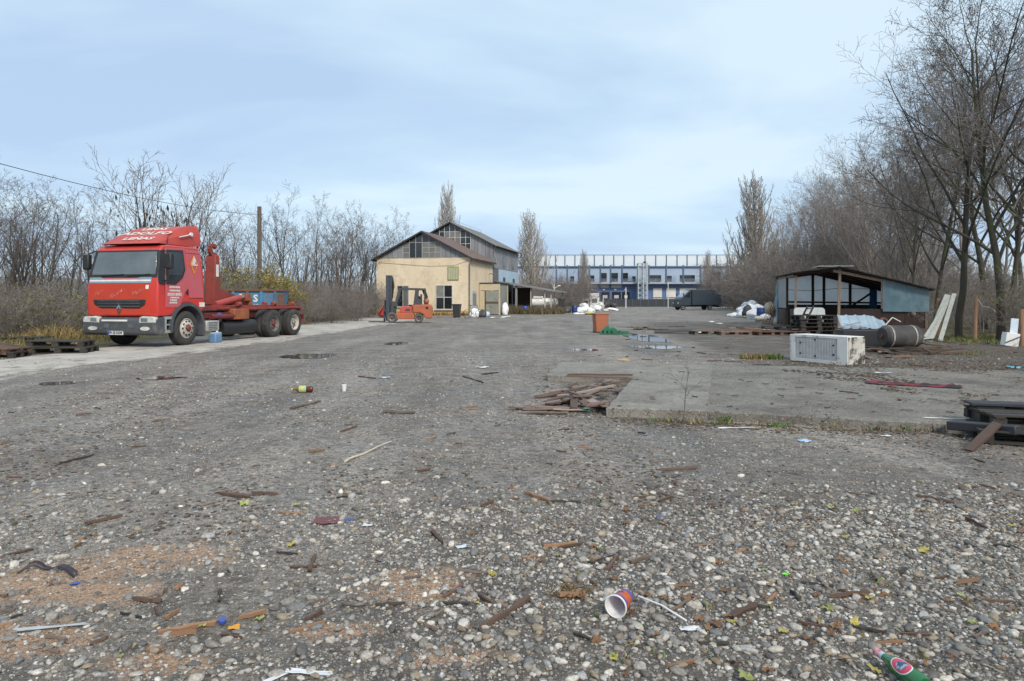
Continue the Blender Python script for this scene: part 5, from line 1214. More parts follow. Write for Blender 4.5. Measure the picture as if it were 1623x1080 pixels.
# ------------------------------------------------------------------ far blue building
FD = 160.0
def fx(px): return (px - CX) / FPX * FD
def fz(py): return EYE + (HOR - py) / FPX * FD
fbld = thing('blue_hall', 'long two-storey blue hall with glazed roof fence at the far end', 'building', (0, FD, 0))
blue_d = M('deep_blue_cladding', (.085, .145, .29), (.07, .12, .25), rough=.5, scale=.3)  # both cladding blues are lightened to imitate distance haze
blue_l = M('pale_blue_cladding', (.32, .40, .51), (.28, .36, .47), rough=.5, scale=.3)
col_b = M('blue_column', (.075, .11, .19), rough=.5)
doorw = M('white_roller_door', (.62, .61, .57), (.53, .52, .48), rough=.6, scale=.6)
greyp = M('grey_panel', (.40, .42, .44), (.34, .36, .38), rough=.6, scale=.4)
MB().b2(fx(800), fx(1330), 0, 30, 0, fz(449)).build('lower_wall', blue_d, fbld)
MB().b2(fx(800), fx(1330), 1.5, 30, fz(448.7), fz(423)).build('upper_wall', blue_l, fbld)
MB().b2(fx(800), fx(1330), -1.8, 1.5, fz(450.5), fz(448)).build('walkway', M('concrete_edge', (.38, .39, .40), rough=.8), fbld)
MB().b2(fx(800), fx(1330), 1.0, 30, fz(423), fz(421.5)).build('roof_edge', M('roof_edge_blue', (.10, .15, .24), rough=.6), fbld)
rl = MB()
for z in (fz(443), fz(445.5)): rl.b2(fx(800), fx(1330), -1.76, -1.70, z - .04, z + .04)
for px in range(803, 1330, 9): rl.b2(fx(px) - .03, fx(px) + .03, -1.76, -1.70, fz(448), fz(443))
rl.build('railing', M('railing_blue_grey', (.30, .38, .48), rough=.5), fbld)
for px in (881, 898, 916, 933, 950, 966, 984, 1026, 1053, 1080, 1107, 1127, 1150, 1175): MB().b2(fx(px) - .17, fx(px) + .17, -1.9, -1.5, fz(449), fz(421)).build('column', col_b, fbld)
for a, b_, t_, u in ((933, 943, 436.5, 446), (953, 963, 432.5, 446), (969, 981, 432.5, 446), (986, 997, 432.5, 446), (1027, 1050, 436, 446), (1059, 1067, 437, 446), (1080, 1104, 436, 446), (1130, 1145, 431, 445), (1004, 1009, 438, 446), (905, 911, 438, 446)):
    MB().b2(fx(a), fx(b_), 1.40, 1.55, fz(u), fz(t_)).build('window', pane_d, fbld)
for a, b_, t_, u in ((1035, 1049, 457, 474), (1056, 1071, 457, 474), (1077, 1103, 457, 474), (1110, 1137, 457, 474), (1148, 1170, 457, 474)):
    d_ = MB().b2(fx(a), fx(b_), -.12, .05, fz(u), fz(t_)).build('roller_door', doorw, fbld)
    MB().b2(fx(a), fx(b_), -.16, -.12, fz(u - 1.2), fz(u - 2.4)).build('door_seal', matte, d_)
for a, b_ in ((932, 947), (952, 965), (969, 985)): MB().b2(fx(a), fx(b_), -.12, .05, fz(456.5), fz(450.8)).build('light_panel', greyp, fbld)
for a, b_ in ((932, 947), (952, 966), (970, 984), (986, 998)): 
    w_ = MB().b2(fx(a), fx(b_), -.12, .05, fz(474), fz(463)).build('window', pane_d, fbld); MB().b2(fx(a) + .5, fx(b_) - .5, -.15, -.12, fz(473), fz(468)).build('notice', greyp, w_)
for px in (939, 957, 975, 991): MB().b2(fx(px) - .25, fx(px) + .25, -.14, .0, fz(460.2), fz(458.2)).build('lamp', white, fbld)
for a in (944, 960, 976, 1018): MB().b2(fx(a), fx(a + 6), 6, 8, fz(421.5), fz(416)).build('roof_unit', M('roof_unit_blue', (.35, .52, .68), rough=.5), fbld)
# stair tower
stt = MB()
for px in (1007.5, 1015, 1021.5):
    for yy in (-3.6, -2.2): stt.b2(fx(px) - .09, fx(px) + .09, yy - .09, yy + .09, 0, fz(418))
for k_, z in enumerate(np.linspace(.8, fz(419), 9)):
    stt.b2(fx(1007.5), fx(1021.5), -3.6, -2.2, z - .05, z + .05)
    if k_ < 8:
        z2 = z + (fz(419) - .8) / 8; stt.bar((fx(1007.5), -3.6, z), (fx(1021.5), -3.6, z2), .08, .08).bar((fx(1021.5), -3.6, z), (fx(1007.5), -3.6, z2), .08, .08)
stt.build('stair_tower', M('galvanised_pale', (.42, .47, .48), (.34, .38, .40), rough=.5, scale=2), fbld)
MB().b2(fx(1016), fx(1020), -3.2, -2.4, fz(418), fz(416)).build('tower_lamp', black, fbld)
# roof fence with pale net panels
nf = thing('roof_fence', None, None); nf.parent = fbld
net = M('pale_net', (.74, .77, .78), (.68, .71, .72), rough=.8, alpha=.5)
fp = (850, 866, 881, 896, 912, 927, 943, 958, 974, 990, 1007, 1024, 1041, 1058, 1075, 1091, 1107, 1123, 1138, 1155, 1172, 1190)
for a, b_ in zip(fp, fp[1:]):
    MB().b2(fx(a) + .1, fx(b_) - .1, 1.18, 1.22, fz(421), fz(404.8)).build('net_panel', net, nf)
for px in fp: MB().b2(fx(px) - .10, fx(px) + .10, 1.05, 1.17, fz(421.5), fz(403.5)).build('fence_post', col_b, nf)
MB().b2(fx(850), fx(1190), 1.04, 1.16, fz(404.3), fz(403.3)).build('top_rail', M('rail_blue', (.16, .22, .30), rough=.5), nf)
# dark low fence before it
df = thing('low_fence', 'low dark mesh fence in front of the blue hall', 'fence', (0, 138, 0))
def f2(px): return (px - CX) / FPX * 138
for px in np.arange(890, 1180, 12.5):
    MB().b2(f2(px) + .03, f2(px + 12.5) - .03, -.03, .03, .05, 1.55).build('panel', M('dark_mesh', (.030, .034, .038), (.045, .048, .05), rough=.8, scale=3), df)
    MB().b2(f2(px) - .05, f2(px) + .03, -.05, .05, 0, 1.7).build('post', col_b, df)
for px, h, lab in ((1059, 4.6, 'thin white mast in front of the blue hall, right of the stair tower'), (992, 3.6, 'short white post in front of the blue hall, left of the stair tower'), (956, 2.2, 'stub white post beside the rubbish heap')):
    x, d = tp(px, 120), 120.0; o = MB().tube([(0, 0, 0), (0, 0, h)], [.09, .07], 8).box((0, 0, h * .55), (.3, .12, .2)).build('mast_post', white); o.location = (x, d, 0); tag(o, lab, 'post')
lm = MB().tube([(0, 0, 0), (0, 0, 3.2)], .04, 6).tube([(0, 0, 2.7), (.5, 0, 3.0)], .03, 6).box((.55, 0, 3.02), (.3, .2, .1)).tube([(0, 0, 2.7), (-.3, 0, 3.3)], .02, 6).build('lamp_post', white); x, d, _ = G(884, 497); lm.location = (x, d + 6, 0); tag(lm, 'thin white lamp post beyond the lean-to', 'lamp post')

# ------------------------------------------------------------------ open shack on the right
SK = (14.43, 34.8)
bare = M('pale_timber', (.40, .29, .215), (.27, .185, .135), rough=.85, scale=5, stretch=(4, 4, .6), rnd=.2)
brownp = M('brown_panel', (.060, .034, .026), (.042, .026, .021), rough=.6, scale=1.5, rnd=.12, spot=((.10, .075, .06), 2, .62, .8))
darkt = M('dark_timber', (.055, .034, .026), (.035, .024, .020), rough=.85, scale=4)
film = M('blue_film', (.24, .41, .49), (.36, .53, .60), rough=.28, scale=1.1, bump=.9, bscale=3.5, stretch=(2.5, 1, .7), spec=.6, alpha=.93, thin=.35, spot=((.22, .37, .46), 1.0, .60, .80))
film2 = M('grey_film', (.84, .89, .92), (.72, .78, .82), rough=.3, scale=.9, bump=.6, bscale=3, spec=.6, thin=.6)
rfelt = M('dark_roof_felt', (.060, .056, .052), (.040, .037, .035), rough=.8, scale=2, spot=((.30, .30, .29), 3, .63, .75))
plyw = M('ceiling_board', (.115, .060, .042), (.075, .042, .030), rough=.8, scale=2)
shack = thing('open_shack', 'open timber shack with blue plastic film sides and brown panels on the right', 'shack', (*SK, 0), AB)
SR, SWd, SDp = 1.99, 6.07, 5.6; ZL, ZR_, ZE = 2.74, 3.0, 1.90
def sz(x): return ZL + (ZR_ - ZL) * x / SR if x < SR else ZR_ + (ZE - ZR_) * (x - SR) / (SWd - SR)
for k_ in range(5):
    a, b_ = -.2 + (SR + .2) * k_ / 5, -.2 + (SR + .2) * (k_ + 1) / 5
    dz = .010 * (k_ % 2); m = MB(); m.prism([(a, sz(a) + .03 + dz), (b_ + .02, sz(b_) + .03 + dz), (b_ + .02, sz(b_) + .075 + dz), (a, sz(a) + .075 + dz)], 'y', -.45, SDp + .3); m.build('roof_sheet', rfelt, shack)
for k_ in range(8):
    a, b_ = SR + (SWd + .25 - SR) * k_ / 8, SR + (SWd + .25 - SR) * (k_ + 1) / 8
    dz = .010 * (k_ % 2); m = MB(); m.prism([(a, sz(a) + .03 + dz), (b_ + .02, sz(b_) + .03 + dz), (b_ + .02, sz(b_) + .075 + dz), (a, sz(a) + .075 + dz)], 'y', -.45, SDp + .3); m.build('roof_sheet', rfelt, shack)
MB().prism([(-.15, sz(-.15) - .01), (SR, ZR_ - .01), (SR, ZR_ + .015), (-.15, sz(-.15) + .015)], 'y', -.35, SDp).prism([(SR, ZR_ - .01), (SWd + .2, ZE - .06), (SWd + .2, ZE - .035), (SR, ZR_ + .015)], 'y', -.35, SDp).build('ceiling', plyw, shack)
MB().b2(SR - .75, SR + .9, .6, 2.2, ZR_ + .09, ZR_ + .16).build('ridge_sheet', M('pale_ridge_sheet', (.42, .42, .40), (.3, .3, .28), rough=.6), shack)
def post(x, y, z1, mat=bare, s_=.11, z0=0.0, name='post', lean=0.0): return MB().bar((x, y, z0), (x + lean, y, z1), s_, s_, (0, 1, 0)).build(name, mat, shack)
post(0, 0, sz(0) - .02, s_=.09, lean=.05); post(SR + .05, 0, ZR_ - .02, s_=.115, lean=.07); post(4.06, 0, sz(4.06) - .03, s_=.10, z0=.95); post(SWd - .05, 0, ZE - .06, s_=.1)
post(0, 2.4, sz(0) - .02, darkt); post(0, SDp, sz(0) - .02, darkt)
for x in (1.9, 2.5, 3.9, 5.0): post(x, SDp - .05, sz(x) - .05, darkt, .13)
MB().bar((0, -.02, sz(0) - .10), (0, SDp, sz(0) - .10), .08, .12).build('beam', bare, shack)
MB().bar((SR - .2, -.05, ZR_ - .14), (4.1, -.05, sz(4.1) - .10), .06, .13).bar((4.1, -.05, sz(4.1) - .10), (SWd, -.05, ZE - .08), .06, .12).build('rafter', bare, shack)
MB().bar((-.1, -.05, sz(-.1) - .06), (SR - .2, -.05, ZR_ - .12), .06, .10).build('rafter', darkt, shack)
MB().bar((-.1, SDp - .1, sz(-.1) - .08), (SR, SDp - .1, ZR_ - .1), .06, .12).bar((SR, SDp - .1, ZR_ - .1), (SWd, SDp - .1, ZE - .1), .06, .12).build('rafter', darkt, shack)
for y in (1.5, 3.0, 4.3): MB().bar((SR, y, ZR_ - .08), (SWd, y, ZE - .13), .06, .1).bar((0, y, sz(0) - .08), (SR, y, ZR_ - .08), .06, .1).build('rafter', darkt, shack)
pz = .95
for a, b_ in zip(np.linspace(SR + .12, SWd, 5)[:-1], np.linspace(SR + .12, SWd, 5)[1:]): MB().b2(a + .006, b_ - .006, .02, .05, 0, pz + random.uniform(-.01, .01)).build('front_panel', brownp, shack)
for a, b_ in zip(np.linspace(.05, SWd, 6)[:-1], np.linspace(.05, SWd, 6)[1:]): MB().b2(a + .006, b_ - .006, SDp, SDp + .03, 0, 1.12).build('back_panel', brownp, shack)
for k_ in range(4):
    a, b_ = SDp * k_ / 4, SDp * (k_ + 1) / 4
    MB().b2(SWd - .02, SWd + .02, a + .006, b_ - .006, 0, 1.8).build('side_panel', brownp, shack)
    if k_ > 1: MB().b2(-.03, 0, a + .006, b_ - .006, 0, .9).build('side_panel', brownp, shack)
def film_sheet(P, name, mat, seed, amp=.05, nu=16, nv=10, parent=shack, th=.003):
    """P: four corners; a wrinkled sheet"""
    A_, B_, C_, D_ = [Vector(p) for p in P]; nn = (B_ - A_).cross(D_ - A_).normalized(); m = MB(); V = []
    for j in range(nv + 1):
        for i in range(nu + 1):
            u, v = i / nu, j / nv; p = (A_.lerp(B_, u)).lerp(D_.lerp(C_, u), v)
            e_ = min(u, 1 - u, v, 1 - v) * 4
            p = p + nn * amp * min(1, e_ + .15) * (noise.noise((u * 9, v * 3, seed)) + .5 * noise.noise((u * 22, v * 6, seed)))
            V.append(p)
    m.add(V, [(j * (nu + 1) + i, j * (nu + 1) + i + 1, (j + 1) * (nu + 1) + i + 1, (j + 1) * (nu + 1) + i) for j in range(nv) for i in range(nu)])
    return m.build(name, mat, parent, smooth=True, recalc=False)
film_sheet([(4.06, -.09, .82), (SWd + .05, -.09, .80), (SWd + .05, -.09, ZE - .02), (4.06, -.09, sz(4.06) - .02)], 'film_sheet', film, 1.0, .06, 22, 12)
film_sheet([(-.10, SDp - .2, .0), (.02, SDp + .6, .02), (.0, SDp + .4, sz(0) - .1), (-.05, SDp - .25, sz(0) - .1)], 'film_sheet', film, 2.0, .18, 10, 14)
film_sheet([(-.02, 2.4, .95), (-.02, SDp, .95), (-.02, SDp, 2.6), (-.02, 2.4, 2.62)], 'film_sheet', film2, 3.0, .04)
bx = [.1, 1.85, 2.5, 3.9, 5.0, SWd]
for k_, (a, b_) in enumerate(zip(bx, bx[1:])): film_sheet([(a, SDp + .04, 1.1), (b_, SDp + .04, 1.1), (b_, SDp + .04, sz(b_) - .12), (a, SDp + .04, sz(a) - .12)], 'film_sheet', film2, 5.0 + k_, .03)
MB().bar((0, SDp - .12, 1.28), (SWd, SDp - .12, 1.22), .06, .10).build('rail', darkt, shack)
MB().bar((3.9, SDp - .4, 1.05), (4.9, SDp - .3, 1.75), .08, .10).build('brace', darkt, shack)
MB().tube([(0, SDp - .6, 2.0), (1.8, SDp - .6, 1.92), (3.2, SDp - .6, 2.06), (5.2, SDp - .6, 2.0)], .014, 5).build('cable', black, shack)
MB().b2(4.9, 5.25, SDp - .3, SDp - .25, .6, 2.0).build('blue_cloth', M('blue_tarp', (.03, .13, .32), (.03, .10, .25), rough=.6), shack)
MB().lathe([(0, .10), (.09, .06), (.10, -.02), (0, -.1)], 12, 'y', (5.45, -.02, .72)).build('wall_light', M('dirty_white', (.4, .38, .34), (.25, .23, .2), rough=.7), shack)
# wooden utility pole and wire
pp = thing('telegraph_pole', 'weathered wooden telegraph pole behind the lorry with one wire', 'pole', (-16.65, 45, 0))
MB().tube([(0, 0, -.2), (0, 0, 7.55)], [.17, .13], 12).build('shaft', M('weathered_pole', (.15, .125, .10), (.09, .075, .06), rough=.9, scale=3, stretch=(3, 3, .3)), pp, smooth=True)
MB().tube([(0, 0, 7.0), (.22, -.05, 7.05)], .025, 6).build('bracket', black, pp)
wp_ = [(-16.65 + .02, 45 - 47 * t, 7.02 - 4 * 1.35 * t * (1 - t) * 1.0 + .3 * t) for t in np.linspace(0, 1, 30)]
o = MB().tube(wp_, .013, 5).build('overhead_wire', black, pp); o.matrix_parent_inverse = Matrix.Translation((16.65, -45, 0))
# ------------------------------------------------------------------ blue skip behind the lorry
skb = M('skip_blue', (.055, .20, .34), (.045, .155, .27), rough=.6, scale=1.4, spot=((.17, .075, .045), 2.4, .52, .66))
rustd = M('skip_rust', (.16, .075, .045), (.10, .055, .04), rough=.85, scale=3)
sx0, sx1 = tp(362, 32), tp(459, 32)
skip = thing('blue_skip', 'rusty blue open-top waste skip behind the rear of the red lorry', 'skip', (tp(447, 32), 32.0, 0), 0)
Ls = sx1 - sx0
skip.rotation_euler = (0, 0, R(10))
m = MB(); m.prism([(-Ls, .15), (-.25, .15), (0, 1.78), (-Ls - .2, 1.78)], 'y', 0, .06).prism([(-Ls, .15), (-.25, .15), (0, 1.78), (-Ls - .2, 1.78)], 'y', 2.0, 2.06).b2(-Ls, -.25, .06, 2.0, .15, .22)
m.bar((-.25, 1.03, .15), (0, 1.03, 1.78), 1.94, .05, (1, 0, 0)).bar((-Ls, 1.03, .15), (-Ls - .2, 1.03, 1.78), 1.94, .05, (1, 0, 0)); m.build('tub', skb, skip)
MB().b2(-Ls - .25, .06, -.08, .10, 1.78, 1.90).b2(-Ls - .25, .06, 1.96, 2.12, 1.78, 1.90).b2(-.06, .08, .10, 1.96, 1.78, 1.90).b2(-Ls - .28, -Ls - .14, .10, 1.96, 1.78, 1.90).build('rim', rustd, skip, bevel=.02)
for k_ in range(5):
    x = -.30 - k_ * .62; MB().b2(x - .07, x + .07, -.09, 0, .2, 1.78).build('rib', skb if k_ % 2 else M('rib_dark_blue', (.05, .14, .22), (.10, .07, .05), rough=.7, scale=2), skip, bevel=.02)
MB().b2(-.16, .10, -.12, .08, .15, 1.7).build('corner_post', rustd, skip, bevel=.02)
for body, x, z, s_ in (('E', -1.82, 1.50, .42), ('S', -1.18, 1.45, .46), ('19', -1.16, 1.08, .26)):
    text_part(body, s_, letter, skip, frame4((x, -.10 if False else -.012, z), Vector((1, 0, 0)), Vector((0, 0, 1)), Vector((0, -1, 0))), offset=.012)

# ------------------------------------------------------------------ pallets
wet_wood = M('wet_dark_wood', (.045, .040, .032), (.028, .025, .021), rough=.7, scale=4, stretch=(.6, 4, 4), rnd=.3)
grey_wood = M('grey_wood', (.14, .125, .105), (.085, .075, .062), rough=.85, scale=4, stretch=(.6, 4, 4), rnd=.3)
brown_wood = M('brown_wet_wood', (.125, .070, .045), (.070, .042, .030), rough=.65, scale=5, stretch=(.6, 4, 4), rnd=.35)
orange_wood = M('fresh_wood', (.30, .165, .085), (.19, .105, .06), rough=.75, scale=5, stretch=(.6, 4, 4), rnd=.3)
grey_brown = M('weathered_board', (.21, .155, .125), (.125, .092, .075), rough=.8, scale=5, stretch=(.6, 4, 4), rnd=.3)
_pm = {}
def pallet(label, loc, rz, mat, group, tilt=(0, 0), name='pallet', sc=1.0):
    t = thing(name, label, 'pallet', loc, rz, group); t.rotation_euler = (tilt[0], tilt[1], rz); t.scale = (sc,) * 3
    if mat.name not in _pm:
        _pm[mat.name] = (MB().b2(-.6, .6, -.055, .055, -.011, .011).mesh('deck_board', mat), MB().b2(-.05, .05, -.4, .4, -.011, .011).mesh('stringer', mat), MB().b2(-.07, .07, -.05, .05, -.045, .045).mesh('block', mat))
    db, sb, bk = _pm[mat.name]
    for y in (-.345, -.17, 0, .17, .345): link('deck_board', db, t, (0, y, .133), (0, 0, random.uniform(-.01, .01)))
    for x in (-.53, 0, .53): link('stringer', sb, t, (x, 0, .111))
    for x in (-.53, 0, .53):
        for y in (-.34, 0, .34): link('block', bk, t, (x, y, .056 + 0))
    for y in (-.345, 0, .345): link('deck_board', db, t, (0, y, .011))
    return t
pal_g = 'pallets lying on the left verge'
x, y, _ = G(84, 561)
pallet('dark wet pallet at the bottom of the pair left of the lorry', (x + .02, y + .42, 0), R(12), wet_wood, pal_g, sc=1.12)
pallet('dark wet pallet on top of the pair left of the lorry', (x - .15, y + .55, .165), R(14), wet_wood, pal_g, tilt=(0, R(1.5)), sc=1.1)
x, y, _ = G(2, 568)
pallet('brown pallet cut by the left picture edge', (x - .35, y + .3, 0), R(8), wet_wood, pal_g); pallet('reddish pallet tilted on another at the left picture edge', (x - .42, y + .38, .15), R(-4), brown_wood, pal_g, tilt=(0, R(7)))
x, y, _ = G(12, 552); pallet('grey pallet behind the others at the left picture edge', (x - .1, y + .9, .14), R(10), wet_wood, pal_g); 

# ------------------------------------------------------------------ boards: shared board meshes, one object each
def board_mesh(seed, mat, jag=.12):
    r_ = random.Random(seed); m = MB(); n = 5; top = []
    ys_ = [(-.5, .5)] * (n + 1)
    xs_ = [-.5 + k_ / n for k_ in range(n + 1)]
    P = []
    for k_, x in enumerate(xs_):
        e_ = .0 if 0 < k_ < n else r_.uniform(-.06, .06)
        a, b_ = -.5 + r_.uniform(0, jag), .5 - r_.uniform(0, jag)
        if k_ in (0, n): a, b_ = a + r_.uniform(0, .12), b_ - r_.uniform(0, .12)
        bend = .3 * math.sin(k_ / n * 3.14) * r_.uniform(-1, 1)
        P += [(x + e_, a, -.5 + bend), (x + r_.uniform(-.05, .05) * (k_ in (0, n)), b_, -.5 + bend), (x + r_.uniform(-.05, .05) * (k_ in (0, n)), b_, .5 + bend), (x + e_, a, .5 + bend)]
    F = []
    for k_ in range(n):
        o = k_ * 4
        for j in range(4): F.append((o + j, o + (j + 1) % 4, o + 4 + (j + 1) % 4, o + 4 + j))
    F += [(0, 1, 2, 3), (n * 4, n * 4 + 1, n * 4 + 2, n * 4 + 3)]
    m.add(P, F); return m.mesh('board', mat)
BM = {}
def board_me(mat, k_):
    if (mat.name, k_) not in BM: BM[(mat.name, k_)] = board_mesh(hash_(mat.name) + k_, mat, .12 if k_ < 5 else .42)
    return BM[(mat.name, k_)]
def hash_(s_): return sum(ord(c) * (i + 1) for i, c in enumerate(s_))
def board(label, c, L_, w_, th, rz, mat, group=None, pitch=0.0, roll=0.0, name='board', cat='board'):
    o = link(name, board_me(mat, random.randrange(5) + (5 if name in ('wood_splinter', 'wood_piece') else 0)), None, c, (roll, pitch, rz), (L_, w_, th)); tag(o, label, cat, group); return o
# heap in the slab notch
hp_g = 'boards heaped in the slab notch'; pinkb = M('pale_wet_board', (.30, .225, .185), (.19, .14, .115), rough=.5, scale=5, stretch=(.6, 4, 4), rnd=.25)
k_ = 0
for px, py, L_, rz, z in ((930, 628, 1.2, 40, .05), (905, 636, 1.1, 60, .06), (945, 622, 1.0, 20, .09), (920, 632, .9, 75, .08), (955, 630, 1.0, 50, .10), (890, 640, .9, 40, .04), (940, 641, .8, 65, .07), (960, 618, .8, -10, .08),
                          (975, 612, .7, 10, .10), (915, 620, .8, 35, .07), (900, 628, .7, 20, .05), (950, 650, .9, 72, .10), (968, 640, .7, 60, .07), (880, 634, .6, 25, .03), (930, 615, .7, 5, .09), (890, 648, .9, 3, .03), (860, 650, .7, -6, .03),
                          (835, 648, .6, 8, .02), (910, 652, .7, 0, .03), (875, 655, .5, 12, .02), (845, 655, .5, -15, .02), (925, 645, .6, 85, .10), (985, 606, .8, 28, .06), (965, 609, .9, 33, .09), (900, 615, .8, 24, .06), (870, 628, .8, 30, .05), (885, 622, .9, 48, .06), (950, 612, .8, 60, .12), (935, 636, 1.0, 38, .12), (910, 644, .9, 55, .09), (865, 642, .7, 22, .04), (980, 622, .7, 66, .09), (960, 645, .8, 48, .06)):
    x, y, _ = G(px, py); board(('grey-brown wet board in the heap beside the slab notch', 'brown wet board in the heap beside the slab notch', 'pale wet board in the heap beside the slab notch', 'weathered board in the heap beside the slab notch')[k_ % 4], (x, y, z * .7 + gz(x, y)), L_ * .72, random.uniform(.06, .115), .018, R((rz + 22 if rz > 15 else rz) + random.uniform(-14, 14)), (grey_brown, brown_wood, pinkb, grey_brown)[k_ % 4], hp_g, pitch=random.uniform(-.10, .10), roll=random.uniform(-.25, .25)); k_ += 1
a, b_ = G(905, 613), G(1003, 613); board('long reddish lath lying across the board heap', ((a[0] + b_[0]) / 2, (a[1] + b_[1]) / 2, .19), 1.0, .045, .03, R(-3), brown_wood)
board('long pale lath crossing the board heap at a slant', (a[0] + .35, a[1] - .1, .17), .9, .05, .025, R(-14), grey_brown)
x, y, _ = G(945, 652); board('wide reddish brown plank jutting from the front of the board heap', (x, y, .09), .62, .14, .02, R(68), M('reddish_plank', (.20, .105, .075), (.14, .075, .055), rough=.7, scale=4, stretch=(.6, 4, 4)), pitch=.08)

# ------------------------------------------------------------------ board and pallet junk in the middle distance
def heap(label, px0, px1, py, n, Lr, mats, group, zmax, depth=.8, wr=(.06, .14)):
    for q in range(n):
        px = random.uniform(px0, px1); x, y, _ = G(px, py); y += random.uniform(0, depth)
        board(label, (x, y, random.uniform(.015, zmax)), random.uniform(*Lr), random.uniform(*wr), .025, random.uniform(-.5, .5) + (0 if random.random() < .75 else 1.3), random.choice(mats), group, pitch=random.uniform(-.12, .12), roll=random.uniform(-.2, .2))
heap('dark scrap board in the low heap right of the orange bin', 1008, 1045, 524, 9, (.4, 1.0), [brown_wood, grey_brown, wet_wood], 'low scrap heap right of the bin', .14)
x, y, _ = G(1070, 529); board('large dark warped sheet lying in the middle of the yard', (x, y + .3, .10), 1.55, .6, .03, R(-4), wet_wood, roll=.12, pitch=-.05)
heap('scrap lath on the dark warped sheet', 1055, 1090, 526, 5, (.3, .7), [brown_wood, wet_wood], 'laths on the warped sheet', .26, .5)
x, y, _ = G(1128, 524); board('fresh pale plank lying right of the dark sheet', (x, y + .3, .06), 1.1, .12, .03, R(-3), orange_wood)
heap('splintered red-brown board in the heap left of the shack', 1150, 1205, 531, 12, (.7, 1.6), [brown_wood, brown_wood, orange_wood, grey_brown], 'red-brown boards left of the shack', .30, 1.1)
heap('dark broken board among the pallets in front of the shack', 1205, 1295, 531, 18, (.5, 1.2), [brown_wood, wet_wood, grey_brown], 'broken boards in front of the shack', .34, 1.6)
for px, py, rz, mt, lab, z in ((1125, 531, 4, grey_wood, 'flat grey pallet on the yard left of the red-brown boards', 0), (1170, 532, -3, grey_brown, 'flat brown pallet under the red-brown boards', 0), (1225, 532, 8, brown_wood, 'pallet at the left end of the pile before the shack', 0),
                           (1262, 532, 2, brown_wood, 'pallet in the middle of the pile before the shack', 0), (1240, 528, -6, wet_wood, 'pallet on top of the pile before the shack', .15)):
    x, y, _ = G(px, py); pallet(lab, (x, y + .5, z), R(rz), mt, 'pallets around the shack')
x, y, _ = G(1298, 531)
for q in range(5): pallet(('lowest', 'second', 'third', 'fourth', 'topmost')[q] + ' pallet in the dark stack before the white board', (x + .05 * (q % 2), y + .5, .15 * q), R(-2 + 3 * (q % 3)), wet_wood, 'dark pallet stack before the shack', sc=1.25 if q != 3 else 1.2)
o = MB().prism([(-.62, 0), (.62, 0), (.62, .92)] + [(.62 - .14 + .14 * math.cos(a), .92 + .14 * math.sin(a)) for a in np.linspace(0, 1.57, 5)] + [(-.62 + .14 + .14 * math.cos(a), .92 + .14 * math.sin(a)) for a in np.linspace(1.57, 3.14, 5)] + [(-.62, .92)], 'y', 0, .05).build('white_board', white, bevel=.008)
xx, yy, _ = G(1305, 531); o.location = (xx - .02, yy + 1.15, .02); o.rotation_euler = (R(-6), 0, R(-6)); tag(o, 'white rounded board standing behind the dark pallet stack', 'board')
ld_ = thing('ladder', 'dark wooden ladder leaning at the left of the pallet stack', 'ladder', (G(1266, 531)[0], G(1266, 531)[1] + .2, 0), R(10))
for s_ in (-.2, .2): MB().bar((0, s_, 0), (.62, s_, 1.15), .04, .06).build('rail', wet_wood, ld_)
for t in np.linspace(.12, .9, 5): MB().bar((.62 * t, -.2, 1.15 * t), (.62 * t, .2, 1.15 * t), .03, .04).build('rung', wet_wood, ld_)
o = MB().b2(-.42, .42, 0, .05, 0, .95).build('dark_panel', M('charcoal_panel', (.035, .037, .042), (.05, .05, .052), rough=.6, scale=2, spot=((.25, .24, .22), 4, .64, .72))); xx, yy, _ = G(1267, 520); o.location = (xx, yy, 0); o.rotation_euler = (R(-5), 0, R(-10)); tag(o, 'charcoal panel standing inside the left bay of the shack', 'panel')
for q in range(9):                                          # planks leaning on the shack's left side
    xx, yy, _ = G(1206 + q * 2.4, 514)
    p0 = Vector((xx, yy - .1 + .03 * q, .02)); p1 = Vector(W(1221 + q * 1.0, 482 + 4 * (q % 3), 38.4 + .05 * q))
    o = MB().bar(p0, p1, .10, .028, (-.7, .2, .5)).build('leaning_plank', M('leaning_plank_wood', (.46, .30, .18), (.33, .21, .12), rough=.75, scale=5, stretch=(4, 4, .6), rnd=.3)); tag(o, 'fresh plank leaning against the left side of the shack', 'plank', 'planks leaning on the shack')

# ------------------------------------------------------------------ fridge lying on its side
fr = thing('fridge', 'dirty white fridge lying on its side with its condenser grid outward', 'fridge', (7.10, 14.45, 0), R(28.6))
fw_ = M('fridge_white', (.74, .74, .71), (.62, .61, .58), rough=.45, scale=2, spot=((.14, .12, .09), 3, .56, .70))
fdirt = M('fridge_base_dirty', (.56, .54, .49), (.40, .38, .33), rough=.6, scale=2.5, spot=((.045, .04, .032), 4, .48, .58))
FL, FWd, FH = 1.42, .58, .60
MB().b2(.035, FWd, .003, FL - .02, 0, FH).build('body', fw_, fr, bevel=.012)
MB().b2(.02, FWd - .01, -.012, .003, .01, FH - .01).build('base_plate', fdirt, fr)
MB().b2(.0, .035, .0, .24, .0, FH).b2(.0, .035, FL - .10, FL, .0, FH).b2(.0, .035, .24, FL - .10, .0, .07).b2(.0, .035, .24, FL - .10, FH - .05, FH).build('back_rim', fw_, fr)
MB().b2(.025, .036, .24, FL - .10, .07, FH - .05).build('back_recess', M('recess_grey', (.52, .52, .52), (.44, .44, .44), rough=.7), fr)
for y in np.linspace(.30, FL - .16, 26): MB().b2(.006, .012, y - .007, y + .007, .09, FH - .07).build('condenser_wire', M('condenser_grey', (.74, .74, .73), (.64, .64, .63), rough=.5, metal=.3), fr)
for z in (.14, FH - .12): MB().b2(.012, .020, .28, FL - .14, z - .006, z + .006).build('condenser_pipe', MATS['condenser_grey'], fr)
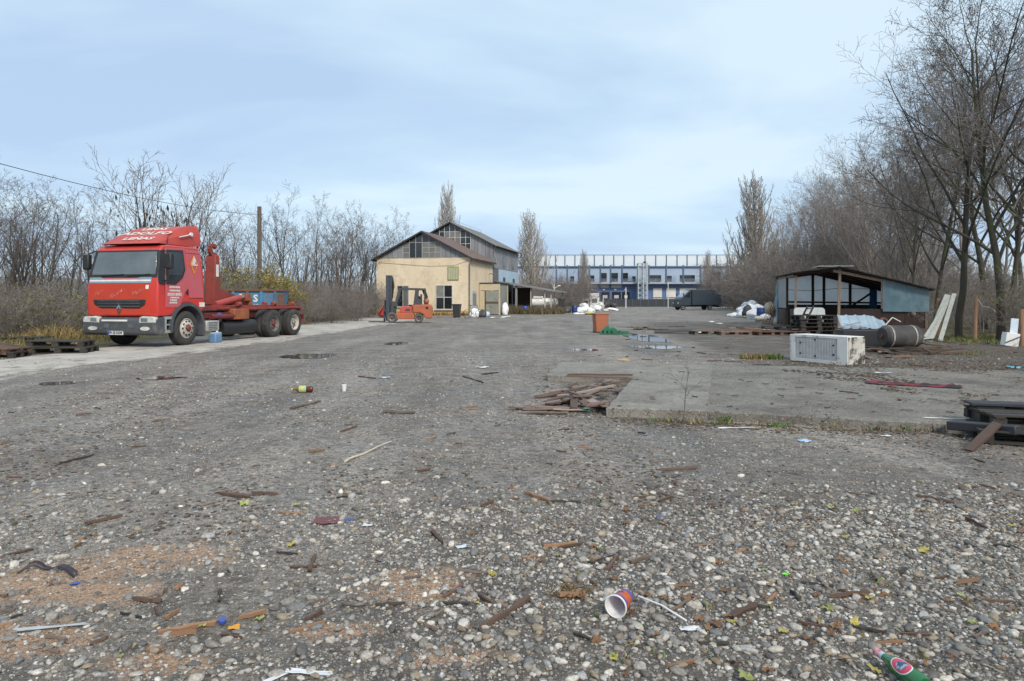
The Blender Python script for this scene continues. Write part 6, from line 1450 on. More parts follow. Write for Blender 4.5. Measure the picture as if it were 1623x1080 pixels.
for y, z in ((.34, .20), (.34, .40), (.80, .50), (.80, .14), (1.18, .42), (1.18, .18)): MB().b2(.0, .022, y - .018, y + .018, z - .018, z + .018).build('clip', black, fr)
MB().b2(.01, FWd, FL - .02, FL + .05, .0, FH).build('door_edge', white, fr, bevel=.015)
for z in (.2, .3, .4): MB().b2(.004, .012, FL - .01, FL + .04, z, z + .06).build('edge_vent', MATS['recess_grey'], fr)

# ------------------------------------------------------------------ black tank, box, metal sheet, wood under them
tk0 = G(1404, 557); tk = thing('boiler_tank', 'black horizontal boiler tank with pale straps lying on scrap wood', 'tank', (tk0[0] + .55, tk0[1] + .30, .08), R(6))
tkm = M('sooty_tank', (.036, .035, .035), (.065, .062, .058), rough=.7, scale=2.4, bump=.6, bscale=14, spot=[((.13, .12, .105), 2.2, .54, .74), ((.10, .065, .045), 5, .60, .72)])
MB().lathe([(0, -.52), (.24, -.52), (.30, -.45), (.305, .44), (.27, .50), (0, .53)], 30, 'x', (0, 0, .305)).build('shell', tkm, tk, smooth=True)
for x in (-.36, .30): MB().lathe([(.308, x - .022), (.312, x - .02), (.312, x + .02), (.308, x + .022)], 30, 'x', (0, 0, .305)).build('strap', M('pale_strap', (.40, .39, .36), (.20, .19, .18), rough=.6, scale=8), tk, smooth=True)
MB().lathe([(0, -.02), (.06, -.02), (.06, .05), (0, .05)], 12, 'x', (-.54, 0, .32)).build('flange', rustd, tk)
b0 = G(1341, 552); bx_ = thing('black_chest', 'low black chest behind the fridge', 'chest', (b0[0] + .55, b0[1] + .3, 0), R(-5))
MB().b2(-.58, .58, -.3, .3, 0, .52).build('body', M('charcoal_box', (.026, .028, .033), (.020, .022, .026), rough=.45, scale=2), bx_, bevel=.02)
ms_ = thing('metal_sheet', 'bent pale blue corrugated metal sheet lying on the black chest', 'sheet', (b0[0] + .55, b0[1] + .35, .54), R(-6))
shm = M('galvanised_sheet', (.46, .56, .63), (.36, .46, .53), rough=.34, metal=.45, scale=2)
V = []; NU, NV = 20, 8
for j in range(NV + 1):
    for i in range(NU + 1):
        u, v = i / NU, j / NV; x = -.62 + 1.30 * u; y = -.35 + .95 * v
        x += .22 * v; z = .02 + (.36 * v if u < .72 else .36 * v * (1 - (u - .72) * 1.6)) + (.030 if i % 4 == 0 else 0)
        V.append((x, y, z))
m = MB().add(V, [(j * (NU + 1) + i, j * (NU + 1) + i + 1, (j + 1) * (NU + 1) + i + 1, (j + 1) * (NU + 1) + i) for j in range(NV) for i in range(NU)])
o = m.build('sheet', shm, ms_, smooth=False, recalc=False); md = o.modifiers.new('s', 'SOLIDIFY'); md.thickness = .006
MB().bar((-.72, -.36, .05), (-.1, -.34, .20), .06, .03).bar((-.55, -.38, .16), (.1, -.3, .05), .05, .02).build('folded_edge', M('edge_grey', (.36, .38, .39), (.26, .27, .28), rough=.4, metal=.4), ms_)
heap('dark rotten board under the black boiler tank', 1385, 1520, 563, 26, (.6, 1.5), [wet_wood, wet_wood, brown_wood, grey_brown], 'rotten boards under the boiler', .10, 1.5)
heap('dark rotten board in the pile right of the boiler tank', 1450, 1520, 556, 10, (.5, 1.1), [wet_wood, brown_wood, brown_wood], 'rotten boards right of the boiler', .30, 1.0)
heap('pale scrap lath in front of the boiler tank', 1372, 1450, 569, 7, (.3, .8), [grey_brown, orange_wood, grey_wood], 'laths before the boiler', .04, .4, (.04, .08))
x, y, _ = G(1425, 548); cr_ = MB().lathe([(.08, 0), (.13, .0), (.14, .10), (.11, .12), (.08, .1), (.08, 0)], 14, 'y', (0, 0, .14)).build('rusty_coil', rustd, smooth=True); cr_.location = (x + .1, y + 1.0, .55); tag(cr_, 'rusty coil lying behind the boiler tank', 'scrap')
st_ = MB().b2(-.45, .45, -.25, .25, 0, .56).build('rusty_box', rustd, bevel=.02); st_.location = (x + .1, y + 1.05, 0); tag(st_, 'rusty crate behind the boiler tank', 'crate')
o = MB().bar((0, 0, 0), (.22, 0, .24), .025, .02).bar((.22, 0, .24), (.48, .0, .10), .025, .02).build('bent_lath', white); o.location = (x - .02, y + .72, .60); tag(o, 'bent pale lath sticking up behind the boiler tank', 'lath')
# pale planks leaning on a post
paleb = M('pale_painted_plank', (.42, .44, .40), (.32, .33, .29), rough=.7, scale=3, stretch=(4, 4, .6), rnd=.1)
for k_, (pxa, pya, pxb, pyb, w_, lab) in enumerate(((1472, 541, 1506, 468, .22, 'wide pale grey plank leaning against a fence post'), (1490, 541, 1512, 466, .13, 'narrow pale grey plank leaning beside the wide one'), (1462, 541, 1498, 478, .09, 'thin grey plank leaning behind the wide pale one'))):
    a = G(pxa, pya); top = W(pxb, pyb, 24.2); o = MB().bar((a[0], a[1], .0), (top[0], top[1] - .12 * k_ + .1, top[2]), w_, .035, (-.6, -.8, .2)).build('leaning_board', paleb); tag(o, lab, 'plank')
for px, py, top_, mt, lab in ((1545, 541, 470, orange_wood, 'orange wooden fence post with wire on the right'), (1487, 537, 473, orange_wood, 'orange wooden fence post behind the pale planks'), (1619, 548, 490, orange_wood, 'orange wooden fence post at the right picture edge')):
    x, y, _ = G(px, py); h = (py - top_) / FPX * y
    o = MB().tube([(0, 0, -.1), (.02, 0, h * .5), (.05 if px == 1545 else 0, 0, h)], [.062, .058, .054], 9).build('fence_post', M('post_wood', (.31, .175, .10), (.20, .115, .068), rough=.8, scale=4, stretch=(3, 3, .5), rnd=.15), smooth=True); o.location = (x, y, 0); tag(o, lab, 'post')
x, y, _ = G(1545, 541); o = MB().tube([(x + .05, y, 1.50), (x + .34, y + .1, 1.16), (x + .75, y + .3, 1.14), (x + 1.0, y + .3, .9)], .012, 5).build('fence_wire', white); tag(o, 'pale wire hanging from the orange fence post', 'wire')
# broken white furniture
x, y, _ = G(1601, 549); bf_ = thing('broken_cabinet', 'broken white cabinet pieces leaning at the foot of the mossy tree', 'furniture', (x, y, 0), R(-12))
MB().box((0, 0, .20), (.36, .30, .40), M4=Matrix.Rotation(R(9), 3, 'Y')).build('carcass', fw_, bf_, bevel=.01)
MB().box((.13, .05, .60), (.20, .03, .46), M4=Matrix.Rotation(R(5), 3, 'Y')).build('door', M('pale_blue_white', (.58, .66, .74), (.5, .57, .64), rough=.5), bf_)
MB().bar((-.2, -.18, .12), (.2, -.18, .30), .03, .02).build('crossbar', black, bf_)

# ------------------------------------------------------------------ dark pallet heap at the right edge
def rb(px, py, dz=0.0): q = G(px, py); return Vector((q[0], q[1], gz(q[0], q[1]) + dz))
p = rb(1600, 706); pallet('dark wet pallet lying lowest at the right picture edge', (p.x + .42, p.y + .24, p.z + .01), R(-24), wet_wood, 'dark pallets at the right edge', sc=.86)
p = rb(1596, 700); pallet('dark wet pallet stacked on the lowest at the right picture edge', (p.x + .50, p.y + .30, p.z + .14), R(-12), wet_wood, 'dark pallets at the right edge', sc=.86)
p = rb(1566, 700); o = MB().box((0, 0, 0), (.62, .13, .09), M4=Matrix.Rotation(R(0), 3, 'X')).build('black_beam', M('black_rubber_beam', (.035, .037, .044), (.022, .023, .027), rough=.5, scale=3), bevel=.012); o.location = (p.x + .03, p.y + .12, p.z + .13); o.rotation_euler = (0, R(-4), R(-58)); tag(o, 'thick black beam in the heap at the right edge', 'beam')
p = rb(1565, 708); board('brown wet plank slanting from the heap at the right edge to the ground', (p.x, p.y + .05, p.z + .10), .62, .10, .024, R(34), brown_wood, pitch=-.30)
p = rb(1594, 690); cr2 = thing('black_crate', 'upturned black plastic crate on the concrete behind the dark pallets', 'crate', (5.02, 7.22, SZ), R(-14)); cr2.scale = (.8, .8, .75)
MB().b2(-.16, .16, -.12, .12, .0, .24).build('box', black, cr2, bevel=.01); MB().b2(-.22, .50, -.15, .15, .24, .27).build('rim', MATS['black_rubber_beam'], cr2); MB().b2(.22, .44, -.10, .10, .02, .17).build('block', wet_wood, cr2)

# ------------------------------------------------------------------ bins, barrels, dog house
def bin_(name, label, px, py, h, w0, w1, mat, rz=0, lid=True, wheels=False):
    x, y, _ = G(px, py); t = thing(name, label, 'bin', (x, y + w1 / 2, 0), rz)
    m = MB(); a, b_ = w0 / 2, w1 / 2
    m.add([(-a, -a, .03), (a, -a, .03), (a, a, .03), (-a, a, .03), (-b_, -b_, h), (b_, -b_, h), (b_, b_, h), (-b_, b_, h)], [(0, 1, 2, 3), (0, 1, 5, 4), (1, 2, 6, 5), (2, 3, 7, 6), (3, 0, 4, 7), (4, 5, 6, 7)]); m.build('body', mat, t, bevel=.03)
    if lid: MB().b2(-b_ - .03, b_ + .03, -b_ - .04, b_ + .03, h - .005, h + .06).build('lid', mat, t, bevel=.02)
    else: MB().b2(-b_ - .02, b_ + .02, -b_ - .02, b_ + .02, h - .05, h + .005).build('rim', mat, t, bevel=.012)
    for s_ in (1, -1): MB().lathe([(0, -.03), (.10, -.03), (.10, .03), (0, .03)], 14, 'x', (s_ * a * .85, a * .9, .10)).build('wheel', black, t)
    return t
bin_('wheelie_bin', 'orange-brown bin standing alone in the middle of the yard', 953, 528, .82, .50, .58, M('bin_terracotta', (.36, .125, .060), (.30, .105, .052), rough=.5, scale=2, spot=((.20, .09, .06), 3, .6, .75)), R(8), False)
bin_('wheelie_bin', 'black wheelie bin in front of the yellow house window', 723.5, 504, 1.02, .46, .62, M('bin_black', (.024, .026, .029), (.034, .036, .038), rough=.5), R(-8))
bin_('wheelie_bin', 'dark bin at the right end of the lean-to', 891, 496, 1.45, .55, .70, M('bin_brownish', (.055, .050, .045), (.04, .037, .034), rough=.6), R(-8))
x, y, _ = G(963, 530); gbx = thing('green_crate', 'broken dark green plastic crate on its side beside the orange bin', 'crate', (x + .02, y - .1, 0), R(-6))
gpl = M('green_plastic', (.018, .16, .085), (.013, .11, .06), rough=.45, scale=3)
MB().prism([(-.34, .0), (.34, .0), (.40, .14), (.22, .30), (.06, .27), (.02, .38), (-.06, .36), (-.20, .22), (-.36, .10)], 'y', -.16, .18).build('shell', gpl, gbx, bevel=.02)
MB().b2(.38, .80, -.12, .10, .0, .14).b2(.42, .46, -.13, .12, .14, .18).build('flap', gpl, gbx, bevel=.01)
MB().bar((.8, 0, .05), (1.15, -.1, .01), .05, .02).build('strip', M('dark_strip', (.05, .05, .045), rough=.7), gbx)
for x in (-.22, -.05, .12): MB().b2(x - .03, x + .03, -.168, -.155, .05, .16).build('slot', matte, gbx)
def barrel(label, px, py, r_, h, col, lying=False):
    x, y, _ = G(px, py); m = MB().lathe([(0, 0), (r_ * .9, 0), (r_, .03), (r_, h * .30), (r_ * 1.04, h * .33), (r_, h * .36), (r_, h * .64), (r_ * 1.04, h * .67), (r_, h * .70), (r_, h * .92), (r_ * .9, h), (r_ * .85, h - .02), (0, h - .02)], 20)
    o = m.build('barrel', M('barrel_' + col, *{'blue': ((.012, .075, .42), (.010, .055, .32)), 'navy': ((.02, .05, .20), (.015, .04, .15))}[col], rough=.4), smooth=True); o.location = (x, y + r_, 0); tag(o, label, 'barrel'); return o
barrel('bright blue plastic barrel beside the weeds of the lean-to', 832, 498, .30, .78, 'blue')
barrel('blue barrel in the rubbish heap left of the shack', 1208, 507, .28, .85, 'navy')
barrel('blue drum in the rubbish heap beyond the orange bin', 911, 496.5, .28, .80, 'navy')
x, y, _ = G(606, 504); dh = thing('dog_house', 'small red A-frame dog house left of the forklift', 'dog house', (x, y + .9, 0), R(-14))
dred = M('doghouse_red', (.50, .050, .050), (.42, .045, .045), rough=.6)
MB().prism([(-.42, .2), (.42, .2), (0, .95)], 'y', 0, .9).build('wall', dred, dh)
for s_ in (1, -1): MB().bar((s_ * .56, .45, .16), (0, .45, 1.02), 1.1, .05, (0, 0, 1)).build('roof_side', dred, dh)
MB().prism([(.0, .2), (.20, .2), (.20, .45), (.1, .52), (0, .45)], 'y', -.012, .01).build('doorway', matte, dh)
MB().b2(-.45, .45, 0, .9, .0, .2).build('base', brown_wood, dh)

# ------------------------------------------------------------------ bags and rubbish
bagw = M('white_plastic_bag', (.82, .83, .84), (.70, .72, .75), rough=.35, scale=5, bump=.6, bscale=9, rnd=.12)
bagd = M('dark_plastic_bag', (.035, .035, .037), (.06, .055, .05), rough=.4, scale=5, bump=.6, bscale=9, rnd=.3)
bagc = M('cream_sack', (.55, .50, .42), (.42, .38, .31), rough=.7, scale=4, bump=.5, bscale=9, rnd=.15)
bagy = M('yellow_bag', (.60, .48, .12), (.5, .4, .1), rough=.4, scale=4)
bagp = M('purple_bag', (.14, .13, .42), (.10, .10, .32), rough=.4, scale=4)
bagb = M('pale_blue_bag', (.50, .60, .70), (.42, .50, .60), rough=.4, scale=4)
def bag_mesh(seed, mat):
    v, f = ico(4); v = v.copy(); out = []
    for p in v:
        q = Vector(p); d = 1 + .22 * noise.noise(q * 1.4 + Vector((seed, 0, 0))) + .13 * (1 - abs(noise.noise(q * 3.1 + Vector((seed, 5, 0)))) * 2) + .05 * noise.noise(q * 8 + Vector((seed, 9, 0)))
        r_ = q * d; z = r_.z * .85 + .62
        out.append((r_.x, r_.y, max(0, z) if z > 0 else z * .08))
    return mesh_np('bag', np.array(out), f, mat, True)
BG = {}
def bag(label, px, py, sx, sy, szz, mat, group=None, z=0.0, dy=0.0, name='bag', cat='bag'):
    k_ = (mat.name, random.randrange(3))
    if k_ not in BG: BG[k_] = bag_mesh(len(BG) * 7.3 + 1, mat)
    x, y, _ = G(px, py); y += dy
    o = link(name, BG[k_], None, (x, y, z + gz(x, y)), (0, 0, random.uniform(0, 6.28)), (sx / 2, sy / 2, szz / 1.5)); tag(o, label, cat, group); return o
rg = 'white bags in the heap left of the shack'
for px, py, s_, h, mt, z in ((1180, 504, 1.3, .6, bagw, 0), (1196, 506, 1.2, .7, bagw, 0), (1188, 503, 1.2, .6, bagw, .45), (1200, 503, 1.0, .55, bagw, .5), (1165, 503, .9, .35, bagw, 0), (1174, 502, .8, .5, bagw, .3), (1212, 507, .8, .4, bagw, 0), (1157, 502, .5, .25, bagw, 0),
                            (1192, 500, 1.0, .5, bagw, .85), (1183, 500, .8, .5, bagb, .7), (1205, 510, .7, .35, bagc, 0)):
    bag('crumpled white plastic bag in the rubbish heap left of the shack', px, py, s_, s_ * .8, h, mt, rg, z, 0)
bag('dark sack in the middle of the white rubbish heap', 1184, 505, .7, .6, .8, bagd, None, .2)
for px, py in ((1203, 499), (1212, 500), (1220, 499), (1226, 502)): bag('brown rubbish sack at the back of the heap left of the shack', px, py, .9, .8, .9, bagc if px != 1212 else bagd, 'sacks at the back of the heap', .3, 1.0)
rg = 'white bags beyond the orange bin'
for px, py, s_, h, mt, z in ((920, 496, 1.1, .6, bagw, 0), (928, 496, 1.3, .7, bagw, 0), (936, 497, 1.1, .55, bagw, 0), (925, 493, 1.2, .6, bagw, .4), (946, 493, 1.3, .7, bagw, 0), (952, 491, 1.1, .8, bagw, .3), (914, 499, .8, .2, bagw, 0), (923, 499, .7, .18, bagw, 0), (968, 492, 1.2, .35, bagw, 0), (975, 493, .9, .3, bagw, 0), (960, 494, .8, .3, bagc, 0)):
    bag('crumpled white plastic bag in the far rubbish heap beyond the orange bin', px, py, s_, s_ * .8, h, mt, rg, z)
bag('flat yellow bag at the foot of the far rubbish heap', 934, 499, 1.1, .8, .28, bagy); bag('purple bag beside the dark bin of the lean-to', 888, 496, .62, .5, .55, bagp)
bag('dark scrap bundle right of the far white bags', 962, 488, 1.6, 1.0, 1.1, bagd); bag('dark scrap bundle at the right end of the far heap', 972, 488, 1.2, 1.0, .9, bagd); bag('dark rubbish behind the dark bin', 898, 496, 1.0, .9, .7, bagd)
bag('white sack standing right of the porch', 800.5, 499, .75, .6, 1.1, bagw); bag('white bag in the junk at the corner of the yellow house', 753, 503, .85, .6, .7, bagw); bag('dark bag in the junk at the corner of the yellow house', 765, 503, .8, .6, .6, bagd); bag('small grey bag beside the porch door', 772, 502, .5, .4, .4, bagb)
for px, py in ((800, 503), (806, 502.5), (797, 504), (781, 504), (1160, 521), (1190, 523), (1140, 514), (1128, 511), (1215, 524), (1110, 528)): bag('flat white scrap of plastic on the yard', px, py, .45, .3, .07, bagw, 'flat plastic scraps in the distance', name='plastic_scrap', cat='scrap')
# bicycle leaning at the house corner
x, y, _ = G(750, 505); bk = thing('bicycle', 'old bicycle leaning at the right corner of the yellow house', 'bicycle', (x, y + .35, 0), R(25))
for xx in (-.5, .5):
    MB().tube([(xx + .33 * math.cos(a), .0, .34 + .33 * math.sin(a)) for a in np.linspace(0, 2 * math.pi, 25)], .02, 6).build('wheel', black, bk)
MB().tube([(-.5, 0, .34), (-.1, 0, .32), (.32, 0, .85), (-.22, 0, .85), (-.5, 0, .34)], .02, 6).tube([(-.1, 0, .32), (-.24, 0, .95)], .018, 6).tube([(.5, 0, .34), (.30, 0, .98)], .02, 6).build('frame', steel, bk)
MB().tube([(.25, -.25, 1.0), (.30, 0, 1.0), (.25, .25, 1.0)], .015, 6).build('handlebar', black, bk); MB().box((-.25, 0, .98), (.25, .14, .05)).build('saddle', black, bk, bevel=.02)
# white tank behind the weeds under the lean-to, small white cab and box far off
wt = thing('white_tank', 'long white horizontal tank behind the posts of the lean-to', 'tank', ((853 - CX) / FPX * 84, 84.0, .05), R(-4)); wt.scale = (1.5, 1.0, 1.05)
MB().lathe([(0, -1.62), (.22, -1.60), (.42, -1.50), (.48, -1.35), (.48, 1.35), (.40, 1.52), (.2, 1.62), (0, 1.64)], 20, 'x', (0, 0, 1.02)).build('shell', M('tank_white', (.78, .79, .78), (.68, .69, .67), rough=.45, scale=1.5, spot=((.25, .23, .20), 2, .58, .74)), wt, smooth=True)
for x in (-1.0, 1.0): MB().b2(x - .08, x + .08, -.4, .4, 0, .62).build('cradle', steel, wt)
MB().b2(-.4, .4, -.3, .3, 1.48, 1.72).build('dome_cover', white, wt, bevel=.04)
mh = MB()
for q in ((-1.28, 1.1), (-1.14, 1.16), (-1.26, .92), (-1.0, 1.2)): mh.lathe([(0, -.02), (.07, -.02), (.07, .02), (0, .02)], 10, 'y', (q[0], -.47, q[1]))
mh.build('port', matte, wt)
vc = thing('white_cab', 'old white lorry cab standing beyond the far rubbish heap', 'cab', ((937 - CX) / FPX * 96, 96.0, 0), R(4))
MB().b2(-.35, 1.0, -.8, .8, .25, 1.75).build('body', MATS['tank_white'], vc, bevel=.05); MB().b2(-.30, .98, -.75, .75, 1.78, 2.35).build('roof_box', white, vc, bevel=.12, seg=3)
MB().b2(-.05, .7, -.82, -.79, 1.0, 1.6).build('window', pane_l, vc); MB().b2(-1.2, -.40, -.6, .6, .2, 1.55).build('cabinet', MATS['tank_white'], vc, bevel=.03); MB().b2(-1.1, -.6, -.62, -.59, .8, 1.3).build('opening', pane_d, vc)
for x in (-.15, .8): wheel(vc, (x, -.66, .28), .28, .2, -1, rimg, rimg, True)

# ------------------------------------------------------------------ small things on the near ground
x, y, _ = G(976, 978); cup = thing('paper_cup', 'white cup with orange print lying on the pebbles', 'cup', (x, y, gz(x, y) + .05), 0)
ca = Vector((.50, .84, -.02)).normalized()
def cup_mesh(prof, n=32):
    m = MB(); u = ca.orthogonal().normalized(); v = ca.cross(u)
    V = [tuple(ca * h + (u * math.cos(2 * math.pi * k_ / n) + v * math.sin(2 * math.pi * k_ / n)) * r_) for k_ in range(n) for r_, h in prof]; q = len(prof)
    return m.add(V, [(k_ * q + j, ((k_ + 1) % n) * q + j, ((k_ + 1) % n) * q + j + 1, k_ * q + j + 1) for k_ in range(n) for j in range(q - 1)])
cupw = M('cup_white', (.86, .86, .88), (.80, .80, .83), rough=.4, scale=40, thin=.2, spot=((.74, .50, .44), 30, .60, .72))
cup_mesh([(.030, .118), (.044, .004)]).build('inner_wall', cupw, cup, smooth=True, recalc=False); cup_mesh([(0, .117), (.030, .117)]).build('inner_base', cupw, cup, recalc=False)
cup_mesh([(.044, .004), (.0505, .003), (.0505, -.004), (.047, -.005), (.044, .0)]).build('rim', white, cup, smooth=True)
cup_mesh([(.0475, .004), (.0445, .03)]).build('sleeve_edge', M('cup_violet', (.10, .07, .30), (.08, .06, .22), rough=.4), cup, smooth=True)
cup_mesh([(.0445, .03), (.036, .096)]).build('printed_sleeve', M('cup_orange', (.70, .18, .05), (.60, .15, .04), rough=.4, thin=.4, scale=30, spot=((.06, .07, .35), 22, .55, .60)), cup, smooth=True); cup_mesh([(.036, .096), (.033, .122), (.0, .122)]).build('base', MATS['cup_violet'], cup, smooth=True)
# beer bottle
x, y = 1.425, 2.50; bo = thing('glass_bottle', 'green glass beer bottle with red oval label lying among pebbles', 'bottle', (x, y, gz(x, y) + .042), R(-80))
grn = M('bottle_green', (.010, .15, .045), (.008, .10, .03), rough=.08, spec=.8)
MB().lathe([(.0, -.125), (.012, -.125), (.0135, -.12), (.0135, -.085), (.017, -.07), (.030, -.035), (.033, -.02), (.033, .105), (.029, .115), (0, .113)], 28, 'x').build('body', grn, bo, smooth=True)
MB().lathe([(0, -.132), (.0145, -.132), (.0155, -.128), (.0150, -.102), (.0142, -.10)], 24, 'x').build('neck_foil', M('foil_red', (.50, .05, .09), (.55, .40, .42), rough=.35, scale=60), bo, smooth=True)
MB().lathe([(.0146, -.104), (.0148, -.088), (.0142, -.086)], 24, 'x').build('neck_band', M('foil_pale', (.42, .52, .60), rough=.3), bo, smooth=True)
def lab_patch(rx, ra, e_, name, mat):
    m = MB(); V = [(.032, 0, .0333 + e_)]; n = 28
    def P(u, a): rr2 = .0333 + e_ if u > -.02 else .0333 + e_ - (.05 * 0); rr2 = float(np.interp(u, [-.035, -.02, .11], [.0303, .0333, .0333])) + e_; return (u, rr2 * math.sin(a), rr2 * math.cos(a))
    V = []
    for s_ in (1, .75, .5, .25, .02):
        for k_ in range(n): t = 2 * math.pi * k_ / n; V.append(P(.022 + rx * s_ * math.cos(t), -.55 + ra * s_ * math.sin(t)))
    F = [(j * n + k_, j * n + (k_ + 1) % n, (j + 1) * n + (k_ + 1) % n, (j + 1) * n + k_) for j in range(4) for k_ in range(n)]
    m.add(V, F).build(name, mat, bo, smooth=True, recalc=False)
lab_patch(.046, .92, .0006, 'label', white); lab_patch(.041, .82, .0010, 'label_field', M('label_red', (.55, .06, .12), (.48, .05, .10), rough=.4, scale=40)); lab_patch(.020, .62, .0014, 'label_center', M('label_navy', (.03, .07, .14), (.30, .36, .42), rough=.4, scale=55, lo=.48, hi=.56))
# small plastic bottle, white cup
x, y, _ = G(482, 622); pb = thing('plastic_bottle', 'crushed brown plastic bottle with yellow label on the gravel', 'bottle', (x, y, gz(x, y) + .05), R(6))
MB().lathe([(0, -.165), (.015, -.165), (.015, -.13), (.030, -.11), (.048, -.06), (.050, .0)], 18, 'x').build('neck', M('pet_amber', (.20, .11, .02), (.14, .07, .015), rough=.15), pb, smooth=True); MB().lathe([(.051, -.07), (.053, -.05), (.053, .02), (.051, .035)], 18, 'x').build('label', M('label_yellow', (.55, .46, .10), (.18, .45, .32), rough=.4, scale=16, lo=.45, hi=.55), pb, smooth=True)
MB().lathe([(.050, .03), (.046, .06), (.052, .09), (.045, .12), (.03, .13), (0, .125)], 14, 'x').build('base', M('pet_brown', (.13, .035, .015), (.08, .025, .012), rough=.15), pb, smooth=True); MB().lathe([(0, -.185), (.017, -.185), (.017, -.165), (0, -.165)], 12, 'x').build('cap', bagy, pb)
x, y, _ = G(545.5, 620); wc = MB().lathe([(0, .002), (.026, .002), (.037, .10), (.039, .10), (.039, .104), (.034, .104), (.024, .01), (0, .01)], 18).build('plastic_cup', white, smooth=True); wc.location = (x, y, gz(x, y)); tag(wc, 'small white plastic cup standing upright on the gravel', 'cup')
# straw and white scrap near the cup
p0, p1 = rb(1012, 957, .035), rb(1088, 992, .03); o = MB().tube([p0, p0.lerp(p1, .5) + Vector((0, 0, .012)), p1], .0042, 8).build('drinking_straw', white, smooth=True); tag(o, 'white drinking straw lying right of the orange cup', 'straw')
def scrap_mesh(seed, mat, n=6):
    V = []
    for j in range(n + 1):
        for i in range(n + 1):
            u, v = i / n - .5, j / n - .5; ed = 1 + .35 * noise.noise((u * 3, v * 3, seed))
            V.append((u * ed, v * ed, .16 + .34 * noise.noise((u * 3.1, v * 3.1, seed + 4))))
    m = MB().add(V, [(j * (n + 1) + i, j * (n + 1) + i + 1, (j + 1) * (n + 1) + i + 1, (j + 1) * (n + 1) + i) for j in range(n) for i in range(n)]); return m.mesh('scrap', mat, True, False)
SC = {}
def scrap(label, px, py, L_, w_, rz, mat, cat='scrap', name='plastic_scrap', group=None, hz=None, z=0.0):
    k_ = (mat.name, random.randrange(3))
    if k_ not in SC: SC[k_] = scrap_mesh(len(SC) * 3.7, mat)
    x, y, _ = G(px, py, z); o = link(name, SC[k_], None, (x, y, (gz(x, y) if z == 0 else z) + .006), (0, 0, R(rz)), (L_, w_, hz or w_ * .5)); tag(o, label, cat, group); return o
scw = M('scrap_white', (.66, .67, .68), (.55, .56, .58), rough=.4, scale=3); scg = M('scrap_grey', (.42, .44, .46), (.32, .34, .36), rough=.4); scb = M('scrap_blue', (.12, .32, .62), (.5, .58, .66), rough=.4, scale=1.4); sccy = M('scrap_cyan', (.10, .42, .58), (.08, .34, .48), rough=.5)
scr = M('scrap_red', (.16, .045, .055), (.12, .05, .05), rough=.6); sclime = M('scrap_lime', (.16, .70, .03), (.14, .6, .03), rough=.4); scv = M('scrap_violet_blue', (.05, .09, .36), (.05, .08, .28), rough=.35); scamb = M('scrap_amber', (.62, .30, .03), (.55, .25, .03), rough=.4); scgrn = M('scrap_mint', (.15, .48, .26), (.12, .4, .22), rough=.4)
scrap('white plastic scrap at the end of the straw', 1095, 995, .09, .035, 5, scw); scrap('pale torn strip at the bottom edge left of centre', 490, 1062, .17, .03, -8, scw); scrap('short pale strip at the bottom edge', 437, 1068, .10, .025, 50, scw)
scrap('long thin pale strip at the lower left', 82, 994, .26, .03, 14, scg); scrap('lime green scrap among the pebbles', 1247, 909, .035, .03, 20, sclime); scrap('small blue scrap near the black strap', 118, 921, .035, .03, 0, scv); scrap('amber scrap beside the blue bottle cap', 370, 989, .05, .035, 10, scamb)
scrap('dark red rag flat on the dirt', 515, 826, .16, .12, 0, scr, hz=.02); scrap('folded white paper on the dirt left of centre', 582, 832, .06, .04, 0, scw); scrap('white card lying flat on the gravel', 648, 854, .055, .03, 0, scw, hz=.008); scrap('pale blue scrap left of the pebbles', 733, 866, .07, .04, 30, bagb)
scrap('tangled blue and red scrap at mid left', 555, 822, .06, .05, 0, scv); scrap('blue scrap right of centre', 1047, 820, .04, .03, 0, scv); scrap('mint green scrap in the board heap', 929, 648, .10, .07, 10, scgrn)
scrap('white torn plastic left of the slab foot', 1024, 657, .16, .07, 20, scw); scrap('crumpled white plastic at the slab foot', 1088, 661, .20, .10, -10, bagb); scrap('long white strip of plastic in front of the slab', 1165, 677, .42, .05, 6, scw); scrap('blue and white wrapper in front of the slab', 1275, 698, .12, .08, 0, scb)
scrap('crumpled white bag at the right end of the slab foot', 1508, 677, .34, .14, 10, scw, hz=.14); scrap('white string of plastic on the slab edge', 1500, 664, .5, .03, -10, scw, z=SZ); scrap('cyan rag on the muddy ground at the right', 1607, 584, .22, .14, 0, sccy, hz=.14); scrap('white flat scrap at the upper middle', 765, 583, .28, .14, 0, scw); scrap('pale blue scrap at the upper middle', 610, 599, .2, .1, 0, bagb)
scrap('small white scrap near the slab foot', 1405, 690, .10, .05, 0, scw); scrap('white scrap on the slab beside the red cloth', 1400, 592, .3, .08, 0, scw, z=SZ); scrap('orange brown leaf litter on the far slab corner', 985, 572, .30, .16, 0, scamb, z=SZ)
cp = MB().lathe([(0, .014), (.015, .014), (.016, .010), (.016, 0), (0, 0)], 16).build('bottle_cap', scv, smooth=True); x, y, _ = G(352, 983); cp.location = (x, y, gz(x, y) + .014); cp.rotation_euler = (.3, .2, 0); tag(cp, 'blue bottle cap between orange splinters at the lower left', 'cap')
